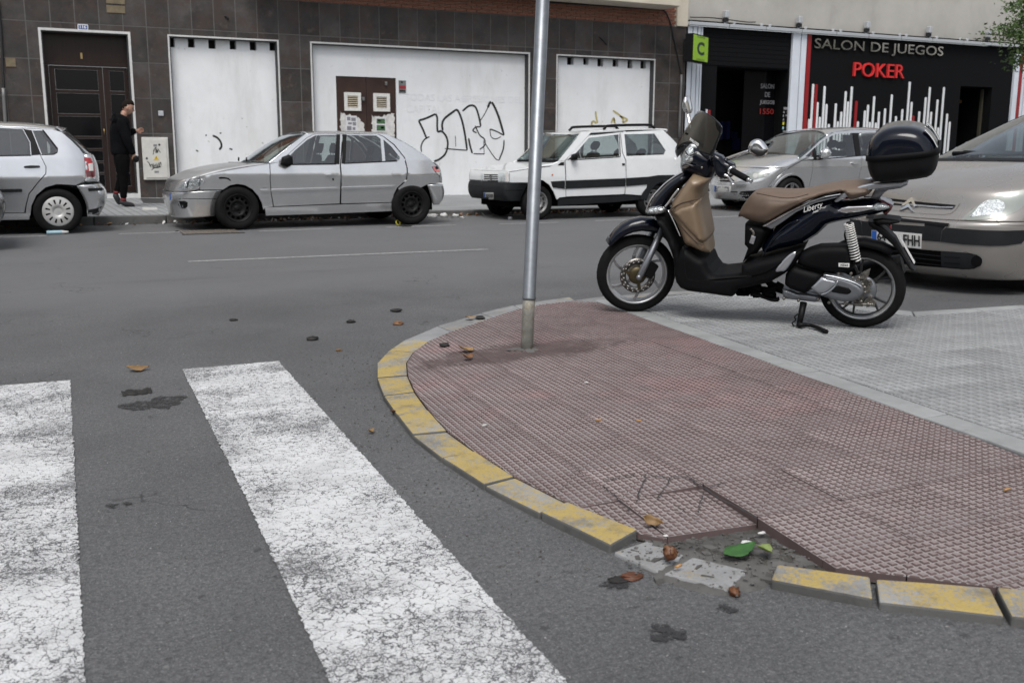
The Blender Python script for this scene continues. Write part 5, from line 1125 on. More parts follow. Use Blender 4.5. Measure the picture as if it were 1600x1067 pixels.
jk = [[('j0', Q(212, 560), (.17, .17)), ('j', Q(208, 520), (.19, .18)), ('j1', Q(203, 430), (.185, .18)), ('j2', Q(196, 320), (.19, .18)), ('j3', Q(205, 250), (.16, .16)), ('j4', Q(226, 208), (.105, .11))]]
for s in (-1, 1): jk.append([('j2', chest, .16), ('js%d' % s, sh[s] + Vector((-.01, 0, 0)), .1), ('je%d' % s, el[s], .078), ('jw%d' % s, wr[s] + (wr[s] - el[s]).normalized() * .03, .05)])
jk.append([('j3', Q(205, 245), .12), ('hood', Q(160, 215), (.07, .1)), ('hood2', Q(150, 245), (.05, .08))])
skinned('jacket', jk, 'jacket', 2)
trz = [[('t', Q(212, 500), (.16, .15)), ('t1', Q(212, 560), (.165, .155))]]
for s in (-1, 1): trz.append([('t1', Q(212, 560), .12), ('th%d' % s, (hips[s] + kn[s]) / 2, .12), ('tk%d' % s, kn[s], .088), ('ta%d' % s, kn[s] + (an[s] - kn[s]) * .55, .066), ('tb%d' % s, kn[s] + (an[s] - kn[s]) * .93, .06)])
skinned('trousers', trz, 'trousers', 2)
for s, pts in ((-1, [(222, 940), (250, 955), (300, 965)]), (1, [(165, 885), (180, 915), (195, 945)])):
    t_ = -.1 if s < 0 else .1; a_ = Q(*pts[0], t_); b_ = Q(*pts[1], t_); c_ = Q(*pts[2], t_)
    m = MB(); m.tube([an[s] + Vector((0, 0, .045)), an[s] - Vector((0, 0, .0))], [.05, .048], 10); m.build('sock', MT['red_sock'], person)
    back = a_ - (c_ - a_) * .32; m = MB(); m.tube([back, a_, b_, c_, c_ + (c_ - b_) * .45], [.03, .05, .048, .042, .02], 12, flat=1.0); m.build('shoe', MT['shoe'], person)
p = Q(335, 580, NS - .05); m = MB(); m.sphere(p, .06, 0, 8, (.8, .35, 1.0)); tag(m.build('pouch', MT['black_plastic']), 'small black pouch held in the lowered hand of the walking man', 'pouch')
# ================================================================== CARS
class Car:
    def __init__(s, name, label, x, Yn, wid, paint, group='cars parked along the street', zc=.74, k1=.20, zb=.95, k2=.30, k3=.2, front=(0, .5, .12), rear=(9, .5, .12), px=None):
        s.Yn, s.Yc, s.paint = Yn, Yn + wid / 2, paint; s.zc, s.k1, s.zb, s.k2, s.k3, s.fr, s.re = zc, k1, zb, k2, k3, front, rear; s.px = px
        s.root = thing(name, label, 'car', (x, s.Yc, 0), group); s.cv, s.cf = [], []; s.far = Vector((0, 2 * s.Yc, 0))
    def inset(s, x, z):
        i = max(0, z - s.zc) * s.k1 + max(0, z - s.zb) * (s.k2 - s.k1) + (max(0, s.zc - z) * s.k3 if z < s.zc else 0) + .25 * max(0, s.zc - .25 - z) ** 2
        i += .02 * math.exp(-((z - s.zc) / .06) ** 2) * 0
        xf, df, af = s.fr; xr, dr, ar = s.re
        if x < xf + df: i += af * ((xf + df - x) / df) ** 2.5
        if x > xr - dr: i += ar * ((x - xr + dr) / dr) ** 2.5
        return i
    def at(s, x, z, off=0.0): return Vector((x, s.Yn + s.inset(x, z) + off, z))
    def un(s, u, v, off=0.0):
        Y = s.Yn
        for _ in range(8): p = yp(u, v, Y); Y = s.Yn + s.inset(p.x, p.z) + off
        return yp(u, v, Y)
    def P(s, *q): return s.px(*q) if s.px else q
    def E(s, pts): return [s.un(*s.P(*q)) for q in pts]
    def C(s, pts, dy=0.0): return [yp(*s.P(*q), s.Yc + dy) for q in pts]
    def keep(s, mb): o = len(s.cv); s.cv += [Vector(v) for v in mb.v]; s.cf += [[i + o for i in f] for f in mb.f]
    def side(s, name, pts, mat=None, holes=(), off=0.0, rim=.02, step=.055, both=True, world=False, smooth=0, parent=None, rnd=0.0, keep=True):
        """a body panel drawn as its outline in the photograph (or in metres) and laid on the flank; its twin on the far flank too"""
        cv = (lambda q: tuple(q)) if world else (lambda q: (lambda p: (p.x, p.z))(s.un(*s.P(*q), off)))
        poly = [cv(q) for q in pts]; hs_ = [[cv(q) for q in h] for h in holes]
        if rnd: poly = roundpoly(poly, rnd, 2); hs_ = [roundpoly(h, rnd, 2) for h in hs_]
        if smooth: poly = smoothpoly(poly, smooth)
        mb = panel(poly, lambda a, b: s.at(a, b, off), hs_, step, rim, (0, 1, 0), flip=False); m = MT[mat or s.paint]; s.nmain = max(i for f, sm in zip(mb.f, mb.s) if sm for i in f) + 1
        if sum(s.tri_n(mb, f) for f in range(min(12, len(mb.f)))) > 0: mb.f = [f[::-1] for f in mb.f]
        if keep: s.keep(mb)
        nm = []; e = .004; nv = s.nmain
        for k in range(len(mb.v)):
            if k < nv:
                v = mb.v[k]; gx = (s.inset(v.x + e, v.z) - s.inset(v.x - e, v.z)) / (2 * e); gz = (s.inset(v.x, v.z + e) - s.inset(v.x, v.z - e)) / (2 * e); nm.append(Vector((gx, -1, gz)).normalized())
            else: nm.append(Vector((0, 0, 0)))
        o = mb.build(name, m, parent or s.root); o.data.normals_split_custom_set_from_vertices(nm)
        if both:
            s.twin = mirror_mb(mb, s.Yc).build(name, m, parent or s.root); s.twin.data.normals_split_custom_set_from_vertices([Vector((n.x, -n.y, n.z)) for n in nm])
        return o
    def tri_n(s, mb, k): a, b, c = (mb.v[i] for i in mb.f[k][:3]); return 1 if (b - a).cross(c - a).y > 0 else -1
    def loft(s, name, E, Cn, mat=None, keep=True, parent=None, skirt=0.0, **kw):
        mb = crossloft(E, Cn, s.Yc, **kw)
        if keep: s.keep(mb)
        o = mb.build(name, MT[mat or s.paint], parent or s.root)
        sd = o.modifiers.new('thick', 'SOLIDIFY'); sd.thickness = .004; sd.offset = 0
        return o
    def bvh(s): return BVHTree.FromPolygons([tuple(v) for v in s.cv], s.cf)
    def decal(s, name, pts, mat, off=.006, step=3.0, rim=.006, both=True, parent=None, smooth=0, world=False, mats=None, twin_parent=None):
        """a lamp, grille or badge laid on the body where the photograph shows it, with its mirror image"""
        tree = s.bvh(); poly = [s.P(*q) if not world else q for q in pts]
        if smooth: poly = smoothpoly(poly, smooth)
        P_, T_, L_ = cdt_fill(poly, (), step); hit = []; O = Vector((0, 0, CAM_H))
        for u, v in P_:
            d = Vector(ray(u, v)).normalized(); h = tree.ray_cast(O, d); hit.append((h[0], h[3], d) if h[0] is not None else (None, None, d))
        ds = [h[3] if False else (h[0] - O).length for h in hit if h[0] is not None]; md = sorted(ds)[len(ds) // 2] if ds else 10
        V = []
        for p, dd, d in hit:
            if p is None or dd > md + .6 or dd < md - .6: p = O + d * md
            V.append(p - d * off)
        okv = [h[0] is not None and abs((h[0] - O).length - md) < .6 for h in hit]
        if any(okv): T_ = [t for t in T_ if all(okv[i] for i in t)]
        T_ = [t if (V[t[1]] - V[t[0]]).cross(V[t[2]] - V[t[0]]).dot(V[t[0]] - O) < 0 else t[::-1] for t in T_]
        mb = MB(); mb.add(V, T_, 0, True)
        if rim:
            E_ = bedges(T_); idx = sorted({i for e in E_ for i in e}); mp = {i: k for k, i in enumerate(idx)}; n = len(idx)
            mb.add([V[i] for i in idx] + [V[i] + hit[i][2] * (rim + off) for i in idx], [(mp[b], mp[a], mp[a] + n, mp[b] + n) for a, b in E_], 0, False)
        o = mb.build(name, MT[mat] if isinstance(mat, str) else mat, parent or s.root)
        if both: s.twin = mirror_mb(mb, s.Yc).build(name, MT[mat] if isinstance(mat, str) else mat, twin_parent or parent or s.root)
        return o
    def block(s, name, x0, x1, z0, z1, ins, mat, y=None): m = MB(); m.box(x0, x1, s.Yn + ins, 2 * s.Yc - s.Yn - ins, z0, z1); return m.build(name, MT[mat], s.root)
    def seats(s, xs, z0=.42, mat='fabric_dark', hole=False):
        for x, ztop in xs:
            for dy in (-.36, .36):
                f = lambda a, b, t: (a, s.Yc + dy + t, b); zh = ztop - .17
                m = pillow([(x - .05, z0 - .1), (x + .45, z0 - .05), (x + .42, z0 + .12), (x - .06, z0 + .14)], .22, .06, f, .08); m2 = pillow([(x + .38, z0 + .02), (x + .52, z0 + .02), (x + .68, zh), (x + .58, zh)], .21, .05, f, .08, mb=m); st = m.build('seat', MT[mat], s.root)
                m = pillow([(x + .60, zh + .03), (x + .68, zh + .02), (x + .72, ztop), (x + .63, ztop)], .13, .04, f, .06); m.tube([(x + .63, s.Yc + dy - .06, zh - .04), (x + .64, s.Yc + dy - .06, zh + .06)], .006, 5); m.tube([(x + .63, s.Yc + dy + .06, zh - .04), (x + .64, s.Yc + dy + .06, zh + .06)], .006, 5); m.build('headrest', MT[mat], st)
    def wheel(s, x, R, wd, rr, style, steer=0.0, sides=(0, 1), ins=.02):
        for k in sides:
            sg = 1 if k == 0 else -1; c = Vector((x, s.Yn + ins + wd / 2 if k == 0 else 2 * s.Yc - s.Yn - ins - wd / 2, R)); M = Matrix.Translation(c) @ Matrix.Rotation(steer, 4, 'Z') @ (Matrix.Identity(4) if k == 0 else Matrix.Rotation(math.pi, 4, 'Z'))
            wheel_parts(M, R, wd, rr, style, s.root)
def xf(mb, M): mb.v = [M @ Vector(v) for v in mb.v]; return mb
def wheel_parts(M, R, wd, rr, style, root):
    """wheel in its own frame, outer face towards -Y"""
    h = wd / 2; m = MB()
    prof = [(rr - .012, h * .55), (rr, h * .86), (rr + .012, h * .95), ((R + rr) / 2, h * 1.03), (R - .03, h * .95), (R - .008, h * .72), (R, h * .4), (R, 0), (R, -h * .4), (R - .008, -h * .72), (R - .03, -h * .95), ((R + rr) / 2, -h * 1.03), (rr + .012, -h * .95), (rr, -h * .86), (rr - .012, -h * .55)]
    m.lathe(prof, (0, 0, 0), (0, 1, 0), 48)
    for rad in (-.45, -.15, .15, .45): m.lathe([(R + .0008, h * rad - .004), (R - .006, h * rad - .001), (R - .006, h * rad + .001), (R + .0008, h * rad + .004)], (0, 0, 0), (0, 1, 0), 48)
    tyre = xf(m, M).build('wheel', MT['rubber'], root)
    m = MB(); mats = {'steel': 'steel_black', 'steel_grey': 'steel_grey', 'cover': 'hubcap', 'alloy': 'alloy'}[style]
    m.lathe([(rr - .01, h * .7), (rr - .012, -h * .7), (rr + .004, -h * .9), (rr - .006, -h * .92), (rr - .02, -h * .72)], (0, 0, 0), (0, 1, 0), 48)
    if style in ('steel', 'steel_grey'):
        n = 12 if style == 'steel' else 10; r0, r1 = rr * .62, rr * .80; segs = 72
        m.lathe([(rr - .02, -h * .72), (rr * .88, -h * .45), (r1, -h * .50)], (0, 0, 0), (0, 1, 0), segs); m.lathe([(r0, -h * .58), (rr * .55, -h * .62), (rr * .50, -h * .60), (rr * .44, -h * .38), (rr * .2, -h * .34), (rr * .17, -h * .44), (0, -h * .44)], (0, 0, 0), (0, 1, 0), 36)
        for k in range(n):                # spokes of steel between the vent holes
            a0, a1 = 2 * math.pi * (k + .22) / n, 2 * math.pi * (k + .78) / n; m.lathe([(r1, -h * .50), (r0, -h * .58)], (0, 0, 0), (0, 1, 0), 4, a0=a1, a1=a0 + 2 * math.pi / n)
        for k in range(4): a_ = math.pi / 2 * k + .4; m.lathe([(.012, 0), (.012, -.012), (0, -.012)], (math.cos(a_) * rr * .3, -h * .36, math.sin(a_) * rr * .3), (0, 1, 0), 6)
    elif style == 'cover':
        m.lathe([(rr * 1.0, -h * .92), (rr * .93, -h * .98), (rr * .82, -h * 1.0)], (0, 0, 0), (0, 1, 0), 60); m.lathe([(rr * .52, -h * 1.1), (rr * .33, -h * 1.12), (rr * .30, -h * 1.02), (rr * .24, -h * 1.02), (0, -h * 1.04)], (0, 0, 0), (0, 1, 0), 40)
        for k in range(12): a0, a1 = 2 * math.pi * (k + .16) / 12, 2 * math.pi * (k + .84) / 12; m.lathe([(rr * .83, -h * 1.0), (rr * .66, -h * 1.08), (rr * .51, -h * 1.1)], (0, 0, 0), (0, 1, 0), 4, a0=a0, a1=a1)
        for k in range(12): a0, a1 = 2 * math.pi * (k + .84) / 12, 2 * math.pi * (k + 1.16) / 12; m.lathe([(rr * .83, -h * .9), (rr * .51, -h * .95)], (0, 0, 0), (0, 1, 0), 2, a0=a0, a1=a1, mi=1)
    else:
        m.lathe([(rr - .02, -h * .8), (rr * .93, -h * .72)], (0, 0, 0), (0, 1, 0), 48); m.lathe([(rr * .24, -h * .7), (rr * .2, -h * .9), (0, -h * .92)], (0, 0, 0), (0, 1, 0), 24)
        for k in range(5):
            a_ = 2 * math.pi * k / 5 + .3
            for da in (-.13, .13): d = Vector((math.cos(a_ + da), 0, math.sin(a_ + da))); e = Vector((-d.z, 0, d.x)); m.obox(d * rr * .56 + Vector((0, -h * .78, 0)), d * rr * .38, Vector((0, .014, 0)), e * rr * .055)
    m.lathe([(rr * .9, h * .3), (0, h * .3)], (0, 0, 0), (0, 1, 0), 24, mi=1)
    xf(m, M).build('rim', [MT[mats], MT['dark_under']], tyre)
    return tyre
def handle(car, x0, x1, y0, y1, mat): car.side('door_handle', [(x0, y0), (x1, y0), (x1, y1), (x0, y1)], mat, off=-.022, rim=.03, step=.05, rnd=.014, keep=False)
def plate(car, pts, txt=None, wd=.44, both=False):
    o = car.decal('number_plate', pts, 'white_plate', .012, both=False); return o

# ---------------------------------------------------------------- silver five-door hatchback (dented wing)
A_ = lambda x, y: (240 + x / 3.3333, 160 + y / 3.3333)
c = Car('hatchback', 'silver five-door hatchback with black steel wheels and a dented front wing', 3.9, 14.02, 1.69, 'silver_paint', front=(1.9, .75, .16), rear=(5.85, .6, .12), px=A_)
c.loft('bonnet', c.E([(240, 386), (400, 351), (500, 334), (560, 326), (596, 320)]), c.C([(96, 403), (175, 362), (300, 331), (400, 319), (462, 313)]), 'matt_bonnet', sup=3.2, n=20)
c.loft('nose', c.E([(242, 384), (240, 400), (238, 430), (240, 457)]), c.C([(94, 402), (84, 414), (74, 438), (70, 460)]), 'silver_paint', sup=3.0, n=28)
fb = c.loft('front_bumper', c.E([(352, 459), (346, 480), (335, 520), (324, 560), (318, 592)]), c.C([(62, 461), (60, 478), (64, 512), (84, 560), (92, 592)]), 'silver_paint', sup=3.4, n=30)
c.loft('roof', c.E([(792, 166), (860, 164), (985, 164), (1100, 164), (1216, 168)]), c.C([(760, 156), (850, 151), (985, 151), (1100, 154), (1196, 160)]), pz=3.0, px=1.5, n=14)
ws = c.loft('windscreen', c.E([(600, 319), (645, 284), (700, 238), (745, 201), (788, 168)]), c.C([(468, 311), (545, 255), (620, 208), (690, 176), (757, 157)]), 'car_glass', pz=2.4, px=2.0, keep=False)
c.loft('rear_screen', c.E([(1224, 172), (1300, 206), (1380, 256), (1450, 307)]), [Vector((p.x + d, c.Yc, p.z + .03)) for p, d in zip(c.E([(1224, 172), (1300, 206), (1380, 256), (1450, 307)]), (.0, .02, .03, .04))], 'car_glass', pz=2.4, px=2.2, keep=False)
c.loft('tailgate', c.E([(1452, 309), (1478, 334), (1490, 380), (1492, 420)]), [Vector((p.x + d, c.Yc, p.z)) for p, d in zip(c.E([(1452, 309), (1478, 334), (1490, 380), (1492, 420)]), (.05, .06, .07, .07))], sup=4, n=20)
c.loft('rear_bumper', c.E([(1426, 430), (1438, 470), (1448, 505), (1456, 534)]), [Vector((c.un(*A_(1492, 420)).x + d, c.Yc, p.z)) for p, d in zip(c.E([(1426, 430), (1438, 470), (1448, 505), (1456, 534)]), (.12, .15, .13, .06))], sup=4.5, n=26)
c.side('fender', [(603, 320), (605, 400), (610, 470), (622, 543), (582, 546), (572, 560), (564, 525), (546, 488), (515, 453), (475, 431), (435, 425), (395, 433), (362, 455), (242, 456), (242, 388), (320, 369), (400, 353), (500, 336), (560, 327)], step=.045)
c.side('pillar', [(602, 318), (655, 311), (735, 239), (795, 186), (833, 166), (790, 166), (745, 200), (700, 237), (645, 284)])
fd_ = c.side('front_door', [(607, 321), (609, 400), (614, 470), (627, 542), (969, 527), (969, 330), (982, 167), (836, 168), (797, 188), (737, 241), (658, 312)], holes=[[(668, 322), (735, 252), (800, 196), (842, 174), (952, 170), (944, 321)]])
rd_ = c.side('rear_door', [(977, 527), (976, 330), (990, 167), (1165, 167), (1196, 181), (1250, 223), (1304, 290), (1318, 345), (1314, 403), (1268, 445), (1250, 480), (1243, 520)], holes=[[(1006, 172), (1160, 174), (1182, 191), (1192, 309), (998, 317)], [(1197, 194), (1240, 233), (1282, 286), (1282, 300), (1268, 305), (1207, 308)]])
c.side('side_window', [(665, 324), (733, 250), (799, 194), (842, 171), (955, 167), (947, 324)], 'car_glass', off=.012, rim=0); c.side('side_window', [(1002, 169), (1160, 171), (1186, 189), (1197, 312), (994, 320)], 'car_glass', off=.012, rim=0); c.side('side_window', [(1192, 190), (1240, 229), (1286, 284), (1286, 302), (1268, 308), (1202, 311)], 'car_glass', off=.012, rim=0)
c.side('pillar_trim', [(953, 168), (972, 168), (968, 323), (943, 323)], 'seal', off=-.003); c.side('pillar_trim', [(988, 168), (1006, 169), (998, 320), (979, 320)], 'seal', off=-.003); c.side('window_seal', [(660, 322), (952, 318), (951, 325), (664, 329)], 'seal', off=-.004); c.side('window_seal', [(990, 316), (1270, 303), (1270, 309), (990, 322)], 'seal', off=-.004)
c.side('quarter_panel', [(1168, 165), (1216, 168), (1224, 173), (1300, 207), (1380, 257), (1450, 308), (1476, 335), (1488, 380), (1490, 420), (1424, 428), (1392, 445), (1345, 437), (1302, 447), (1280, 460), (1274, 449), (1320, 408), (1324, 345), (1309, 287), (1254, 219), (1198, 177)], step=.045)
c.side('sill', [(580, 548), (900, 535), (1244, 524), (1247, 566), (900, 580), (585, 590)], off=-.012)
for q in ([(556, 456), (606, 455), (606, 466), (565, 467)], [(612, 455), (968, 444), (968, 454), (612, 466)], [(978, 443), (1262, 434), (1258, 443), (978, 454)]): c.side('rub_strip', q, 'silver_paint', off=-.016, rim=.02, keep=False)
handle(c, 895, 946, 363, 382, 'silver_paint'); handle(c, 1243, 1292, 354, 374, 'silver_paint')
hl = c.decal('headlight', [(125, 447), (148, 418), (205, 403), (268, 400), (271, 408), (238, 444), (222, 453), (130, 452)], 'lamp_bowl', .004); tw = c.twin
c.decal('lens', [(127, 446), (150, 420), (205, 405), (266, 402), (268, 408), (236, 442), (222, 451), (132, 450)], 'lens_clear', .02, rim=0, parent=hl, twin_parent=tw)
c.decal('lamp_divider', [(178, 412), (184, 411), (174, 450), (168, 450)], 'black_plastic', .012, rim=0, parent=hl, twin_parent=tw)
c.decal('grille', [(84, 436), (88, 418), (98, 410), (128, 418), (122, 440)], 'black_plastic', .004); c.decal('air_intake', [(84, 548), (80, 518), (162, 514), (178, 522), (176, 545), (165, 553), (95, 557)], 'black_plastic', .004); c.decal('fog_lamp', [(136, 540), (140, 530), (150, 528), (158, 535), (156, 547), (146, 551), (138, 548)], 'lens_clear', .012)
c.decal('number_plate', [(60, 480), (88, 473), (91, 508), (66, 514)], 'plate_blue', .012, both=False)
c.decal('bumper_seam', [(62, 500), (330, 502), (330, 505), (62, 503)], 'seal', .003, rim=0)
tl = c.decal('tail_light', [(1449, 336), (1478, 333), (1491, 352), (1493, 390), (1470, 366)], 'seal', .004); tw = c.twin; c.decal('lens', [(1452, 337), (1476, 335), (1488, 354), (1489, 362), (1466, 360)], 'lamp_red_pale', .008, parent=tl, twin_parent=tw); c.decal('lens', [(1469, 363), (1489, 364), (1491, 384)], 'lamp_white', .008, parent=tl, twin_parent=tw)
c.decal('scrape', [(338, 393), (352, 389), (372, 391), (392, 395), (404, 408), (398, 409), (384, 400), (362, 398), (344, 400)], 'black_plastic', .003, rim=0, both=False); c.decal('scrape', [(190, 468), (206, 464), (212, 468), (202, 474)], 'black_plastic', .003, rim=0, both=False); c.decal('scrape', [(255, 462), (285, 461), (285, 464), (256, 466)], 'black_plastic', .003, rim=0, both=False)
c.decal('badge', [(566, 440), (588, 438), (588, 447), (567, 448)], 'chrome', .003, both=False); c.decal('keyhole', [(930, 397), (938, 396), (940, 406), (932, 408)], 'seal', .003, rim=0, both=False)
m = pillow([(0, 0), (.02, .10), (.12, .135), (.17, .10), (.17, 0), (.09, -.04)], .05, .045, lambda a, b, t: (c.un(*A_(655, 322)).x + a, c.Yn - .04 + t, c.un(*A_(655, 322)).z + b - .005), .02); m.build('mirror', MT['black_plastic'], c.root); m = mirror_mb(m, c.Yc); m.build('mirror', MT['black_plastic'], c.root)
c.block('underbody', 2.25, 5.65, .20, .56, .27, 'dark_under'); c.block('floor', 3.1, 5.3, .56, .58, .12, 'dark_under'); c.block('dashboard', 2.9, 3.45, .58, .90, .17, 'dash'); c.block('parcel_shelf', 5.2, 5.6, .86, .88, .2, 'dash')
c.seats(((3.55, 1.18), (4.35, 1.14))); m = MB(); m.lathe([(.17, -.01), (.185, 0), (.17, .01), (.16, 0), (.17, -.01)], (3.55, c.Yc - .36, .86), (-.85, 0, .5), 20); m.build('steering_wheel', MT['dash'], c.root)
for k in range(2):
    m = MB(); x0 = 2.85 + .05 * k; m.tube([(2.93, c.Yc - .5 + .55 * k, .93), (2.99, c.Yc - .2 + .55 * k, .965)], .012, 5); m.build('wiper', MT['black_plastic'], c.root)
c.wheel(2.72, .298, .19, .19, 'steel', math.radians(4)); c.wheel(5.24, .298, .19, .19, 'steel')
hatch = c

# ---------------------------------------------------------------- white boxy three-door car
P_ = lambda x, y: (720 + x / 4.2105, 160 + y / 4.2105)
c = Car('small_car', 'small boxy white three-door car with black bumpers and roof rails, behind the signpost', 8.4, 14.2, 1.5, 'white_paint', zc=.66, k1=.07, zb=.95, k2=.20, k3=.05, front=(6.8, .3, .03), rear=(10.05, .3, .03), px=P_)
ne = c.E([(320, 457), (320, 490), (322, 528)]); nc = [Vector((p.x - d, c.Yc, p.z)) for p, d in zip(ne, (.03, .05, .06))]
c.loft('nose', ne, nc, 'white_paint', sup=7, n=26)
c.loft('bonnet', c.E([(320, 456), (450, 437), (540, 425), (590, 420), (630, 390)]), [Vector((ne[0].x - .03, c.Yc, ne[0].z + .005))] + c.C([(330, 420), (440, 400), (500, 392), (582, 382)]), sup=5.5, n=20)
be = c.E([(446, 527), (428, 560), (402, 612), (388, 650)]); bx = ne[0].x
c.loft('front_bumper', be, [Vector((bx - d, c.Yc, p.z)) for p, d in zip(be, (.08, .11, .10, .04))], 'bumper_grey', sup=8, n=34)
c.loft('roof', c.E([(800, 196), (900, 190), (1060, 183), (1330, 181), (1346, 196)]), c.C([(712, 208), (850, 186), (1000, 178), (1270, 174), (1322, 190)]), pz=4, px=2, n=14)
c.loft('windscreen', c.E([(638, 387), (712, 298), (789, 207)]), c.C([(592, 381), (652, 296), (710, 211)]), 'car_glass', pz=2.5, px=2.5, keep=False)
c.side('fender', [(323, 460), (450, 440), (590, 424), (632, 392), (683, 388), (688, 510), (690, 622), (650, 626), (632, 640), (612, 590), (582, 542), (542, 513), (495, 505), (455, 518), (440, 527), (323, 527)], step=.045)
c.side('cowl_vent', [(636, 415), (660, 395), (680, 393), (680, 416)], 'seal', off=-.004)
c.side('pillar', [(640, 388), (684, 384), (838, 220), (860, 196), (792, 196), (760, 242)], step=.05)
c.side('door', [(691, 386), (740, 326), (842, 221), (1047, 199), (1062, 335), (1083, 385), (1086, 500), (1076, 604), (693, 620)], holes=[[(742, 374), (744, 350), (842, 235), (1038, 212), (1046, 355)]])
c.side('quarter_panel', [(1053, 198), (1330, 183), (1346, 198), (1420, 272), (1440, 330), (1452, 420), (1452, 500), (1410, 505), (1360, 492), (1310, 496), (1262, 520), (1222, 570), (1196, 612), (1082, 604), (1091, 500), (1090, 385), (1068, 335)], holes=[[(1076, 211), (1274, 207), (1348, 318), (1340, 345), (1090, 355)]])
c.side('side_window', [(738, 377), (742, 348), (842, 231), (1042, 208), (1050, 358)], 'car_glass', off=.012, rim=0); c.side('side_window', [(1072, 208), (1276, 204), (1352, 319), (1343, 348), (1088, 359)], 'car_glass', off=.012, rim=0)
c.side('window_seal', [(738, 376), (1048, 356), (1048, 362), (738, 382)], 'seal', off=-.004); c.side('window_seal', [(1042, 209), (1046, 209), (1053, 357), (1047, 357)], 'seal', off=-.004)
c.side('window_seal', [(700, 380), (745, 372), (745, 345), (738, 350)], 'seal', off=-.004)
for q in ([(594, 521), (686, 516), (686, 570), (606, 560)], [(692, 516), (1085, 500), (1083, 553), (692, 570)], [(1091, 499), (1238, 490), (1236, 540), (1090, 553)]): c.side('rub_band', q, 'bumper_grey', off=-.012, rim=.016, keep=False)
c.side('arch_flare', [(1238, 490), (1300, 480), (1400, 478), (1452, 490), (1452, 520), (1400, 512), (1340, 512), (1285, 540), (1245, 590), (1225, 640), (1180, 640), (1195, 600), (1225, 560)], 'bumper_grey', off=-.014, keep=False)
c.side('sill', [(640, 642), (660, 632), (1080, 612), (1190, 618), (1180, 640), (1040, 655), (640, 680)], 'bumper_grey', off=.01)
c.side('door_handle', [(1063, 402), (1080, 402), (1080, 416), (1063, 416)], 'seal', off=-.008, rim=.01, keep=False); c.decal('side_repeater', [(598, 474), (606, 472), (609, 480), (603, 485), (597, 481)], 'lamp_orange', .006)
hl = c.decal('headlight', [(246, 464), (312, 461), (318, 524), (246, 526)], 'lamp_bowl', .004, both=False); c.decal('lens', [(247, 465), (290, 463), (292, 524), (247, 525)], 'lens_clear', .016, both=False, rim=0, parent=hl); c.decal('turn_signal', [(293, 463), (311, 462), (317, 522), (295, 523)], 'lamp_white', .012, both=False, parent=hl)
hl = c.decal('headlight', [(130, 466), (148, 464), (149, 526), (130, 526)], 'lamp_bowl', .004, both=False); c.decal('lens', [(131, 467), (147, 466), (148, 525), (131, 525)], 'lens_clear', .016, both=False, rim=0, parent=hl)
gr = c.decal('grille', [(150, 462), (245, 462), (245, 527), (150, 527)], 'black_plastic', .004, both=False)
for k in range(4): c.decal('grille_bar', [(152, 474 + k * 13), (243, 474 + k * 13), (243, 480 + k * 13), (152, 480 + k * 13)], 'bumper_grey', .016, both=False, parent=gr)
c.decal('badge', [(188, 478), (203, 478), (199, 522), (192, 522)], 'steel_grey', .022, both=False, parent=gr)
c.decal('air_slot', [(142, 565), (212, 566), (212, 588), (142, 588)], 'dark_under', .003, rim=0, both=False); pl_ = c.decal('number_plate', [(150, 594), (215, 594), (216, 638), (152, 639)], 'white_plate', .014, both=False)
c.decal('plate_band', [(151, 596), (160, 596), (161, 637), (153, 637)], 'plate_blue', .018, both=False, rim=0, parent=pl_)
for k in range(6): x = 166 + k * 8; c.decal('plate_mark', [(x, 603), (x + 5, 603), (x + 5.5, 628), (x + .5, 628)], 'plate_ink', .018, both=False, rim=0, parent=pl_)
c.decal('bumper_seam', [(228, 580), (410, 576), (410, 580), (228, 584)], 'dark_under', .003, rim=0, both=False)
for pts in ([(940, 180), (952, 166), (970, 156), (1100, 151), (1240, 150), (1258, 158), (1276, 173)],):
    pr = [c.un(*P_(*q), .06) for q in pts]; pr = [Vector(q) for q in catmull([tuple(p) for p in pr], 4)]; m = MB(); m.tube(pr, .022, 8); rl = m.build('roof_rail', MT['black_plastic'], c.root); m = MB(); m.tube([Vector((p.x, 2 * c.Yc - p.y, p.z)) for p in pr], .022, 8); m.build('roof_rail', MT['black_plastic'], c.root)
m = MB(); p0 = c.un(*P_(700, 380)); m = pillow([(0, 0), (.0, .09), (.07, .11), (.10, .08), (.1, 0)], .05, .03, lambda a, b, t: (p0.x + .05 + a, c.Yn - .03 + t, p0.z + b - .005), .02); m.build('mirror', MT['black_plastic'], c.root); mirror_mb(m, c.Yc).build('mirror', MT['black_plastic'], c.root)
xr_ = 10.06; zr_ = [1.36, 1.15, .95, .6, .5]
c.loft('rear_screen', [c.at(9.68, 1.36), c.at(9.86, 1.15), c.at(10.0, .97)], [Vector((9.72, c.Yc, 1.385)), Vector((9.92, c.Yc, 1.16)), Vector((10.05, c.Yc, .97))], 'car_glass', pz=3, px=3, keep=False); c.loft('tailgate', [c.at(10.0, .97), c.at(10.06, .75), c.at(10.06, .55)], [Vector((10.06, c.Yc, .97)), Vector((10.1, c.Yc, .75)), Vector((10.1, c.Yc, .55))], sup=7, n=20); c.loft('rear_bumper', [c.at(9.9, .55), c.at(9.95, .4), c.at(9.95, .3)], [Vector((10.18, c.Yc, .55)), Vector((10.19, c.Yc, .4)), Vector((10.15, c.Yc, .3))], 'bumper_grey', sup=8, n=26)
c.block('underbody', 7.0, 9.95, .2, .52, .22, 'dark_under'); c.block('floor', 7.7, 9.8, .52, .54, .1, 'dark_under'); c.block('dashboard', 7.7, 8.0, .54, .93, .15, 'dash')
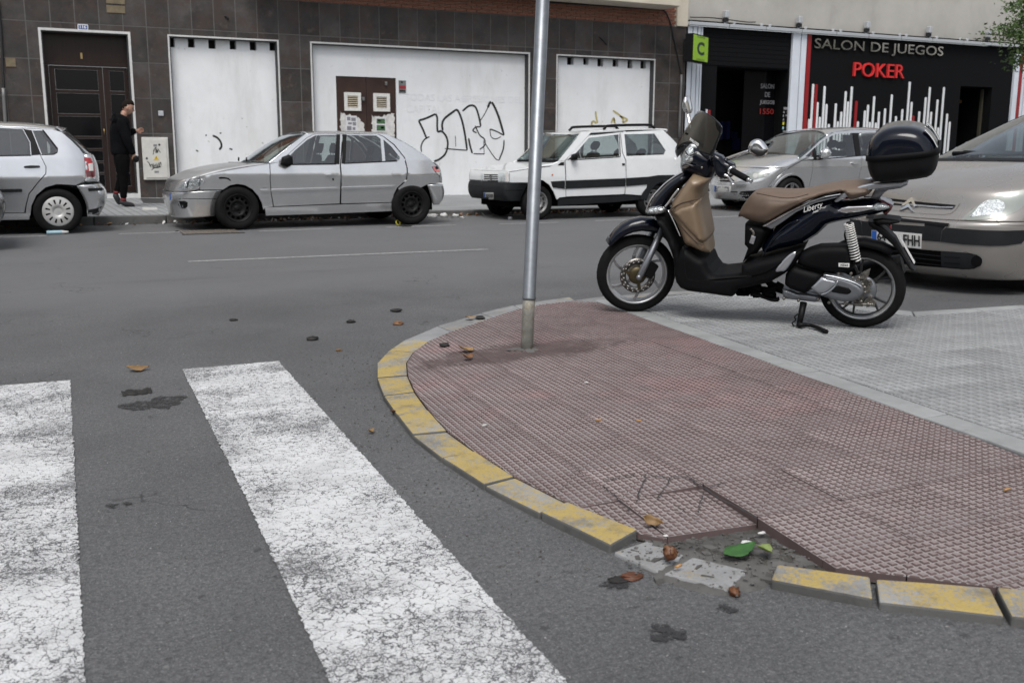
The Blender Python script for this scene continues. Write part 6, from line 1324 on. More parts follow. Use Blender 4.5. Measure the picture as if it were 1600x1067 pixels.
c.seats(((8.0, 1.24), (8.9, 1.12))); m = MB(); m.lathe([(.17, -.01), (.185, 0), (.17, .01), (.16, 0), (.17, -.01)], (8.12, c.Yc - .34, .9), (-.7, 0, .7), 20); m.build('steering_wheel', MT['dash'], c.root)
c.wheel(7.42, .275, .165, .17, 'steel_grey', math.radians(6)); c.wheel(9.58, .275, .165, .17, 'steel_grey')

# ---------------------------------------------------------------- silver hatchback seen by its tail
Q_ = lambda x, y: (x / 4.85, 170 + y / 4.85)
c = Car('hatchback', 'silver hatchback with twelve-slot wheel covers and red tail light, at the left edge', -.9, 14.28, 1.65, 'silver_blue', zc=.72, k1=.17, zb=.95, k2=.30, k3=.18, front=(-2.75, .8, .18), rear=(1.05, .5, .13), px=Q_)
c.loft('roof', [c.at(-1.15, 1.39), c.at(-.6, 1.42)] + c.E([(0, 136), (200, 146), (330, 154), (420, 166)]), [Vector((-1.25, c.Yc, 1.42)), Vector((-.7, c.Yc, 1.455))] + c.C([(0, 99), (200, 109), (330, 123), (440, 138)]), 'silver_blue', pz=3, px=1.5, n=14)
c.loft('spoiler', c.E([(424, 140), (470, 178)]), c.C([(432, 136), (508, 150)]), pz=3, px=2)
c.loft('rear_screen', c.E([(468, 178), (540, 240), (600, 300), (634, 342)]), c.C([(500, 160), (585, 235), (650, 300), (694, 345)]), 'car_glass', pz=2.4, px=2.2, keep=False)
c.loft('tailgate', c.E([(634, 344), (646, 440), (650, 520), (640, 548)]), c.C([(694, 346), (724, 420), (735, 500), (738, 545)]), sup=3.6, n=24)
c.loft('rear_bumper', c.E([(582, 585), (640, 690), (660, 760), (666, 800)]), c.C([(745, 552), (790, 610), (792, 690), (740, 790)]), sup=3.6, n=30)
c.side('quarter_panel', [(176, 150), (330, 156), (424, 166), (468, 180), (540, 242), (600, 302), (632, 345), (644, 440), (648, 520), (636, 548), (576, 580), (520, 576), (430, 571), (345, 596), (275, 655), (238, 735), (228, 812), (194, 808), (200, 740), (222, 650), (305, 545), (350, 495), (352, 440), (308, 352), (240, 200)], holes=[[(247, 167), (323, 167), (430, 300), (427, 330), (405, 342), (317, 345)]], step=.045)
c.side('rear_door', [(-245, 170), (-160, 140), (0, 138), (172, 151), (236, 202), (303, 352), (346, 440), (344, 492), (299, 540), (216, 645), (192, 740), (184, 786), (-250, 792)], holes=[[(-205, 345), (-195, 175), (-150, 152), (0, 147), (170, 155), (225, 255), (232, 350), (0, 358)]])
c.side('side_window', [(-210, 348), (-200, 172), (-150, 149), (0, 144), (174, 152), (230, 254), (237, 354), (0, 361)], 'car_glass', off=.012, rim=0); c.side('side_window', [(243, 164), (325, 164), (434, 300), (431, 333), (405, 346), (313, 349)], 'car_glass', off=.012, rim=0)
c.side('pillar_trim', [(176, 154), (240, 165), (312, 349), (238, 354), (230, 254)], 'seal', off=-.004, keep=False); c.side('window_seal', [(-210, 357), (236, 350), (236, 358), (-210, 366)], 'seal', off=-.004); c.side('window_seal', [(318, 160), (330, 160), (440, 300), (436, 334), (408, 350), (313, 353), (313, 346), (404, 342), (428, 328), (430, 302)], 'seal', off=-.004, keep=False)
c.side('rub_strip', [(-240, 614), (160, 609), (168, 614), (168, 628), (160, 632), (-240, 640)], 'bumper_grey', off=-.014, keep=False); c.side('sill', [(-500, 806), (190, 790), (224, 814), (222, 840), (-500, 850)], off=.004)
c.side('handle_recess', [(205, 425), (235, 415), (258, 425), (260, 450), (235, 462), (208, 452)], 'silver_blue', off=-.002, rim=0, keep=False); c.side('door_handle', [(180, 436), (230, 430), (304, 432), (304, 444), (230, 448), (182, 446)], 'bumper_grey', off=-.03, rim=.035, keep=False, rnd=.012)
tl = c.decal('tail_light', [(638, 368), (688, 374), (714, 428), (720, 518), (654, 519)], 'lamp_red', .006); tw = c.twin; c.decal('lens', [(668, 418), (704, 412), (708, 470), (676, 472)], 'lamp_white', .011, parent=tl, twin_parent=tw, rim=0); c.decal('lens', [(652, 470), (712, 474), (718, 514), (656, 516)], 'dark_red', .011, parent=tl, twin_parent=tw, rim=0)
c.decal('bumper_strip', [(668, 604), (785, 598), (788, 620), (672, 627)], 'bumper_grey', .014); c.decal('bumper_lip', [(660, 770), (735, 755), (775, 738), (745, 790), (700, 803), (664, 803)], 'bumper_grey', .008); c.decal('shut_line', [(573, 580), (638, 543), (641, 547), (577, 585)], 'seal', .003, rim=0)
# front half, out of the frame
g = lambda *q: [tuple(p) for p in q]
c.side('front_door', g((-.62, 1.40), (-.62, .37), (-1.62, .36), (-1.70, .6), (-1.72, .93), (-1.45, 1.1), (-1.08, 1.38)), holes=[g((-.68, 1.36), (-.68, .96), (-1.58, .95), (-1.40, 1.1), (-1.06, 1.34))], world=True); c.side('side_window', g((-.66, 1.37), (-.66, .94), (-1.6, .93), (-1.42, 1.1), (-1.07, 1.36)), 'car_glass', off=.012, rim=0, world=True)
wa = [(-2.0 + .34 * math.cos(a), .3 + .34 * math.sin(a)) for a in np.linspace(.1, 3.0, 14)]
c.side('fender', g((-1.63, .35), (-1.71, .6), (-1.73, .93), (-2.35, .84), (-2.4, .6), (-2.36, .42)) if False else wa[::-1] and g((-1.64, .36), *wa, (-2.38, .5), (-2.36, .82), (-1.74, .93), (-1.71, .6)), world=True)
c.loft('bonnet', [c.at(-2.36, .82), c.at(-2.0, .89), c.at(-1.72, .94)], [Vector((-2.62, c.Yc, .80)), Vector((-2.1, c.Yc, .95)), Vector((-1.75, c.Yc, 1.0))], sup=3.2, n=20); c.loft('nose', [c.at(-2.36, .82), c.at(-2.37, .6), c.at(-2.36, .3)], [Vector((-2.62, c.Yc, .80)), Vector((-2.74, c.Yc, .58)), Vector((-2.74, c.Yc, .3))], sup=3, n=26); c.loft('windscreen', [c.at(-1.72, .95), c.at(-1.15, 1.38)], [Vector((-1.85, c.Yc, 1.0)), Vector((-1.25, c.Yc, 1.42))], 'car_glass', pz=2.4, px=2, keep=False); c.side('pillar', g((-1.72, .95), (-1.15, 1.38), (-1.06, 1.39), (-1.45, 1.11), (-1.68, .94)), world=True)
c.block('underbody', -2.4, .85, .2, .56, .26, 'dark_under'); c.block('dashboard', -1.75, -1.35, .56, .92, .17, 'dash'); c.block('floor', -1.5, .7, .56, .58, .12, 'dark_under'); c.seats(((-1.25, 1.2), (-.4, 1.16))); c.block('parcel_shelf', .3, .75, .88, .9, .2, 'dash')
c.wheel(.49, .292, .185, .185, 'cover'); c.wheel(-2.0, .292, .185, .185, 'cover')
polo = c
# a dark car passing in the road lane, only its tail still in the picture
def copy_tree(o, parent=None):
    n = o.copy(); COL.objects.link(n); n.parent = parent
    for ch in o.children: copy_tree(ch, n)
    return n
bpy.context.view_layer.update()
pas = copy_tree(polo.root)
pas['label'] = 'dark grey car driving past at the left edge, only its tail corner in the picture'; pas['group'] = 'cars parked along the street'; del pas['group']
tgt = yp(9.5, 330, 12.0); pas.location = (polo.root.location.x + tgt.x - 1.13, 12.0 + .825, 0)
def repaint(o):
    for ch in o.children:
        if ch.type == 'MESH':
            for sl_ in ch.material_slots:
                if sl_.material and sl_.material.name.startswith('silver'): sl_.link = 'OBJECT'; sl_.material = MT['dark_car']
        repaint(ch)
bpy.context.view_layer.update(); repaint(pas)

# ---------------------------------------------------------------- silver compact people carrier before the gaming hall
T_ = lambda x, y: (1090 + x / 5.714, 180 + y / 5.714)
c = Car('compact_car', 'silver rounded compact car parked before the gaming hall, behind the scooter seat', 13.8, 14.25, 1.77, 'silver_paint', zc=.80, k1=.17, zb=.98, k2=.36, k3=.2, front=(11.75, .9, .26), rear=(15.98, .6, .2), px=T_)
V3 = lambda x, z: Vector((x, c.Yc, z))
zs = ((.20, 12.16, 11.86), (.34, 12.16, 11.73), (.50, 12.20, 11.70), (.62, 12.30, 11.74), (.72, 12.40, 11.82), (.80, 12.5, 11.95))
c.loft('front_bumper', [c.at(x, z) for z, x, xc_ in zs], [V3(xc_, z) for z, x, xc_ in zs], sup=2.35, n=34)
c.loft('bonnet', [c.at(12.5, .80), c.at(12.75, .90), c.at(12.95, .985)], [V3(11.95, .80), V3(12.35, .95), V3(12.8, 1.045)], 'silver_paint', sup=2.8, n=24)
c.loft('windscreen', c.E([(895, 395), (1000, 318), (1090, 232), (1150, 188)]), [V3(12.72, 1.05), V3(13.1, 1.22), V3(13.45, 1.37), V3(13.72, 1.475)], 'car_glass', pz=2.2, px=1.9, keep=False)
c.loft('roof', c.E([(1150, 186), (1220, 152), (1400, 131), (1590, 136)]) + [c.at(15.6, 1.45)], [V3(13.72, 1.48), V3(14.0, 1.52), V3(14.5, 1.545), V3(15.1, 1.54), V3(15.7, 1.48)], pz=3, px=1.5, n=14)
wc = 12.6; wa = [(wc + .36 * math.cos(a), .31 + .36 * math.sin(a)) for a in np.linspace(.05, math.pi - .05, 18)]
dl_ = c.un(*T_(1025, 500)).x
c.side('fender', [(dl_ - .004, .30)] + wa + [(12.18, .5), (12.30, .66), (12.5, .79), (12.75, .895), (12.95, .98), (dl_ - .004, .985)], world=True, step=.045)
c.side('pillar', [(900, 398), (1000, 318), (1090, 232), (1150, 188), (1222, 154), (1400, 133), (1592, 138), (1592, 158), (1560, 158), (1390, 160), (1225, 172), (1125, 225), (1050, 287), (990, 345), (912, 407)], step=.05)
c.side('arch_flare', [(wc + .385 * math.cos(a), .31 + .385 * math.sin(a)) for a in np.linspace(.1, math.pi - .2, 20)] + [(wc + .355 * math.cos(a), .31 + .355 * math.sin(a)) for a in np.linspace(math.pi - .2, .1, 20)], off=-.012, world=True, keep=False)
zb_ = lambda u, v: c.un(*T_(u, v))
p1, p2, p3 = zb_(1028, 400), zb_(1425, 366), zb_(1462, 362); bx_ = zb_(1455, 480).x
c.side('front_door', [(dl_ + .004, .98), (dl_ + .004, .3), (bx_ + .02, .3), (bx_, .7), (p3.x, p3.z), (p2.x, p2.z)], world=True); c.side('rear_door', [(p3.x + .008, p3.z), (bx_ + .008, .7), (bx_ + .028, .3), (15.05, .3), (15.3, .75), (15.35, 1.02)], world=True)
c.side('quarter_panel', [(15.06, .3), (15.31, .75), (15.36, 1.03), (15.2, 1.42), (15.6, 1.42), (15.85, 1.0), (15.85, .4)], world=True); c.loft('tailgate', [c.at(15.62, 1.42), c.at(15.85, 1.0), c.at(15.85, .3)], [V3(15.72, 1.47), V3(16.0, 1.0), V3(15.98, .3)], sup=4, n=20)
c.side('side_window', [(914, 407), (990, 345), (1048, 290), (1054, 396), (1026, 402)], 'car_glass', off=.008, rim=0); c.side('side_window', [(1052, 288), (1126, 226), (1224, 173), (1388, 161), (1418, 363), (1060, 396)], 'car_glass', off=.008, rim=0); c.side('side_window', [(1432, 162), (1560, 159), (1592, 159), (1640, 350), (1455, 362)], 'car_glass', off=.008, rim=0)
c.side('pillar_trim', [(1386, 161), (1434, 161), (1458, 362), (1417, 364)], 'seal', off=-.003, keep=False); c.side('pillar_trim', [(1030, 312), (1052, 290), (1064, 394), (1036, 402)], 'seal', off=-.003, keep=False); c.side('window_seal', [(912, 406), (1425, 362), (1640, 350), (1640, 355), (1425, 369), (1030, 405)], 'seal', off=-.004, keep=False)
c.side('door_handle', [(1378, 424), (1405, 420), (1448, 424), (1440, 434), (1405, 440), (1384, 434)], 'silver_paint', off=-.03, rim=.034, keep=False)
m = MB(); q0 = c.un(*T_(1062, 375)); m = pillow([(0, 0), (.0, .12), (.06, .185), (.14, .175), (.20, .11), (.19, .03), (.1, -.02)], .09, .07, lambda a, b, t: (q0.x + a, c.Yn - .09 + t, q0.z + b - .02), .025); mi_ = m.build('mirror', MT['silver_paint'], c.root); mm = MB(); mm.tube([(q0.x + .1, c.Yn - .02, q0.z - .01), (q0.x + .1, c.Yn + .08, q0.z - .02)], .035, 8); mm.build('stalk', MT['black_plastic'], mi_); mirror_mb(m, c.Yc).build('mirror', MT['silver_paint'], c.root)
hl = c.decal('headlight', [(400, 542), (430, 516), (500, 503), (600, 505), (655, 522), (600, 557), (500, 582), (430, 572)], 'lamp_base', .004, both=False); c.decal('lens', [(402, 542), (432, 518), (500, 505), (600, 507), (651, 522), (600, 555), (500, 580), (432, 570)], 'lens_clear', .02, rim=0, parent=hl, both=False)
for x, y, r in ((515, 540, 22), (605, 530, 18)): c.decal('lamp', [(x + r * math.cos(a), y + r * 1.1 * math.sin(a)) for a in np.linspace(0, 6.28, 13)[:-1]], 'lamp_white', .012, rim=0, parent=hl, both=False, step=2)
c.decal('headlight', [(128, 590), (140, 565), (190, 556), (200, 590), (150, 615)], 'lamp_bowl', .006, both=False); c.decal('grille', [(195, 560), (300, 560), (330, 590), (300, 600), (200, 595)], 'black_plastic', .004, both=False)
c.decal('air_intake', [(115, 682), (358, 682), (322, 760), (126, 756)], 'black_plastic', .004, both=False); c.decal('air_intake', [(382, 682), (580, 668), (560, 700), (480, 740), (348, 762)], 'black_plastic', .004, both=False); c.decal('bumper_lip', [(110, 768), (400, 768), (480, 760), (470, 790), (240, 800), (130, 790)], 'bumper_grey', .004, both=False)
pl_ = c.decal('number_plate', [(149, 630), (296, 635), (294, 690), (148, 687)], 'white_plate', .014, both=False); c.decal('plate_band', [(150, 631), (164, 632), (163, 687), (149, 686)], 'plate_blue', .018, both=False, rim=0, parent=pl_)
def plate_text(car, txt, px0, px1, parent, off=.02):
    """characters on a plate: px0 lower-left, px1 (lower-right, top) in picture terms, placed in the plate's own plane"""
    tree = car.bvh(); O = Vector((0, 0, CAM_H)); h = []
    for q in px0, px1[0], px1[1]:
        d = Vector(ray(*car.P(*q))).normalized(); hh = tree.ray_cast(O, d); h.append(hh[0] - d * off)
    ex = (h[1] - h[0]); ey = h[2] - h[0]; ey = ey - ex * (ey.dot(ex) / ex.dot(ex)); m = MB(); text_on(m, txt, h[0], ex, ey, (h[2] - h[0]).length, ex.length, .003, 0, bold=.015); return m.build('plate_lettering', MT['plate_ink'], parent)
plate_text(c, '5481 HCY', (168, 681), ((288, 684), (168, 640)), pl_)
c.block('underbody', 12.05, 15.8, .2, .6, .28, 'dark_under'); c.block('floor', 12.9, 15.5, .6, .62, .15, 'dark_under'); c.block('dashboard', 12.75, 13.3, .62, 1.0, .2, 'dash'); c.seats(((13.3, 1.3), (14.2, 1.28)), .5)
c.wheel(wc, .315, .205, .21, 'alloy', math.radians(3)); c.wheel(15.18, .315, .205, .21, 'alloy')

# ---------------------------------------------------------------- beige people carrier behind the scooter
R_ = lambda x, y: (1370 + x / 5.926, 300 + y / 5.926)
c = Car('people_carrier', 'beige metallic people carrier with a chevron badge, parked nose-on behind the scooter tail', 8.5, 5.08, 1.74, 'beige_paint', zc=.72, k1=.14, zb=1.0, k2=.30, k3=.08, front=(6.4, .8, .2), rear=(10.6, .6, .15), px=R_)
V3 = lambda x, z: Vector((x, c.Yc, z))
zs = ((.125, 6.98, 6.50), (.21, 6.94, 6.41), (.37, 6.92, 6.37), (.53, 6.94, 6.36), (.57, 6.96, 6.40), (.64, 7.0, 6.47), (.78, 7.10, 6.52), (.815, 7.14, 6.56))
c.loft('front_bumper', [c.at(x, z) for z, x, xc_ in zs[:5]], [V3(xc_, z) for z, x, xc_ in zs[:5]], sup=2.5, n=40)
c.loft('bonnet', [c.at(x, z + .003) for z, x, xc_ in zs[4:7]] + [c.at(7.2, .85), c.at(7.34, .91), c.at(7.5, .965)], [V3(xc_, z + .003) for z, x, xc_ in zs[4:7]] + [V3(6.68, .86), V3(6.95, .945), V3(7.28, 1.01)], sup=2.55, n=44, m=8)
c.loft('windscreen', [c.at(7.56, .985), c.at(8.0, 1.18), c.at(8.45, 1.36), c.at(8.8, 1.48)], [V3(7.36, 1.035), V3(7.75, 1.22), V3(8.15, 1.39), V3(8.5, 1.525)], 'car_glass', pz=2.3, px=2, keep=False, n=24)
c.loft('cowl', [c.at(7.5, .968), c.at(7.56, .984)], [V3(7.28, 1.012), V3(7.37, 1.036)], 'black_plastic', sup=2.7, n=24)
c.loft('roof', [c.at(8.8, 1.485), c.at(9.4, 1.54), c.at(10.2, 1.52), c.at(10.4, 1.45)], [V3(8.5, 1.53), V3(9.2, 1.60), V3(10.1, 1.58), V3(10.45, 1.5)], pz=3, px=1.6, n=16)
c.side('pillar', [(7.52, .97), (8.0, 1.175), (8.45, 1.355), (8.8, 1.478), (8.95, 1.49), (8.6, 1.36), (8.1, 1.13), (7.75, .985)], world=True)
wa = [(7.28 + .35 * math.cos(a), .31 + .35 * math.sin(a)) for a in np.linspace(.05, math.pi - .1, 18)]
c.side('fender', [(7.80, .3)] + wa + [(6.96, .56), (7.01, .64), (7.11, .78), (7.15, .815), (7.33, .897), (7.52, .965), (7.80, .985)], world=True)
c.side('front_door', [(7.81, .985), (7.81, .3), (8.95, .3), (8.97, 1.48), (8.62, 1.37), (8.12, 1.14)], holes=[[(8.0, 1.02), (8.9, 1.03), (8.9, 1.43), (8.64, 1.34), (8.18, 1.12)]], world=True); c.side('rear_door', [(8.96, .3), (9.6, .3), (9.9, .6), (9.95, 1.5), (8.98, 1.5)], holes=[[(9.02, 1.04), (9.88, 1.04), (9.88, 1.44), (9.02, 1.44)]], world=True); c.side('quarter_panel', [(9.61, .3), (9.91, .6), (9.96, 1.5), (10.4, 1.44), (10.6, 1.0), (10.6, .35)], world=True)
for q in ([(7.97, 1.0), (8.93, 1.01), (8.93, 1.45), (8.64, 1.36), (8.16, 1.12)], [(9.0, 1.02), (9.9, 1.02), (9.9, 1.46), (9.0, 1.46)]): c.side('side_window', q, 'car_glass', off=.012, rim=0, world=True)
c.loft('tailgate', [c.at(10.41, 1.44), c.at(10.6, 1.0), c.at(10.6, .3)], [V3(10.47, 1.49), V3(10.68, 1.0), V3(10.66, .3)], sup=4, n=20)
m = pillow([(0, 0), (.0, .13), (.08, .19), (.18, .15), (.18, .02), (.1, -.02)], .09, .07, lambda a, b, t: (7.85 + a, c.Yn - .1 + t, 1.0 + b), .03); m.build('mirror', MT['beige_paint'], c.root); m.v = [v + Vector((.3, 0, -.08)) for v in m.v]; mirror_mb(m, c.Yc).build('mirror', MT['beige_paint'], c.root)
hl = c.decal('headlight', [(785, 255), (850, 192), (950, 112), (1060, 57), (1180, 18), (1290, -8), (1385, -24), (1385, 105), (1300, 175), (1230, 208), (1150, 235), (1000, 254), (880, 260)], 'lamp_base', .004, step=4); tw = c.twin
c.decal('reflector', [(975, 100), (1090, 68), (1165, 90), (1185, 130), (1165, 185), (1100, 215), (1000, 215), (860, 230), (900, 185)], 'lamp_bowl', .008, rim=0, step=3, parent=hl, twin_parent=tw, smooth=2)
c.decal('lens', [(792, 252), (852, 195), (950, 116), (1060, 61), (1180, 22), (1290, -4), (1380, -18), (1380, 102), (1298, 172), (1228, 205), (1150, 231), (1000, 250), (882, 256)], 'lens_clear', .016, rim=0, step=4, parent=hl, twin_parent=tw)
gr = c.decal('grille_surround', [(30, 30), (200, 45), (400, 66), (600, 88), (750, 98), (770, 105), (730, 165), (690, 198), (620, 211), (450, 203), (300, 190), (100, 165), (40, 160), (-200, 130), (-200, 10)], 'beige_paint', .008, step=4, both=False)
c.decal('grille', [(-190, 28), (40, 52), (200, 68), (450, 98), (728, 121), (700, 158), (600, 152), (340, 128), (100, 118), (-190, 90)], 'black_plastic', .014, step=4, both=False, parent=gr)
c.decal('grille_bar', [(-180, 62), (100, 82), (250, 98), (360, 115), (600, 136), (712, 136), (700, 148), (560, 146), (360, 130), (200, 108), (-180, 80)], 'brushed', .022, step=4, both=False, parent=gr)
c.decal('chevron', [(230, 118), (315, 52), (330, 52), (362, 128), (345, 140), (318, 88), (244, 128)], 'chrome', .034, both=False, parent=gr); c.decal('chevron', [(210, 165), (284, 108), (296, 106), (338, 182), (320, 172), (290, 140), (228, 166)], 'chrome', .034, both=False, parent=gr)
st = c.decal('bumper_strip', [(605, 362), (640, 330), (800, 344), (1000, 356), (1200, 360), (1385, 355), (1385, 430), (1340, 478), (1200, 498), (1050, 500), (800, 487), (590, 462)], 'bumper_grey', .01, step=4)
c.decal('bumper_centre', [(-200, 262), (60, 292), (440, 318), (442, 290), (650, 300), (620, 335), (600, 362), (588, 462), (440, 452), (-200, 400)], 'bumper_grey', .007, step=4, both=False); c.decal('air_slot', [(-100, 205), (120, 228), (300, 252), (672, 292), (655, 325), (440, 290), (120, 268), (-100, 245)], 'black_plastic', .017, rim=0, step=3, both=False)
lg = c.decal('lower_grille', [(-180, 470), (100, 500), (430, 535), (600, 548), (850, 566), (930, 585), (975, 630), (965, 680), (900, 712), (800, 718), (600, 700), (350, 680), (180, 660), (-180, 610)], 'dark_under', .012, step=3, both=False)
for k in range(3): c.decal('grille_bar', [(-170, 500 + k * 42), (100, 535 + k * 42), (590, 592 + k * 42), (590, 600 + k * 42), (100, 545 + k * 42), (-170, 510 + k * 42)], 'bumper_grey', .022, both=False, rim=0, step=4, parent=lg)
fp_ = c.decal('fog_panel', [(592, 550), (830, 568), (920, 588), (962, 630), (955, 675), (895, 705), (800, 712), (596, 694)], 'bumper_grey', .017, step=3)
for y in (600, 655): c.decal('fin', [(622, y), (770, y + 8), (770, y + 14), (622, y + 6)], 'black_plastic', .023, rim=0, parent=fp_, both=False)
c.decal('fog_lamp', [(925 + 52 * math.cos(a), 642 + 52 * math.sin(a)) for a in np.linspace(0, 6.28, 17)[:-1]], 'shop_glass', .025, step=3, parent=fp_, both=False)
pl_ = c.decal('number_plate', [(-48, 355), (150, 365), (418, 390), (412, 528), (200, 505), (-48, 470)], 'white_plate', .02, step=4, both=False); c.decal('plate_band', [(-46, 358), (-2, 361), (-6, 474), (-46, 470)], 'plate_blue', .024, rim=0, both=False, parent=pl_)
def plate_chars(txt, a, b, top): plate_text(c, txt, a, (b, top), pl_, .03)
plate_chars('64', (5, 448), (85, 456), (5, 376)); plate_chars('FHH', (247, 489), (398, 505), (247, 393))
c.decal('shut_line', [(775, 262), (860, 262), (1000, 258), (1105, 245), (1105, 248), (1000, 261), (860, 265), (775, 265)], 'seal', .003, rim=0); c.decal('shut_line', [(1105, 245), (1120, 280), (1160, 305), (1385, 312), (1385, 315), (1158, 309), (1115, 283), (1102, 248)], 'seal', .003, rim=0)
for y0 in (-.3, .3):
    m = MB(); m.tube([(7.46, c.Yc - .55 + y0, 1.02), (7.50, c.Yc - .3 + y0, 1.07), (7.52, c.Yc + .1 + y0, 1.09)], [.014, .016, .01], 6); m.obox((7.50, c.Yc - .1 + y0, 1.075), (0, .30, -.004), (.006, 0, .006), (.003, 0, -.012)); m.build('wiper', MT['black_plastic'], c.root)
c.block('underbody', 6.9, 10.4, .2, .6, .26, 'dark_under'); c.block('under_nose', 6.6, 6.95, .19, .5, .35, 'dark_under'); c.block('floor', 7.7, 10.2, .6, .62, .15, 'dark_under'); c.block('dashboard', 7.45, 8.0, .62, 1.0, .22, 'dash'); c.seats(((8.2, 1.36), (9.1, 1.34)), .55)
m = MB(); m.lathe([(.17, -.01), (.19, 0), (.17, .01), (.16, 0), (.17, -.01)], (8.05, c.Yc - .38, 1.08), (-.6, 0, .8), 24); m.build('steering_wheel', MT['dash'], c.root)
c.wheel(7.28, .31, .19, .195, 'cover'); c.wheel(10.0, .31, .19, .195, 'cover')
# ================================================================== SCOOTER
pr_, pf_ = gp(1343, 510, .111), gp(995, 486, .111)
d_ = (pf_ - pr_).normalized(); lf_ = Vector((-d_.y, d_.x, 0)); lean = math.radians(9)
ly = lf_ * math.cos(lean) - Vector((0, 0, 1)) * math.sin(lean); lz = Vector((0, 0, 1)) * math.cos(lean) + lf_ * math.sin(lean)
SM = Matrix(((d_.x, ly.x, lz.x, pr_.x), (d_.y, ly.y, lz.y, pr_.y), (d_.z, ly.z, lz.z, pr_.z), (0, 0, 0, 1))); SI = SM.inverted()
WB = (pf_ - pr_).length
scooter = thing('scooter', 'black and tan scooter with a top case and smoked windscreen, leaning on its side stand', 'scooter', M=SM)
def sp3(u, v, t=0.0):
    o = SI @ Vector((0, 0, CAM_H)); dd = SI.to_3x3() @ Vector(ray(u, v)); s = (t - o.y) / dd.y; return o + dd * s
def cr(x0, y0, k): return lambda x, y: (x0 + x / k, y0 + y / k)
R1, R2, R3, R4, R5, R6, R7, R8 = cr(1000, 140, 6.668), cr(980, 240, 6.668), cr(1040, 320, 6.668), cr(1140, 260, 6.668), cr(1280, 180, 6.668), cr(1230, 300, 6.668), cr(1180, 380, 6.4), cr(920, 340, 6.67)
def S(m, pts, t=0.0): return [(lambda p: (p.x, p.z))(sp3(*m(*q), t)) for q in pts]
def S3(m, pts, t=0.0): return [sp3(*m(*q), t) for q in pts]
FN = lambda a, b, t: (a, t, b)
def spart(name, mb, mat, parent=None, label=None):
    o = mb.build(name, [MT[m] for m in mat] if isinstance(mat, (list, tuple)) else MT[mat], parent or scooter, local=True)
    if label: o['label'] = label
    return o
def spillow(name, poly, half, r, mat, step=.022, y0=0.0, edge=0.0, parent=None, side=0, p=2.0, n=4, smooth=2):
    poly = smoothpoly(poly, smooth) if smooth else poly
    return spart(name, pillow(poly, half, r, lambda a, b, t: (a, y0 + t, b), step, edge=edge, side=side, p=p, n=n), mat, parent)
def stube(name, pts, r, mat, parent=None, n=10, sm=4): pts = [Vector(q) for q in catmull([tuple(p) for p in pts], sm)]; m = MB(); m.tube(pts, r if not isinstance(r, list) else list(np.interp(np.linspace(0, 1, len(pts)), np.linspace(0, 1, len(r)), r)), n); return spart(name, m, mat, parent)

# wheels ------------------------------------------------------------
def moto_wheel(name, M, R, wd, rr, nsp, front):
    m = MB(); h = wd / 2; prof = []
    for k in range(17): a = math.pi * (k / 16 - .5); prof.append((rr + (R - rr) * max(0, math.cos(a)) ** .62, h * math.sin(a) * (1 if abs(math.sin(a)) < .95 else .97)))
    m.lathe(prof, (0, 0, 0), (0, 1, 0), 64)
    for k in range(36):                    # tread cuts
        for sg in (-1, 1):
            a = 2 * math.pi * (k + (0 if sg > 0 else .5)) / 36; b = a + .09
            p = lambda an, rd, yy: Vector((math.cos(an) * rd, yy, math.sin(an) * rd)); r1, r2 = R - .0045, R - .016
            m.add([p(a, r1 + .0052, sg * h * .25), p(a + .02, r1 + .0052, sg * h * .25), p(b + .02, r2 + .0045, sg * h * .72), p(b, r2 + .0045, sg * h * .72)], [(0, 1, 2, 3) if sg < 0 else (3, 2, 1, 0)], 1)
    ty = spart(name, xf(m, M), ['rubber', 'dark_under'])
    m = MB(); lipy = h * .62
    for sg in (1, -1): m.lathe([(rr + .004, sg * (lipy - .004)), (rr + .003, sg * (lipy + .003)), (rr - .010, sg * (lipy + .004)), (rr - .014, sg * (lipy - .004)), (rr - .018, sg * lipy * .6)], (0, 0, 0), (0, 1, 0), 64)
    m.lathe([(rr - .018, lipy * .6), (rr - .026, 0), (rr - .018, -lipy * .6)], (0, 0, 0), (0, 1, 0), 64, 1)
    rim = spart('rim', xf(m, M), ['rim_lip', 'rim_dark' if not front else 'rim_lip'], ty)
    for k in range(nsp):
        m = MB(); a = 2 * math.pi * k / nsp + (.35 if front else .12)
        for dv in ((-.2, .0), (.2, .0)) if not front else ((-.05, .33),):
            P_ = []
            for t in np.linspace(0, 1, 6):
                an = a + (dv[0] * t ** .8 if not front else dv[0] + dv[1] * t ** 1.6); rd = .045 + (rr - .02 - .045) * t; P_.append(Vector((math.cos(an) * rd, 0, math.sin(an) * rd)))
            for i in range(5):
                q, w_ = P_[i], P_[i + 1]; tn = (w_ - q).normalized(); b_ = Vector((-tn.z, 0, tn.x)); wd_ = .014 - .006 * i / 5; m.obox((q + w_) / 2, tn * ((w_ - q).length / 2 + .001), Vector((0, .013 - .001 * i, 0)), b_ * wd_ / (1.2 if front else 1.7))
        o = spart('spoke', xf(m, M), 'rim_dark' if not front else 'alloy', ty); bevel(o, .0025)
    return ty
RR, RF = .232, .242; MR = Matrix.Translation((0, 0, RR)); rw = moto_wheel('rear_wheel', MR, RR, .096, .182, 5, False)
STEER = math.radians(27); MF = Matrix.Translation((WB, 0, RF)) @ Matrix.Rotation(STEER, 4, 'Z'); fw = moto_wheel('front_wheel', MF, RF, .084, .188, 6, True)
m = MB(); m.lathe([(.055, .05), (.05, .06), (.03, .065), (0, .066)], (0, 0, 0), (0, 1, 0), 24); m.lathe([(.05, -.06), (0, -.06)], (0, 0, 0), (0, 1, 0), 20); m.lathe([(.05, .05), (.05, -.06)], (0, 0, 0), (0, 1, 0), 20)
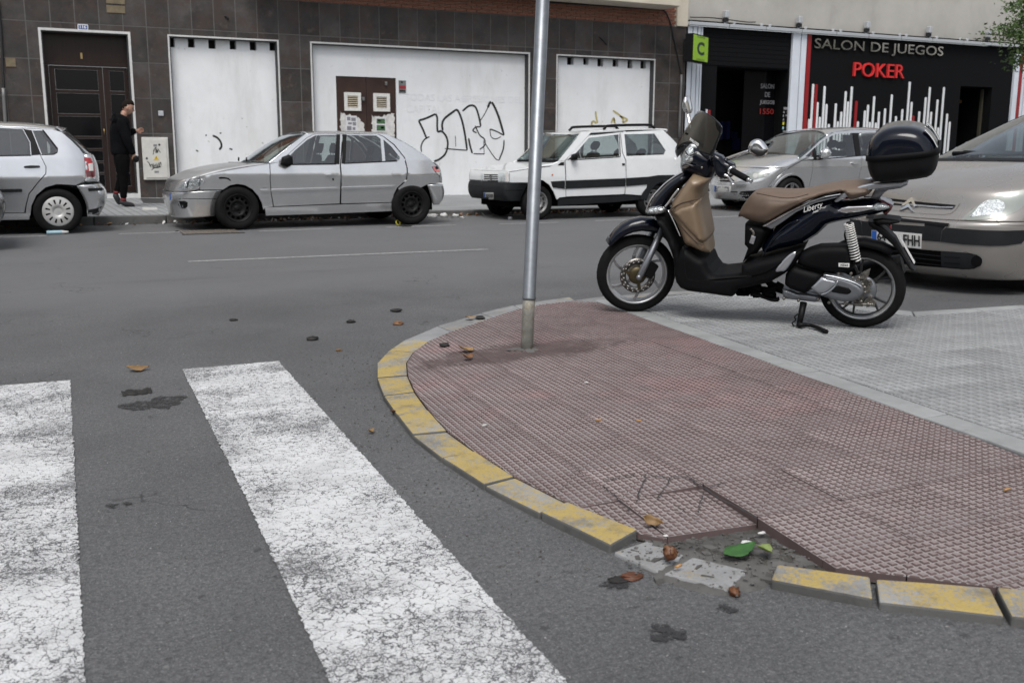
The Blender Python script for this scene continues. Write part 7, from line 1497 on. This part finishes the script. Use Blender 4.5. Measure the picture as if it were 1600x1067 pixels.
for k in range(3): a = 2.1 * k + .4; m.obox((math.cos(a) * .055, .058, math.sin(a) * .055), (math.cos(a) * .03, 0, math.sin(a) * .03), (0, .004, 0), (-math.sin(a) * .009, 0, math.cos(a) * .009))
spart('hub', xf(m, MF), 'gold_hub', fw)
m = MB(); m.lathe([(.072, .052), (.108, .052), (.108, .057), (.072, .057), (.072, .052)], (0, 0, 0), (0, 1, 0), 48)
for k in range(36):
    for rr_, off in ((.098, 0), (.085, .5)): a = 2 * math.pi * (k + off) / 36; m.lathe([(.0034, 0), (0, 0)], (math.cos(a) * rr_, .0575, math.sin(a) * rr_), (0, 1, 0), 6, 1 if k % 2 else 2, False)
spart('brake_disc', xf(m, MF), ['disc_steel', 'pale_decal', 'dark_under'], fw)
m = MB(); m.obox((-.075, .062, .035), (.028, 0, .02), (0, .022, 0), (-.025, 0, .04)); o = bevel(spart('brake_caliper', xf(m, MF), 'black_plastic'), .008)
for sg in (1, -1): m = MB(); m.tube([(.0, .083 * sg, -.012), (-.018, .083 * sg, .02), (-.16, .083 * sg, .30)], [.016, .02, .021], 14); m.lathe([(.016, .01), (.016, .03), (0, .03)], (0, .083 * sg - (.02 if sg > 0 else -.02) * 0, 0), (0, sg, 0), 12); spart('fork_leg', xf(m, MF), 'engine_grey')
m = MB(); V = []; rows = [(50, .277, .302), (58, .279, .322), (66, .284, .34), (75, .292, .358), (85, .30, .374), (96, .306, .388), (108, .31, .395), (120, .31, .392), (132, .306, .378)]
for a, r0, r1 in rows:
    a = math.radians(a)
    for y, k in ((-.064, 0), (-.068, .45), (-.058, .82), (-.034, .96), (0, 1), (.034, .96), (.058, .82), (.068, .45), (.064, 0)): r_ = (r0 + (r1 - r0) * k) * .905; V.append((math.cos(a) * r_, y, math.sin(a) * r_))
m.add(V, [(i * 9 + k, i * 9 + k + 1, (i + 1) * 9 + k + 1, (i + 1) * 9 + k) for i in range(len(rows) - 1) for k in range(8)], 0, True); o = spart('front_fender', xf(m, MF), 'black_gloss'); sd = o.modifiers.new('t', 'SOLIDIFY'); sd.thickness = .004
m = MB(); V = []
for a, r0, r1 in ((100, .285, .31), (115, .285, .32), (130, .285, .31), (150, .29, .30), (165, .292, .3)):
    a = math.radians(a)
    for y in (-.06, -.03, 0, .03, .06): V.append((math.cos(a) * r1 * .9, y, math.sin(a) * r1 * .9))
m.add(V, [(i * 5 + k, i * 5 + k + 1, (i + 1) * 5 + k + 1, (i + 1) * 5 + k) for i in range(4) for k in range(4)], 0, True); o = spart('fender_rear', xf(m, MF), 'soft_black'); sd = o.modifiers.new('t', 'SOLIDIFY'); sd.thickness = .004

# front apron and leg shield ----------------------------------------
ap = [(600, 195), (540, 225), (470, 265), (400, 315), (330, 385), (270, 455), (230, 530), (200, 605), (235, 635), (300, 650), (420, 615), (412, 560), (450, 490), (540, 375), (640, 270), (662, 228)]
ap = S(R2, ap, .06)
spillow('front_apron', ap, .155, .10, 'black_gloss', .02, p=1.8)
sh_ = [(700, 40), (740, 10), (800, 40), (870, 140), (915, 230), (945, 300), (975, 420), (990, 520), (1020, 640), (1070, 690), (1040, 745), (960, 712), (915, 640), (893, 560), (880, 430), (830, 285), (760, 130)]
spillow('leg_shield', S(R8, sh_, .12), .175, .05, 'soft_black', .025, edge=.1)
spillow('shield_core', S(R2, [(300, 620), (420, 600), (480, 705), (545, 860), (470, 900), (400, 760), (330, 690)], .05), .13, .04, 'soft_black', .03, edge=.06)
bg_ = [(663, 226), (835, 283), (800, 335), (757, 400), (745, 500), (760, 650), (800, 870), (806, 940), (828, 1067), (700, 1010), (580, 962), (545, 858), (480, 707), (430, 590), (450, 505), (540, 380)]
inn = spillow('inner_shield', S(R2, bg_, .14), .172, .05, 'beige_shield', .02, edge=.06, smooth=1)
spillow('glove_box', S(R2, [(466, 588), (560, 528), (748, 484), (744, 560), (762, 660), (798, 860), (806, 905), (798, 940), (745, 925), (640, 835), (535, 715), (472, 630)], .15), .184, .035, 'beige_shield', .018, edge=.07, smooth=1)
stube('panel_seam', [Vector((p.x, p.y, p.z)) for p in S3(R2, [(755, 472), (650, 496), (560, 521), (468, 574), (452, 590), (463, 632), (530, 722), (640, 845), (700, 905), (750, 938), (800, 945)], .172)], .0035, 'seam_thread', inn, 6)
stube('chrome_trim', S3(R2, [(588, 190), (500, 240), (400, 312), (330, 382), (268, 452), (225, 530), (196, 606)], .02), .0065, 'chrome', None, 8); stube('chrome_trim', S3(R2, [(537, 368), (480, 440), (425, 520), (392, 556)], .155), .006, 'chrome', None, 8)
stube('edge_trim', S3(R2, [(425, 590), (480, 700), (525, 800), (552, 862)], .178), .0035, 'chrome', None, 6)
for sg in (1, -1):
    m = pillow(smoothpoly(S(R2, [(212, 602), (245, 560), (320, 540), (395, 550), (416, 598), (330, 620), (235, 618)], .09), 2), .03, .02, lambda a, b, t: (a, sg * (.115 - .6 * max(0, a - WB + .03)) + t, b), .015); il = spart('indicator', m, 'lamp_bowl')
    m = pillow(smoothpoly(S(R2, [(208, 604), (242, 556), (320, 536), (399, 547), (420, 600), (330, 624), (230, 622)], .09), 2), .036, .022, lambda a, b, t: (a, sg * (.115 - .6 * max(0, a - WB + .03)) + t, b), .015); spart('lens', m, 'lens_clear', il)
stube('bag_hook', S3(R2, [(740, 440), (775, 437), (788, 450), (775, 466), (735, 470)], .0), .006, 'chrome', None, 6)

# floorboard and body -----------------------------------------------
fl = [(178, 436), (240, 444), (350, 525), (425, 560), (455, 640), (505, 708), (560, 722), (700, 708), (800, 694), (802, 618), (950, 565), (1100, 532), (1300, 478), (1440, 442), (1425, 480), (1360, 605), (1250, 705), (1100, 792), (900, 838), (765, 862), (725, 930), (700, 942), (500, 915), (250, 882), (172, 850), (126, 790), (102, 690), (120, 560)]
spillow('floorboard', S(R3, fl, .1), .172, .035, 'soft_black', .025, edge=.12, smooth=1)
stube('floor_edge', S3(R3, [(178, 440), (195, 560), (210, 720), (240, 775), (330, 792), (600, 765), (900, 742)], .168), .005, 'black_plastic', None, 6); stube('floor_seam', S3(R3, [(900, 742), (1050, 700), (1200, 610), (1330, 520), (1430, 460)], .174), .003, 'dark_under', None, 6)
for sg in (1, -1): m = pillow(smoothpoly(S(R3, [(1142, 694), (1185, 622), (1290, 515), (1358, 490), (1345, 545), (1258, 678), (1205, 693)], .17), 2), .01, .012, lambda a, b, t: (a, sg * .170 + t, b), .02); spart('side_accent', m, 'engine_bright')
body = S(R4, [(292, 900), (340, 805), (400, 695), (440, 652), (560, 568), (700, 465), (900, 352), (1160, 305)], .12) + S(R6, [(520, 108), (640, 118), (780, 100), (920, 92), (1010, 122), (1062, 160), (1030, 222), (900, 262), (700, 300), (520, 330)], .08) + S(R4, [(1010, 640), (900, 745), (760, 832), (620, 872), (500, 895), (350, 942)], .12)
x_t = sp3(*R6(1000, 150), .05).x; x_f = sp3(*R4(400, 700), .1).x
hb = lambda a, b: .085 + .07 * max(0, min(1, (a - x_t) / (x_f - x_t) * 1.8))
rb = spillow('rear_body', body, hb, .085, 'black_gloss', .02, p=2.2, n=6, smooth=1)
spillow('seat_base', S(R4, [(170, 590), (350, 615), (440, 655), (400, 700), (340, 810), (290, 900), (230, 910), (140, 1000), (200, 840), (165, 800)], .06), .12, .03, 'soft_black', .03, edge=.08, smooth=0)
stube('latch', S3(R4, [(215, 650), (250, 690), (240, 740), (215, 790)], .12), .008, 'bolt_steel', None, 6); m = MB(); p = sp3(*R4(240, 765), .125); m.obox(p, (.012, 0, .004), (0, .008, 0), (-.006, 0, .022)); bevel(spart('seat_lock', m, 'engine_bright'), .003)
stube('body_crease', S3(R4, [(350, 935), (420, 800), (500, 700), (600, 610), (720, 560)], .150), .004, 'black_gloss', rb, 6)
seat = S(R4, [(95, 522), (108, 470), (135, 418), (180, 350), (225, 296), (270, 270), (340, 256), (450, 258), (600, 268), (750, 264), (870, 242), (1000, 212), (1150, 183), (1300, 170), (1420, 171)], .04) + S(R5, [(530, 715), (556, 760), (525, 815), (420, 850), (310, 868)], .04) + S(R4, [(1165, 288), (1000, 315), (850, 364), (700, 434), (560, 512), (440, 582), (350, 612), (250, 603), (150, 577), (106, 552)], .13)
xs_ = [p[0] for p in seat]; hsf = lambda a, b: .115 + .045 * max(0, min(1, (max(xs_) - a) / .18))
st = spillow('seat', seat, hsf, .065, 'seat_leather', .018, edge=.045, n=6, smooth=2, p=2.1)
stube('seam', S3(R4, [(280, 280), (380, 300), (560, 330), (700, 322), (820, 290)], .155), .0025, 'seam_thread', st, 6)
def strip(name, m_, pts, t0, t1, mat, parent=None, sides=(1, -1), bev=.003):
    for sg in sides:
        poly = S(m_, pts, t0); mb = MB(); a_ = .5 * sum(poly[i][0] * poly[(i + 1) % len(poly)][1] - poly[(i + 1) % len(poly)][0] * poly[i][1] for i in range(len(poly)))
        mb.prism(poly, lambda a, b, h: (a, sg * (t1 - h), b), t1 - t0); o = spart(name, mb, mat, parent); bm_fix(o); bevel(o, bev)
strip('seat_trim', R4, [(352, 610), (440, 560), (560, 490), (700, 420), (850, 352), (1000, 300), (1165, 272), (1165, 284), (1000, 314), (850, 366), (700, 436), (560, 514), (440, 584), (380, 612)], .12, .158, 'chrome'); strip('seat_trim', R4, [(380, 612), (440, 586), (560, 516), (700, 440), (900, 352), (1100, 308), (1160, 306), (900, 372), (700, 468), (560, 568), (450, 640)], .12, .152, 'engine_grey')
# lettering on the flank
p0, p1 = sp3(*R4(778, 500), .158), sp3(*R4(985, 440), .158)
def flank_text(txt, p0, p1, hgt, y, mat, parent, shear=.4, depth=.0025, bold=.0):
    V_, F_ = text_mesh(txt, 1, .5, shear, 1.0, bold); A_ = np.array(V_); lo, hi = A_.min(0), A_.max(0); ex = Vector(p1) - Vector(p0); ex.y = 0; L_ = ex.length; ex.normalize(); ez = Vector((-ex.z, 0, ex.x)); ez = ez if ez.z > 0 else -ez; mb = MB()
    mb.add([Vector((p0.x, y, p0.z)) + ex * ((v[0] - lo[0]) / (hi[0] - lo[0]) * L_) + ez * ((v[1] - lo[1]) / (hi[1] - lo[1]) * hgt) + Vector((0, (v[2] - lo[2]) / (hi[2] - lo[2]) * depth, 0)) for v in V_], F_); return spart('lettering', mb, mat, parent)
flank_text('Liberty', p0, p1, .04, .1545, 'pale_decal', rb, .45); flank_text('ABS', sp3(*R4(865, 490), .155), sp3(*R4(932, 468), .155), .009, .1545, 'pale_decal', rb, .3, bold=.03)
# tail
for sg in (1, -1):
    m = pillow(S(R6, [(484, 217), (520, 190), (565, 165), (640, 151), (760, 146), (892, 141), (896, 188), (800, 208), (700, 224), (600, 230), (520, 230)], .12), .012, .014, lambda a, b, t: (a, sg * (.104 + .0) + t, b), .02); spart('tail_trim', m, 'chrome')
    m = pillow(smoothpoly(S(R6, [(900, 132), (980, 122), (1062, 155), (1034, 186), (900, 200)], .1), 2), .02, .02, lambda a, b, t: (a, sg * .088 + t, b), .015); il = spart('indicator', m, 'lamp_bowl'); m = pillow(smoothpoly(S(R6, [(898, 130), (980, 118), (1068, 155), (1036, 190), (898, 204)], .1), 2), .026, .024, lambda a, b, t: (a, sg * .088 + t, b), .015); spart('lens', m, 'lens_clear', il)
spillow('tail_light', S(R6, [(952, 66), (1005, 68), (1110, 122), (1092, 170), (1035, 228), (1000, 200), (1062, 155), (1000, 108)], .0), .075, .02, 'dark_red', .015, edge=.04, smooth=0)
# grab rail, carrier and top case
for sg in (1, -1):
    poly = S(R5, [(160, 892), (205, 838), (300, 780), (450, 730), (560, 706), (760, 694), (900, 684), (926, 702), (860, 734), (640, 760), (540, 772), (420, 792), (310, 836), (200, 900), (175, 905)], .1); m = pillow(poly, .014, .012, lambda a, b, t: (a, sg * .105 + t, b), .02, edge=.006); spart('grab_rail', m, 'engine_bright')
spillow('carrier', S(R5, [(640, 706), (760, 694), (900, 685), (926, 702), (860, 734), (740, 752), (640, 762)], .0), .09, .012, 'engine_grey', .03, edge=.075, smooth=0); spillow('rail_bracket', S(R5, [(590, 765), (750, 752), (680, 800), (640, 850), (620, 875), (545, 860), (560, 810)], .0), .04, .015, 'engine_grey', .03, edge=.03, smooth=0)
m = MB()
for u, v in ((683, 678), (820, 666), (895, 662)): p = sp3(*R5(u, v), 0); m.box(p.x - .011, p.x + .011, -.05, .05, p.z - .02, p.z + .025)
spart('case_foot', m, 'black_plastic')
case_o = smoothpoly(S(R5, [(500, 408), (502, 370), (515, 310), (560, 222), (640, 152), (740, 112), (870, 99), (1000, 110), (1100, 146), (1180, 225), (1236, 325), (1246, 372), (1242, 430), (1232, 515), (1200, 575), (1130, 626), (900, 660), (700, 676), (640, 676), (585, 660), (545, 612), (520, 540), (508, 460)], .05), 2)
sa, sb = S(R5, [(490, 438)], .1)[0], S(R5, [(1255, 364)], .1)[0]; seam = lambda x: sa[1] + (sb[1] - sa[1]) * (x - sa[0]) / (sb[0] - sa[0])
full = pillow(case_o, .205, .10, FN, .018, edge=.07, p=3.0, n=9); mbl, mbb = MB(), MB()
for f in full.f:
    cz = sum((full.v[i] for i in f), Vector()) / len(f); (mbl if cz.z > seam(cz.x) else mbb).add([full.v[i] for i in f], [list(range(len(f)))], 0, True)
tc_ = spart('top_case', mbb, 'black_plastic'); bm_fix(tc_); ld_ = spart('lid', mbl, 'black_gloss', tc_); bm_fix(ld_)
for o_ in (tc_, ld_): o_.data.polygons.foreach_set('use_smooth', [True] * len(o_.data.polygons))
V = []; n_ = len(case_o); ring = []                   # the seam band, a raised belt round the case
for k in range(64):
    a = 2 * math.pi * k / 64; cx_, hw = (sa[0] + sb[0]) / 2, abs(sb[0] - sa[0]) / 2 * .985; q = (math.copysign(abs(math.cos(a)) ** .45, math.cos(a)), math.copysign(abs(math.sin(a)) ** .45, math.sin(a))); x = cx_ + hw * q[0]
    for o_, dz in ((-.006, -.017), (.007, -.015), (.007, .015), (-.006, .017)): V.append((x + o_ * q[0], (.205 + o_) * q[1], seam(x) + dz))
m = MB(); m.add(V, [(4 * k + i, 4 * k + i + 1, 4 * ((k + 1) % 64) + i + 1, 4 * ((k + 1) % 64) + i) for k in range(64) for i in range(3)], 0, True); bn = spart('case_band', m, 'soft_black', tc_); bm_fix(bn)
strip('case_trim', R5, [(1098, 148), (1112, 142), (1160, 190), (1200, 245), (1242, 326), (1228, 330), (1185, 250), (1140, 195)], .10, .150, 'chrome', tc_)
# rear mudguard, plate
spillow('plate_holder', S(R6, [(850, 292), (900, 300), (1000, 350), (1060, 398), (1130, 465), (1205, 600), (1292, 755), (1336, 800), (1312, 806), (1276, 780), (1185, 640), (1115, 545), (1035, 470), (940, 390), (860, 335)], .0), .05, .012, 'black_plastic', .03, edge=.04, smooth=0); spillow('tail_tray', S(R6, [(900, 268), (1000, 250), (1165, 270), (1186, 286), (1170, 300), (1080, 318), (950, 322)], .0), .075, .015, 'black_plastic', .03, edge=.05, smooth=0)
a, b = sp3(*R6(1148, 455), 0), sp3(*R6(1312, 745), 0); n_ = Vector((a.z - b.z, 0, b.x - a.x)).normalized(); n_ = n_ if n_.x < 0 else -n_; m = MB(); m.obox((a + b) / 2 + n_ * .008, (b - a) / 2, (0, .022, 0), n_ * .0015); spart('number_plate', m, 'white_plate')
m = MB(); p = sp3(*R6(1068, 362), .03); m.lathe([(.014, 0), (.014, .008), (0, .009)], p, (-.9, 0, .3), 10); spart('reflector', m, 'lamp_red')
m = MB(); V = []; rows = [(150, .275), (130, .28), (110, .28), (90, .275), (70, .273), (55, .275)]
for a, r_ in rows:
    a = math.radians(180 - a + 0)
    for y, dr in ((-.06, -.03), (-.05, 0), (0, .008), (.05, 0), (.06, -.03)): V.append((-math.cos(math.pi - a) * 0 + math.cos(a) * (r_ + dr), y, RR + math.sin(a) * (r_ + dr)))
m.add(V, [(i * 5 + k, i * 5 + k + 1, (i + 1) * 5 + k + 1, (i + 1) * 5 + k) for i in range(len(rows) - 1) for k in range(4)], 0, True); o = spart('rear_mudguard', m, 'soft_black'); sd = o.modifiers.new('t', 'SOLIDIFY'); sd.thickness = .004
# engine ------------------------------------------------------------
spillow('air_box', S(R7, [(420, 205), (440, 110), (540, 60), (640, 30), (800, 24), (930, 26), (955, 70), (975, 160), (985, 235), (945, 268), (800, 285), (690, 282), (540, 252)], .12), .07, .035, 'soft_black', .025, y0=.085, edge=.03, smooth=1)
bd = spart('badge_plate', (lambda mb: (mb.prism(S(R7, [(834, 198), (942, 202), (942, 241), (834, 234)], .155), lambda a, b, h: (a, .158 - h, b), .006), mb)[1])(MB()), 'white_plate'); bm_fix(bd)
flank_text('iGet', sp3(*R7(848, 228), .16), sp3(*R7(930, 230), .16), .011, .158, 'plate_ink', bd, .3, .001, bold=.02)
spillow('crankcase', S(R7, [(372, 205), (480, 238), (600, 268), (692, 300), (640, 400), (560, 462), (500, 490), (430, 470), (350, 440), (300, 400), (310, 300)], .1), .075, .035, 'soft_black', .025, y0=.085, edge=.03, smooth=1)
spillow('belt_cover', S(R7, [(690, 302), (780, 306), (880, 325), (980, 362), (1055, 405), (1086, 450), (1086, 495), (1050, 548), (980, 578), (880, 582), (760, 560), (645, 518), (505, 475), (560, 440), (650, 380)], .13), .055, .03, 'engine_grey', .02, y0=.105, edge=.02, n=5, smooth=1); spillow('cover_ridge', S(R7, [(556, 446), (660, 345), (825, 378), (800, 420), (720, 480), (645, 514)], .155), .022, .02, 'engine_bright', .02, y0=.142, edge=.01, smooth=0)
spillow('cover_inset', S(R7, [(815, 417), (935, 446), (968, 482), (935, 514), (850, 505), (752, 486)], .16), .006, .006, 'black_plastic', .02, y0=.158, smooth=0)
stube('cover_rib', S3(R7, [(685, 318), (780, 335), (900, 365), (1000, 400), (1070, 440)], .155), .0045, 'engine_bright', None, 6); stube('cover_rib', S3(R7, [(825, 378), (790, 440), (720, 495), (655, 516)], .163), .004, 'engine_bright', None, 6)
spillow('engine_case', S(R7, [(272, 452), (350, 466), (420, 495), (500, 500), (640, 522), (640, 575), (600, 588), (450, 570), (290, 548), (272, 500)], .1), .06, .02, 'engine_grey', .025, y0=.06, edge=.04, smooth=0)
m = MB(); rn = random.Random(6)
for x, y in ((290, 550), (435, 570), (630, 560), (740, 590), (835, 300), (960, 300), (1075, 410), (1100, 490), (1000, 380), (1040, 345), (900, 598), (1060, 580), (1130, 605), (1170, 610), (1095, 440), (975, 345)): p = sp3(*R7(x, y), .12); m = MB(); m.lathe([(.009, 0), (.009, .012), (.006, .014), (0, .014)], p, (0, 1, 0), 6); spart('bolt', m, 'bolt_steel')
m = MB()
for k in range(16): p = sp3(*R7(rn.uniform(960, 1170), rn.uniform(300, 620)), .075); m.obox(p, (rn.uniform(.008, .022), 0, rn.uniform(-.01, .01)), (0, .015, 0), (rn.uniform(-.008, .008), 0, rn.uniform(.008, .018)))
spart('gear_housing', m, 'bolt_steel'); m = MB(); m.lathe([(.085, .05), (.08, .062), (.04, .07), (0, .07)], (0, 0, RR), (0, 1, 0), 28); spart('brake_drum', m, 'engine_grey', rw)
stube('brake_rod', S3(R7, [(840, 610), (1000, 606), (1185, 612)], .1), .005, 'bolt_steel', None, 6); stube('exhaust', [(.55, -.02, .26), (.45, -.06, .17), (.25, -.11, .2), (.0, -.14, .28), (-.2, -.14, .34)], [.02, .022, .05, .06, .055], 'steel_black', None, 14)
m = MB()
for k in range(26): p = sp3(*R3(rn.uniform(760, 1220), rn.uniform(840, 960)), rn.uniform(-.05, .1)); m.obox(p, (rn.uniform(.01, .04), 0, rn.uniform(-.01, .01)), (0, rn.uniform(.01, .04), 0), (0, 0, rn.uniform(.006, .016)))
spart('undercarriage', m, 'dark_under'); stube('center_stand', S3(R3, [(900, 920), (1000, 950), (1100, 985), (1165, 990), (1160, 965)], .06), .012, 'black_plastic')
# shock absorber with its pale coil
a, b = sp3(*R6(636, 312), .135), sp3(*R6(726, 748), .135); m = MB(); m.tube([a, b], .012, 10); m.tube([a + (b - a) * .55, b], .02, 10); sk_ = spart('shock_absorber', m, 'black_plastic')
ax_ = (b - a); L3 = ax_.length; ax_.normalize(); e1 = Vector((0, 1, 0)); e2 = ax_.cross(e1); N = 16; P_ = []
for k in range(N * 12 + 1):
    t = k / (N * 12); tt = t ** 1.22; P_.append(a + ax_ * L3 * (.04 + .88 * tt) + (e1 * math.cos(k / 12 * 2 * math.pi) + e2 * math.sin(k / 12 * 2 * math.pi)) * .0245)
m = MB(); m.tube(P_, .0036, 6); spart('spring', m, 'spring_white', sk_)
stube('hose', S3(R6, [(610, 400), (600, 450), (612, 500), (640, 520)], .12), .005, 'black_plastic')
# side stand
kz = -0.0
a, b = sp3(*R7(485, 592), .10), sp3(*R7(440, 815), .17); m = MB(); m.tube([a, (a + b) / 2, b], [.02, .018, .015], 10); sd_ = spart('side_stand', m, 'black_plastic')
g0_, g1_, g2_ = [SI @ gp(*R7(*q), .118) for q in ((402, 838), (560, 840), (712, 895))]
stube('stand_foot', [b, g0_ + (g1_ - g0_) * .3 + Vector((0, 0, .012)), g1_ + Vector((0, 0, .010)), g2_ + Vector((0, 0, .006))], [.017, .015, .011, .013], 'black_plastic', sd_, 8); stube('stand_spring', S3(R7, [(440, 700), (395, 735), (405, 770), (370, 800), (395, 830), (420, 830)], .15), .004, 'steel_black', sd_, 5)
# handlebars, headlamp, screen, mirrors -----------------------------
HD = lambda pts, t=0.0: S(R1, pts, t)
spillow('headset', HD([(470, 690), (560, 585), (640, 600), (740, 655), (790, 650), (800, 760), (780, 860), (740, 935), (690, 948), (640, 915), (560, 885), (440, 850)], .02), .095, .06, 'black_gloss', .018, p=2.2, n=5, edge=.02, smooth=1)
lampo = HD([(416, 790), (420, 740), (434, 680), (470, 612), (525, 572), (575, 588), (610, 640), (617, 700), (590, 775), (540, 830), (480, 848), (435, 840)], .04)
hl = spillow('headlight', [(x * .95 + .05 * np.mean([q[0] for q in lampo]), z * .95 + .05 * np.mean([q[1] for q in lampo])) for x, z in lampo], .118, .05, 'lamp_bowl', .015, smooth=2); spillow('lens', lampo, .13, .055, 'lens_clear', .015, parent=hl, smooth=2)
spillow('bulb', HD([(500, 720), (530, 690), (565, 720), (550, 765), (510, 770)], .1), .124, .02, 'lamp_white', .012, parent=hl, smooth=2); stube('lamp_rib', S3(R1, [(440, 800), (480, 780), (560, 800)], .12), .005, 'rim_dark', hl, 6); stube('lamp_rib', S3(R1, [(470, 640), (510, 690), (590, 660)], .122), .004, 'rim_dark', hl, 6)
spillow('visor', HD([(495, 590), (525, 574), (575, 590), (605, 636), (612, 660), (580, 622), (535, 602)], .06), .134, .03, 'chrome', .012, smooth=2)
rows = [((385, 712), (455, 640), (530, 600), (625, 650), (760, 700)), ((366, 622), (455, 560), (545, 540), (660, 590), (778, 640)), ((440, 480), (520, 440), (610, 420), (725, 465), (815, 535)), ((520, 340), (590, 310), (670, 300), (765, 365), (848, 450)), ((600, 230), (640, 222), (700, 248), (785, 310), (855, 388))]
ysc = (-.135, -.08, 0, .08, .135); G = [[np.array(sp3(*R1(*q), y)) for q, y in zip(r, ysc)] for r in rows]
G = [catmull(r, 4) for r in G]; G = list(map(list, zip(*[catmull([r[k] for r in G], 4) for k in range(len(G[0]))]))); nx = len(G[0]); m = MB(); m.add([Vector(p) for r in G for p in r], [(i * nx + k, i * nx + k + 1, (i + 1) * nx + k + 1, (i + 1) * nx + k) for i in range(len(G) - 1) for k in range(nx - 1)], 0, True)
wsn = spart('windscreen', m, 'smoke_screen'); sd = wsn.modifiers.new('t', 'SOLIDIFY'); sd.thickness = .003
stube('screen_rim', [Vector(r[-1]) for r in G[4:]] , .0025, 'lens_clear', wsn, 5, 1)
p0, p1 = sp3(*R1(540, 528), .03), sp3(*R1(628, 592), .075); m = MB(); ex = p1 - p0; text_on(m, 'MALOSSI', p0 + Vector((.012, .004, 0)), ex, Vector((-.35, .0, .93)), .016, ex.length, .001, 0, bold=.02); spart('lettering', m, 'pale_decal', wsn)
for u, v, t in ((480, 458, -.10), (396, 620, -.128), (727, 642, .10), (645, 815, .098)): p = sp3(*R1(u, v), t); m = MB(); m.sphere(p, .007, 0, 6); spart('screen_bolt', m, 'bolt_steel' if t > 0 else 'black_plastic', wsn)
bar_l = sp3(*R1(780, 780), .10); gr0, gr1, gr2 = sp3(*R1(955, 845), .24), sp3(*R1(1120, 935), .33), sp3(*R1(1162, 958), .35)
stube('handlebar', [sp3(*R1(740, 800), .0), bar_l, gr0], .014, 'black_plastic'); stube('handlebar', [sp3(*R1(700, 760), .0), sp3(*R1(640, 640), -.15), sp3(*R1(580, 540), -.3)], .014, 'black_plastic')
m = MB(); m.tube([gr0, gr0 + (gr1 - gr0) * .02, gr0 + (gr1 - gr0) * .05, gr0 + (gr1 - gr0) * .5, gr1], [.022, .022, .0165, .0165, .0165], 14)
for k in range(9): q = gr0 + (gr1 - gr0) * (.12 + .09 * k); m.lathe([(.0165, -.003), (.0178, 0), (.0165, .003)], q, gr1 - gr0, 14)
gp_ = spart('grip', m, 'soft_black'); m = MB(); m.lathe([(.024, -.004), (.028, 0), (.024, .008), (.017, .008)], gr0, gr1 - gr0, 16); spart('grip_collar', m, 'chrome', gp_); stube('bar_end', [gr1, gr1 + (gr2 - gr1) * .3, gr1 + (gr2 - gr1) * .6, gr2], [.011, .013, .009, .012], 'brushed', gp_, 10, 2)
spillow('switch_box', HD([(775, 655), (860, 690), (890, 730), (985, 775), (992, 815), (965, 905), (920, 925), (840, 915), (795, 870), (770, 760)], .16), .05, .03, 'black_gloss', .018, y0=.16, edge=.02, smooth=1)
stube('cable', S3(R1, [(755, 735), (775, 790), (800, 850), (780, 900)], .12), .004, 'soft_black')
stube('brake_lever', S3(R1, [(878, 890), (915, 905), (945, 945), (968, 990)], .26), [.008, .007, .006, .009], 'chrome', None, 8); m = MB(); m.sphere(sp3(*R1(968, 993), .26), .011, 0, 8); spart('lever_tip', m, 'chrome')
stube('mirror_stem', [sp3(*R1(885, 735), .17), sp3(*R1(1000, 690), .22), sp3(*R1(1135, 642), .28)], [.011, .010, .009], 'chrome')
mh = spillow('mirror', HD([(1128, 640), (1136, 575), (1165, 535), (1212, 517), (1262, 526), (1305, 570), (1335, 622), (1325, 675), (1290, 706), (1235, 712), (1175, 680)], .29), .03, .03, 'chrome', .012, y0=.29, edge=.004, smooth=2)
spillow('mirror_back', HD([(1140, 640), (1150, 590), (1215, 585), (1300, 600), (1330, 630), (1318, 672), (1288, 700), (1236, 706), (1180, 675)], .30), .034, .03, 'rim_dark', .012, y0=.293, parent=mh, smooth=2)
stube('mirror_stem', [sp3(*R1(535, 470), -.16), sp3(*R1(515, 345), -.2), sp3(*R1(492, 240), -.24)], [.010, .010, .011], 'chrome')
mh = spillow('mirror', HD([(450, 150), (462, 95), (485, 62), (508, 75), (525, 125), (538, 195), (535, 245), (500, 250), (470, 232), (455, 200)], -.26), .06, .03, 'chrome', .012, y0=-.26, edge=.004, smooth=2)
spillow('mirror_back', HD([(462, 215), (480, 160), (505, 150), (528, 190), (533, 235), (500, 240)], -.25), .064, .03, 'black_plastic', .012, y0=-.26, parent=mh, smooth=2)
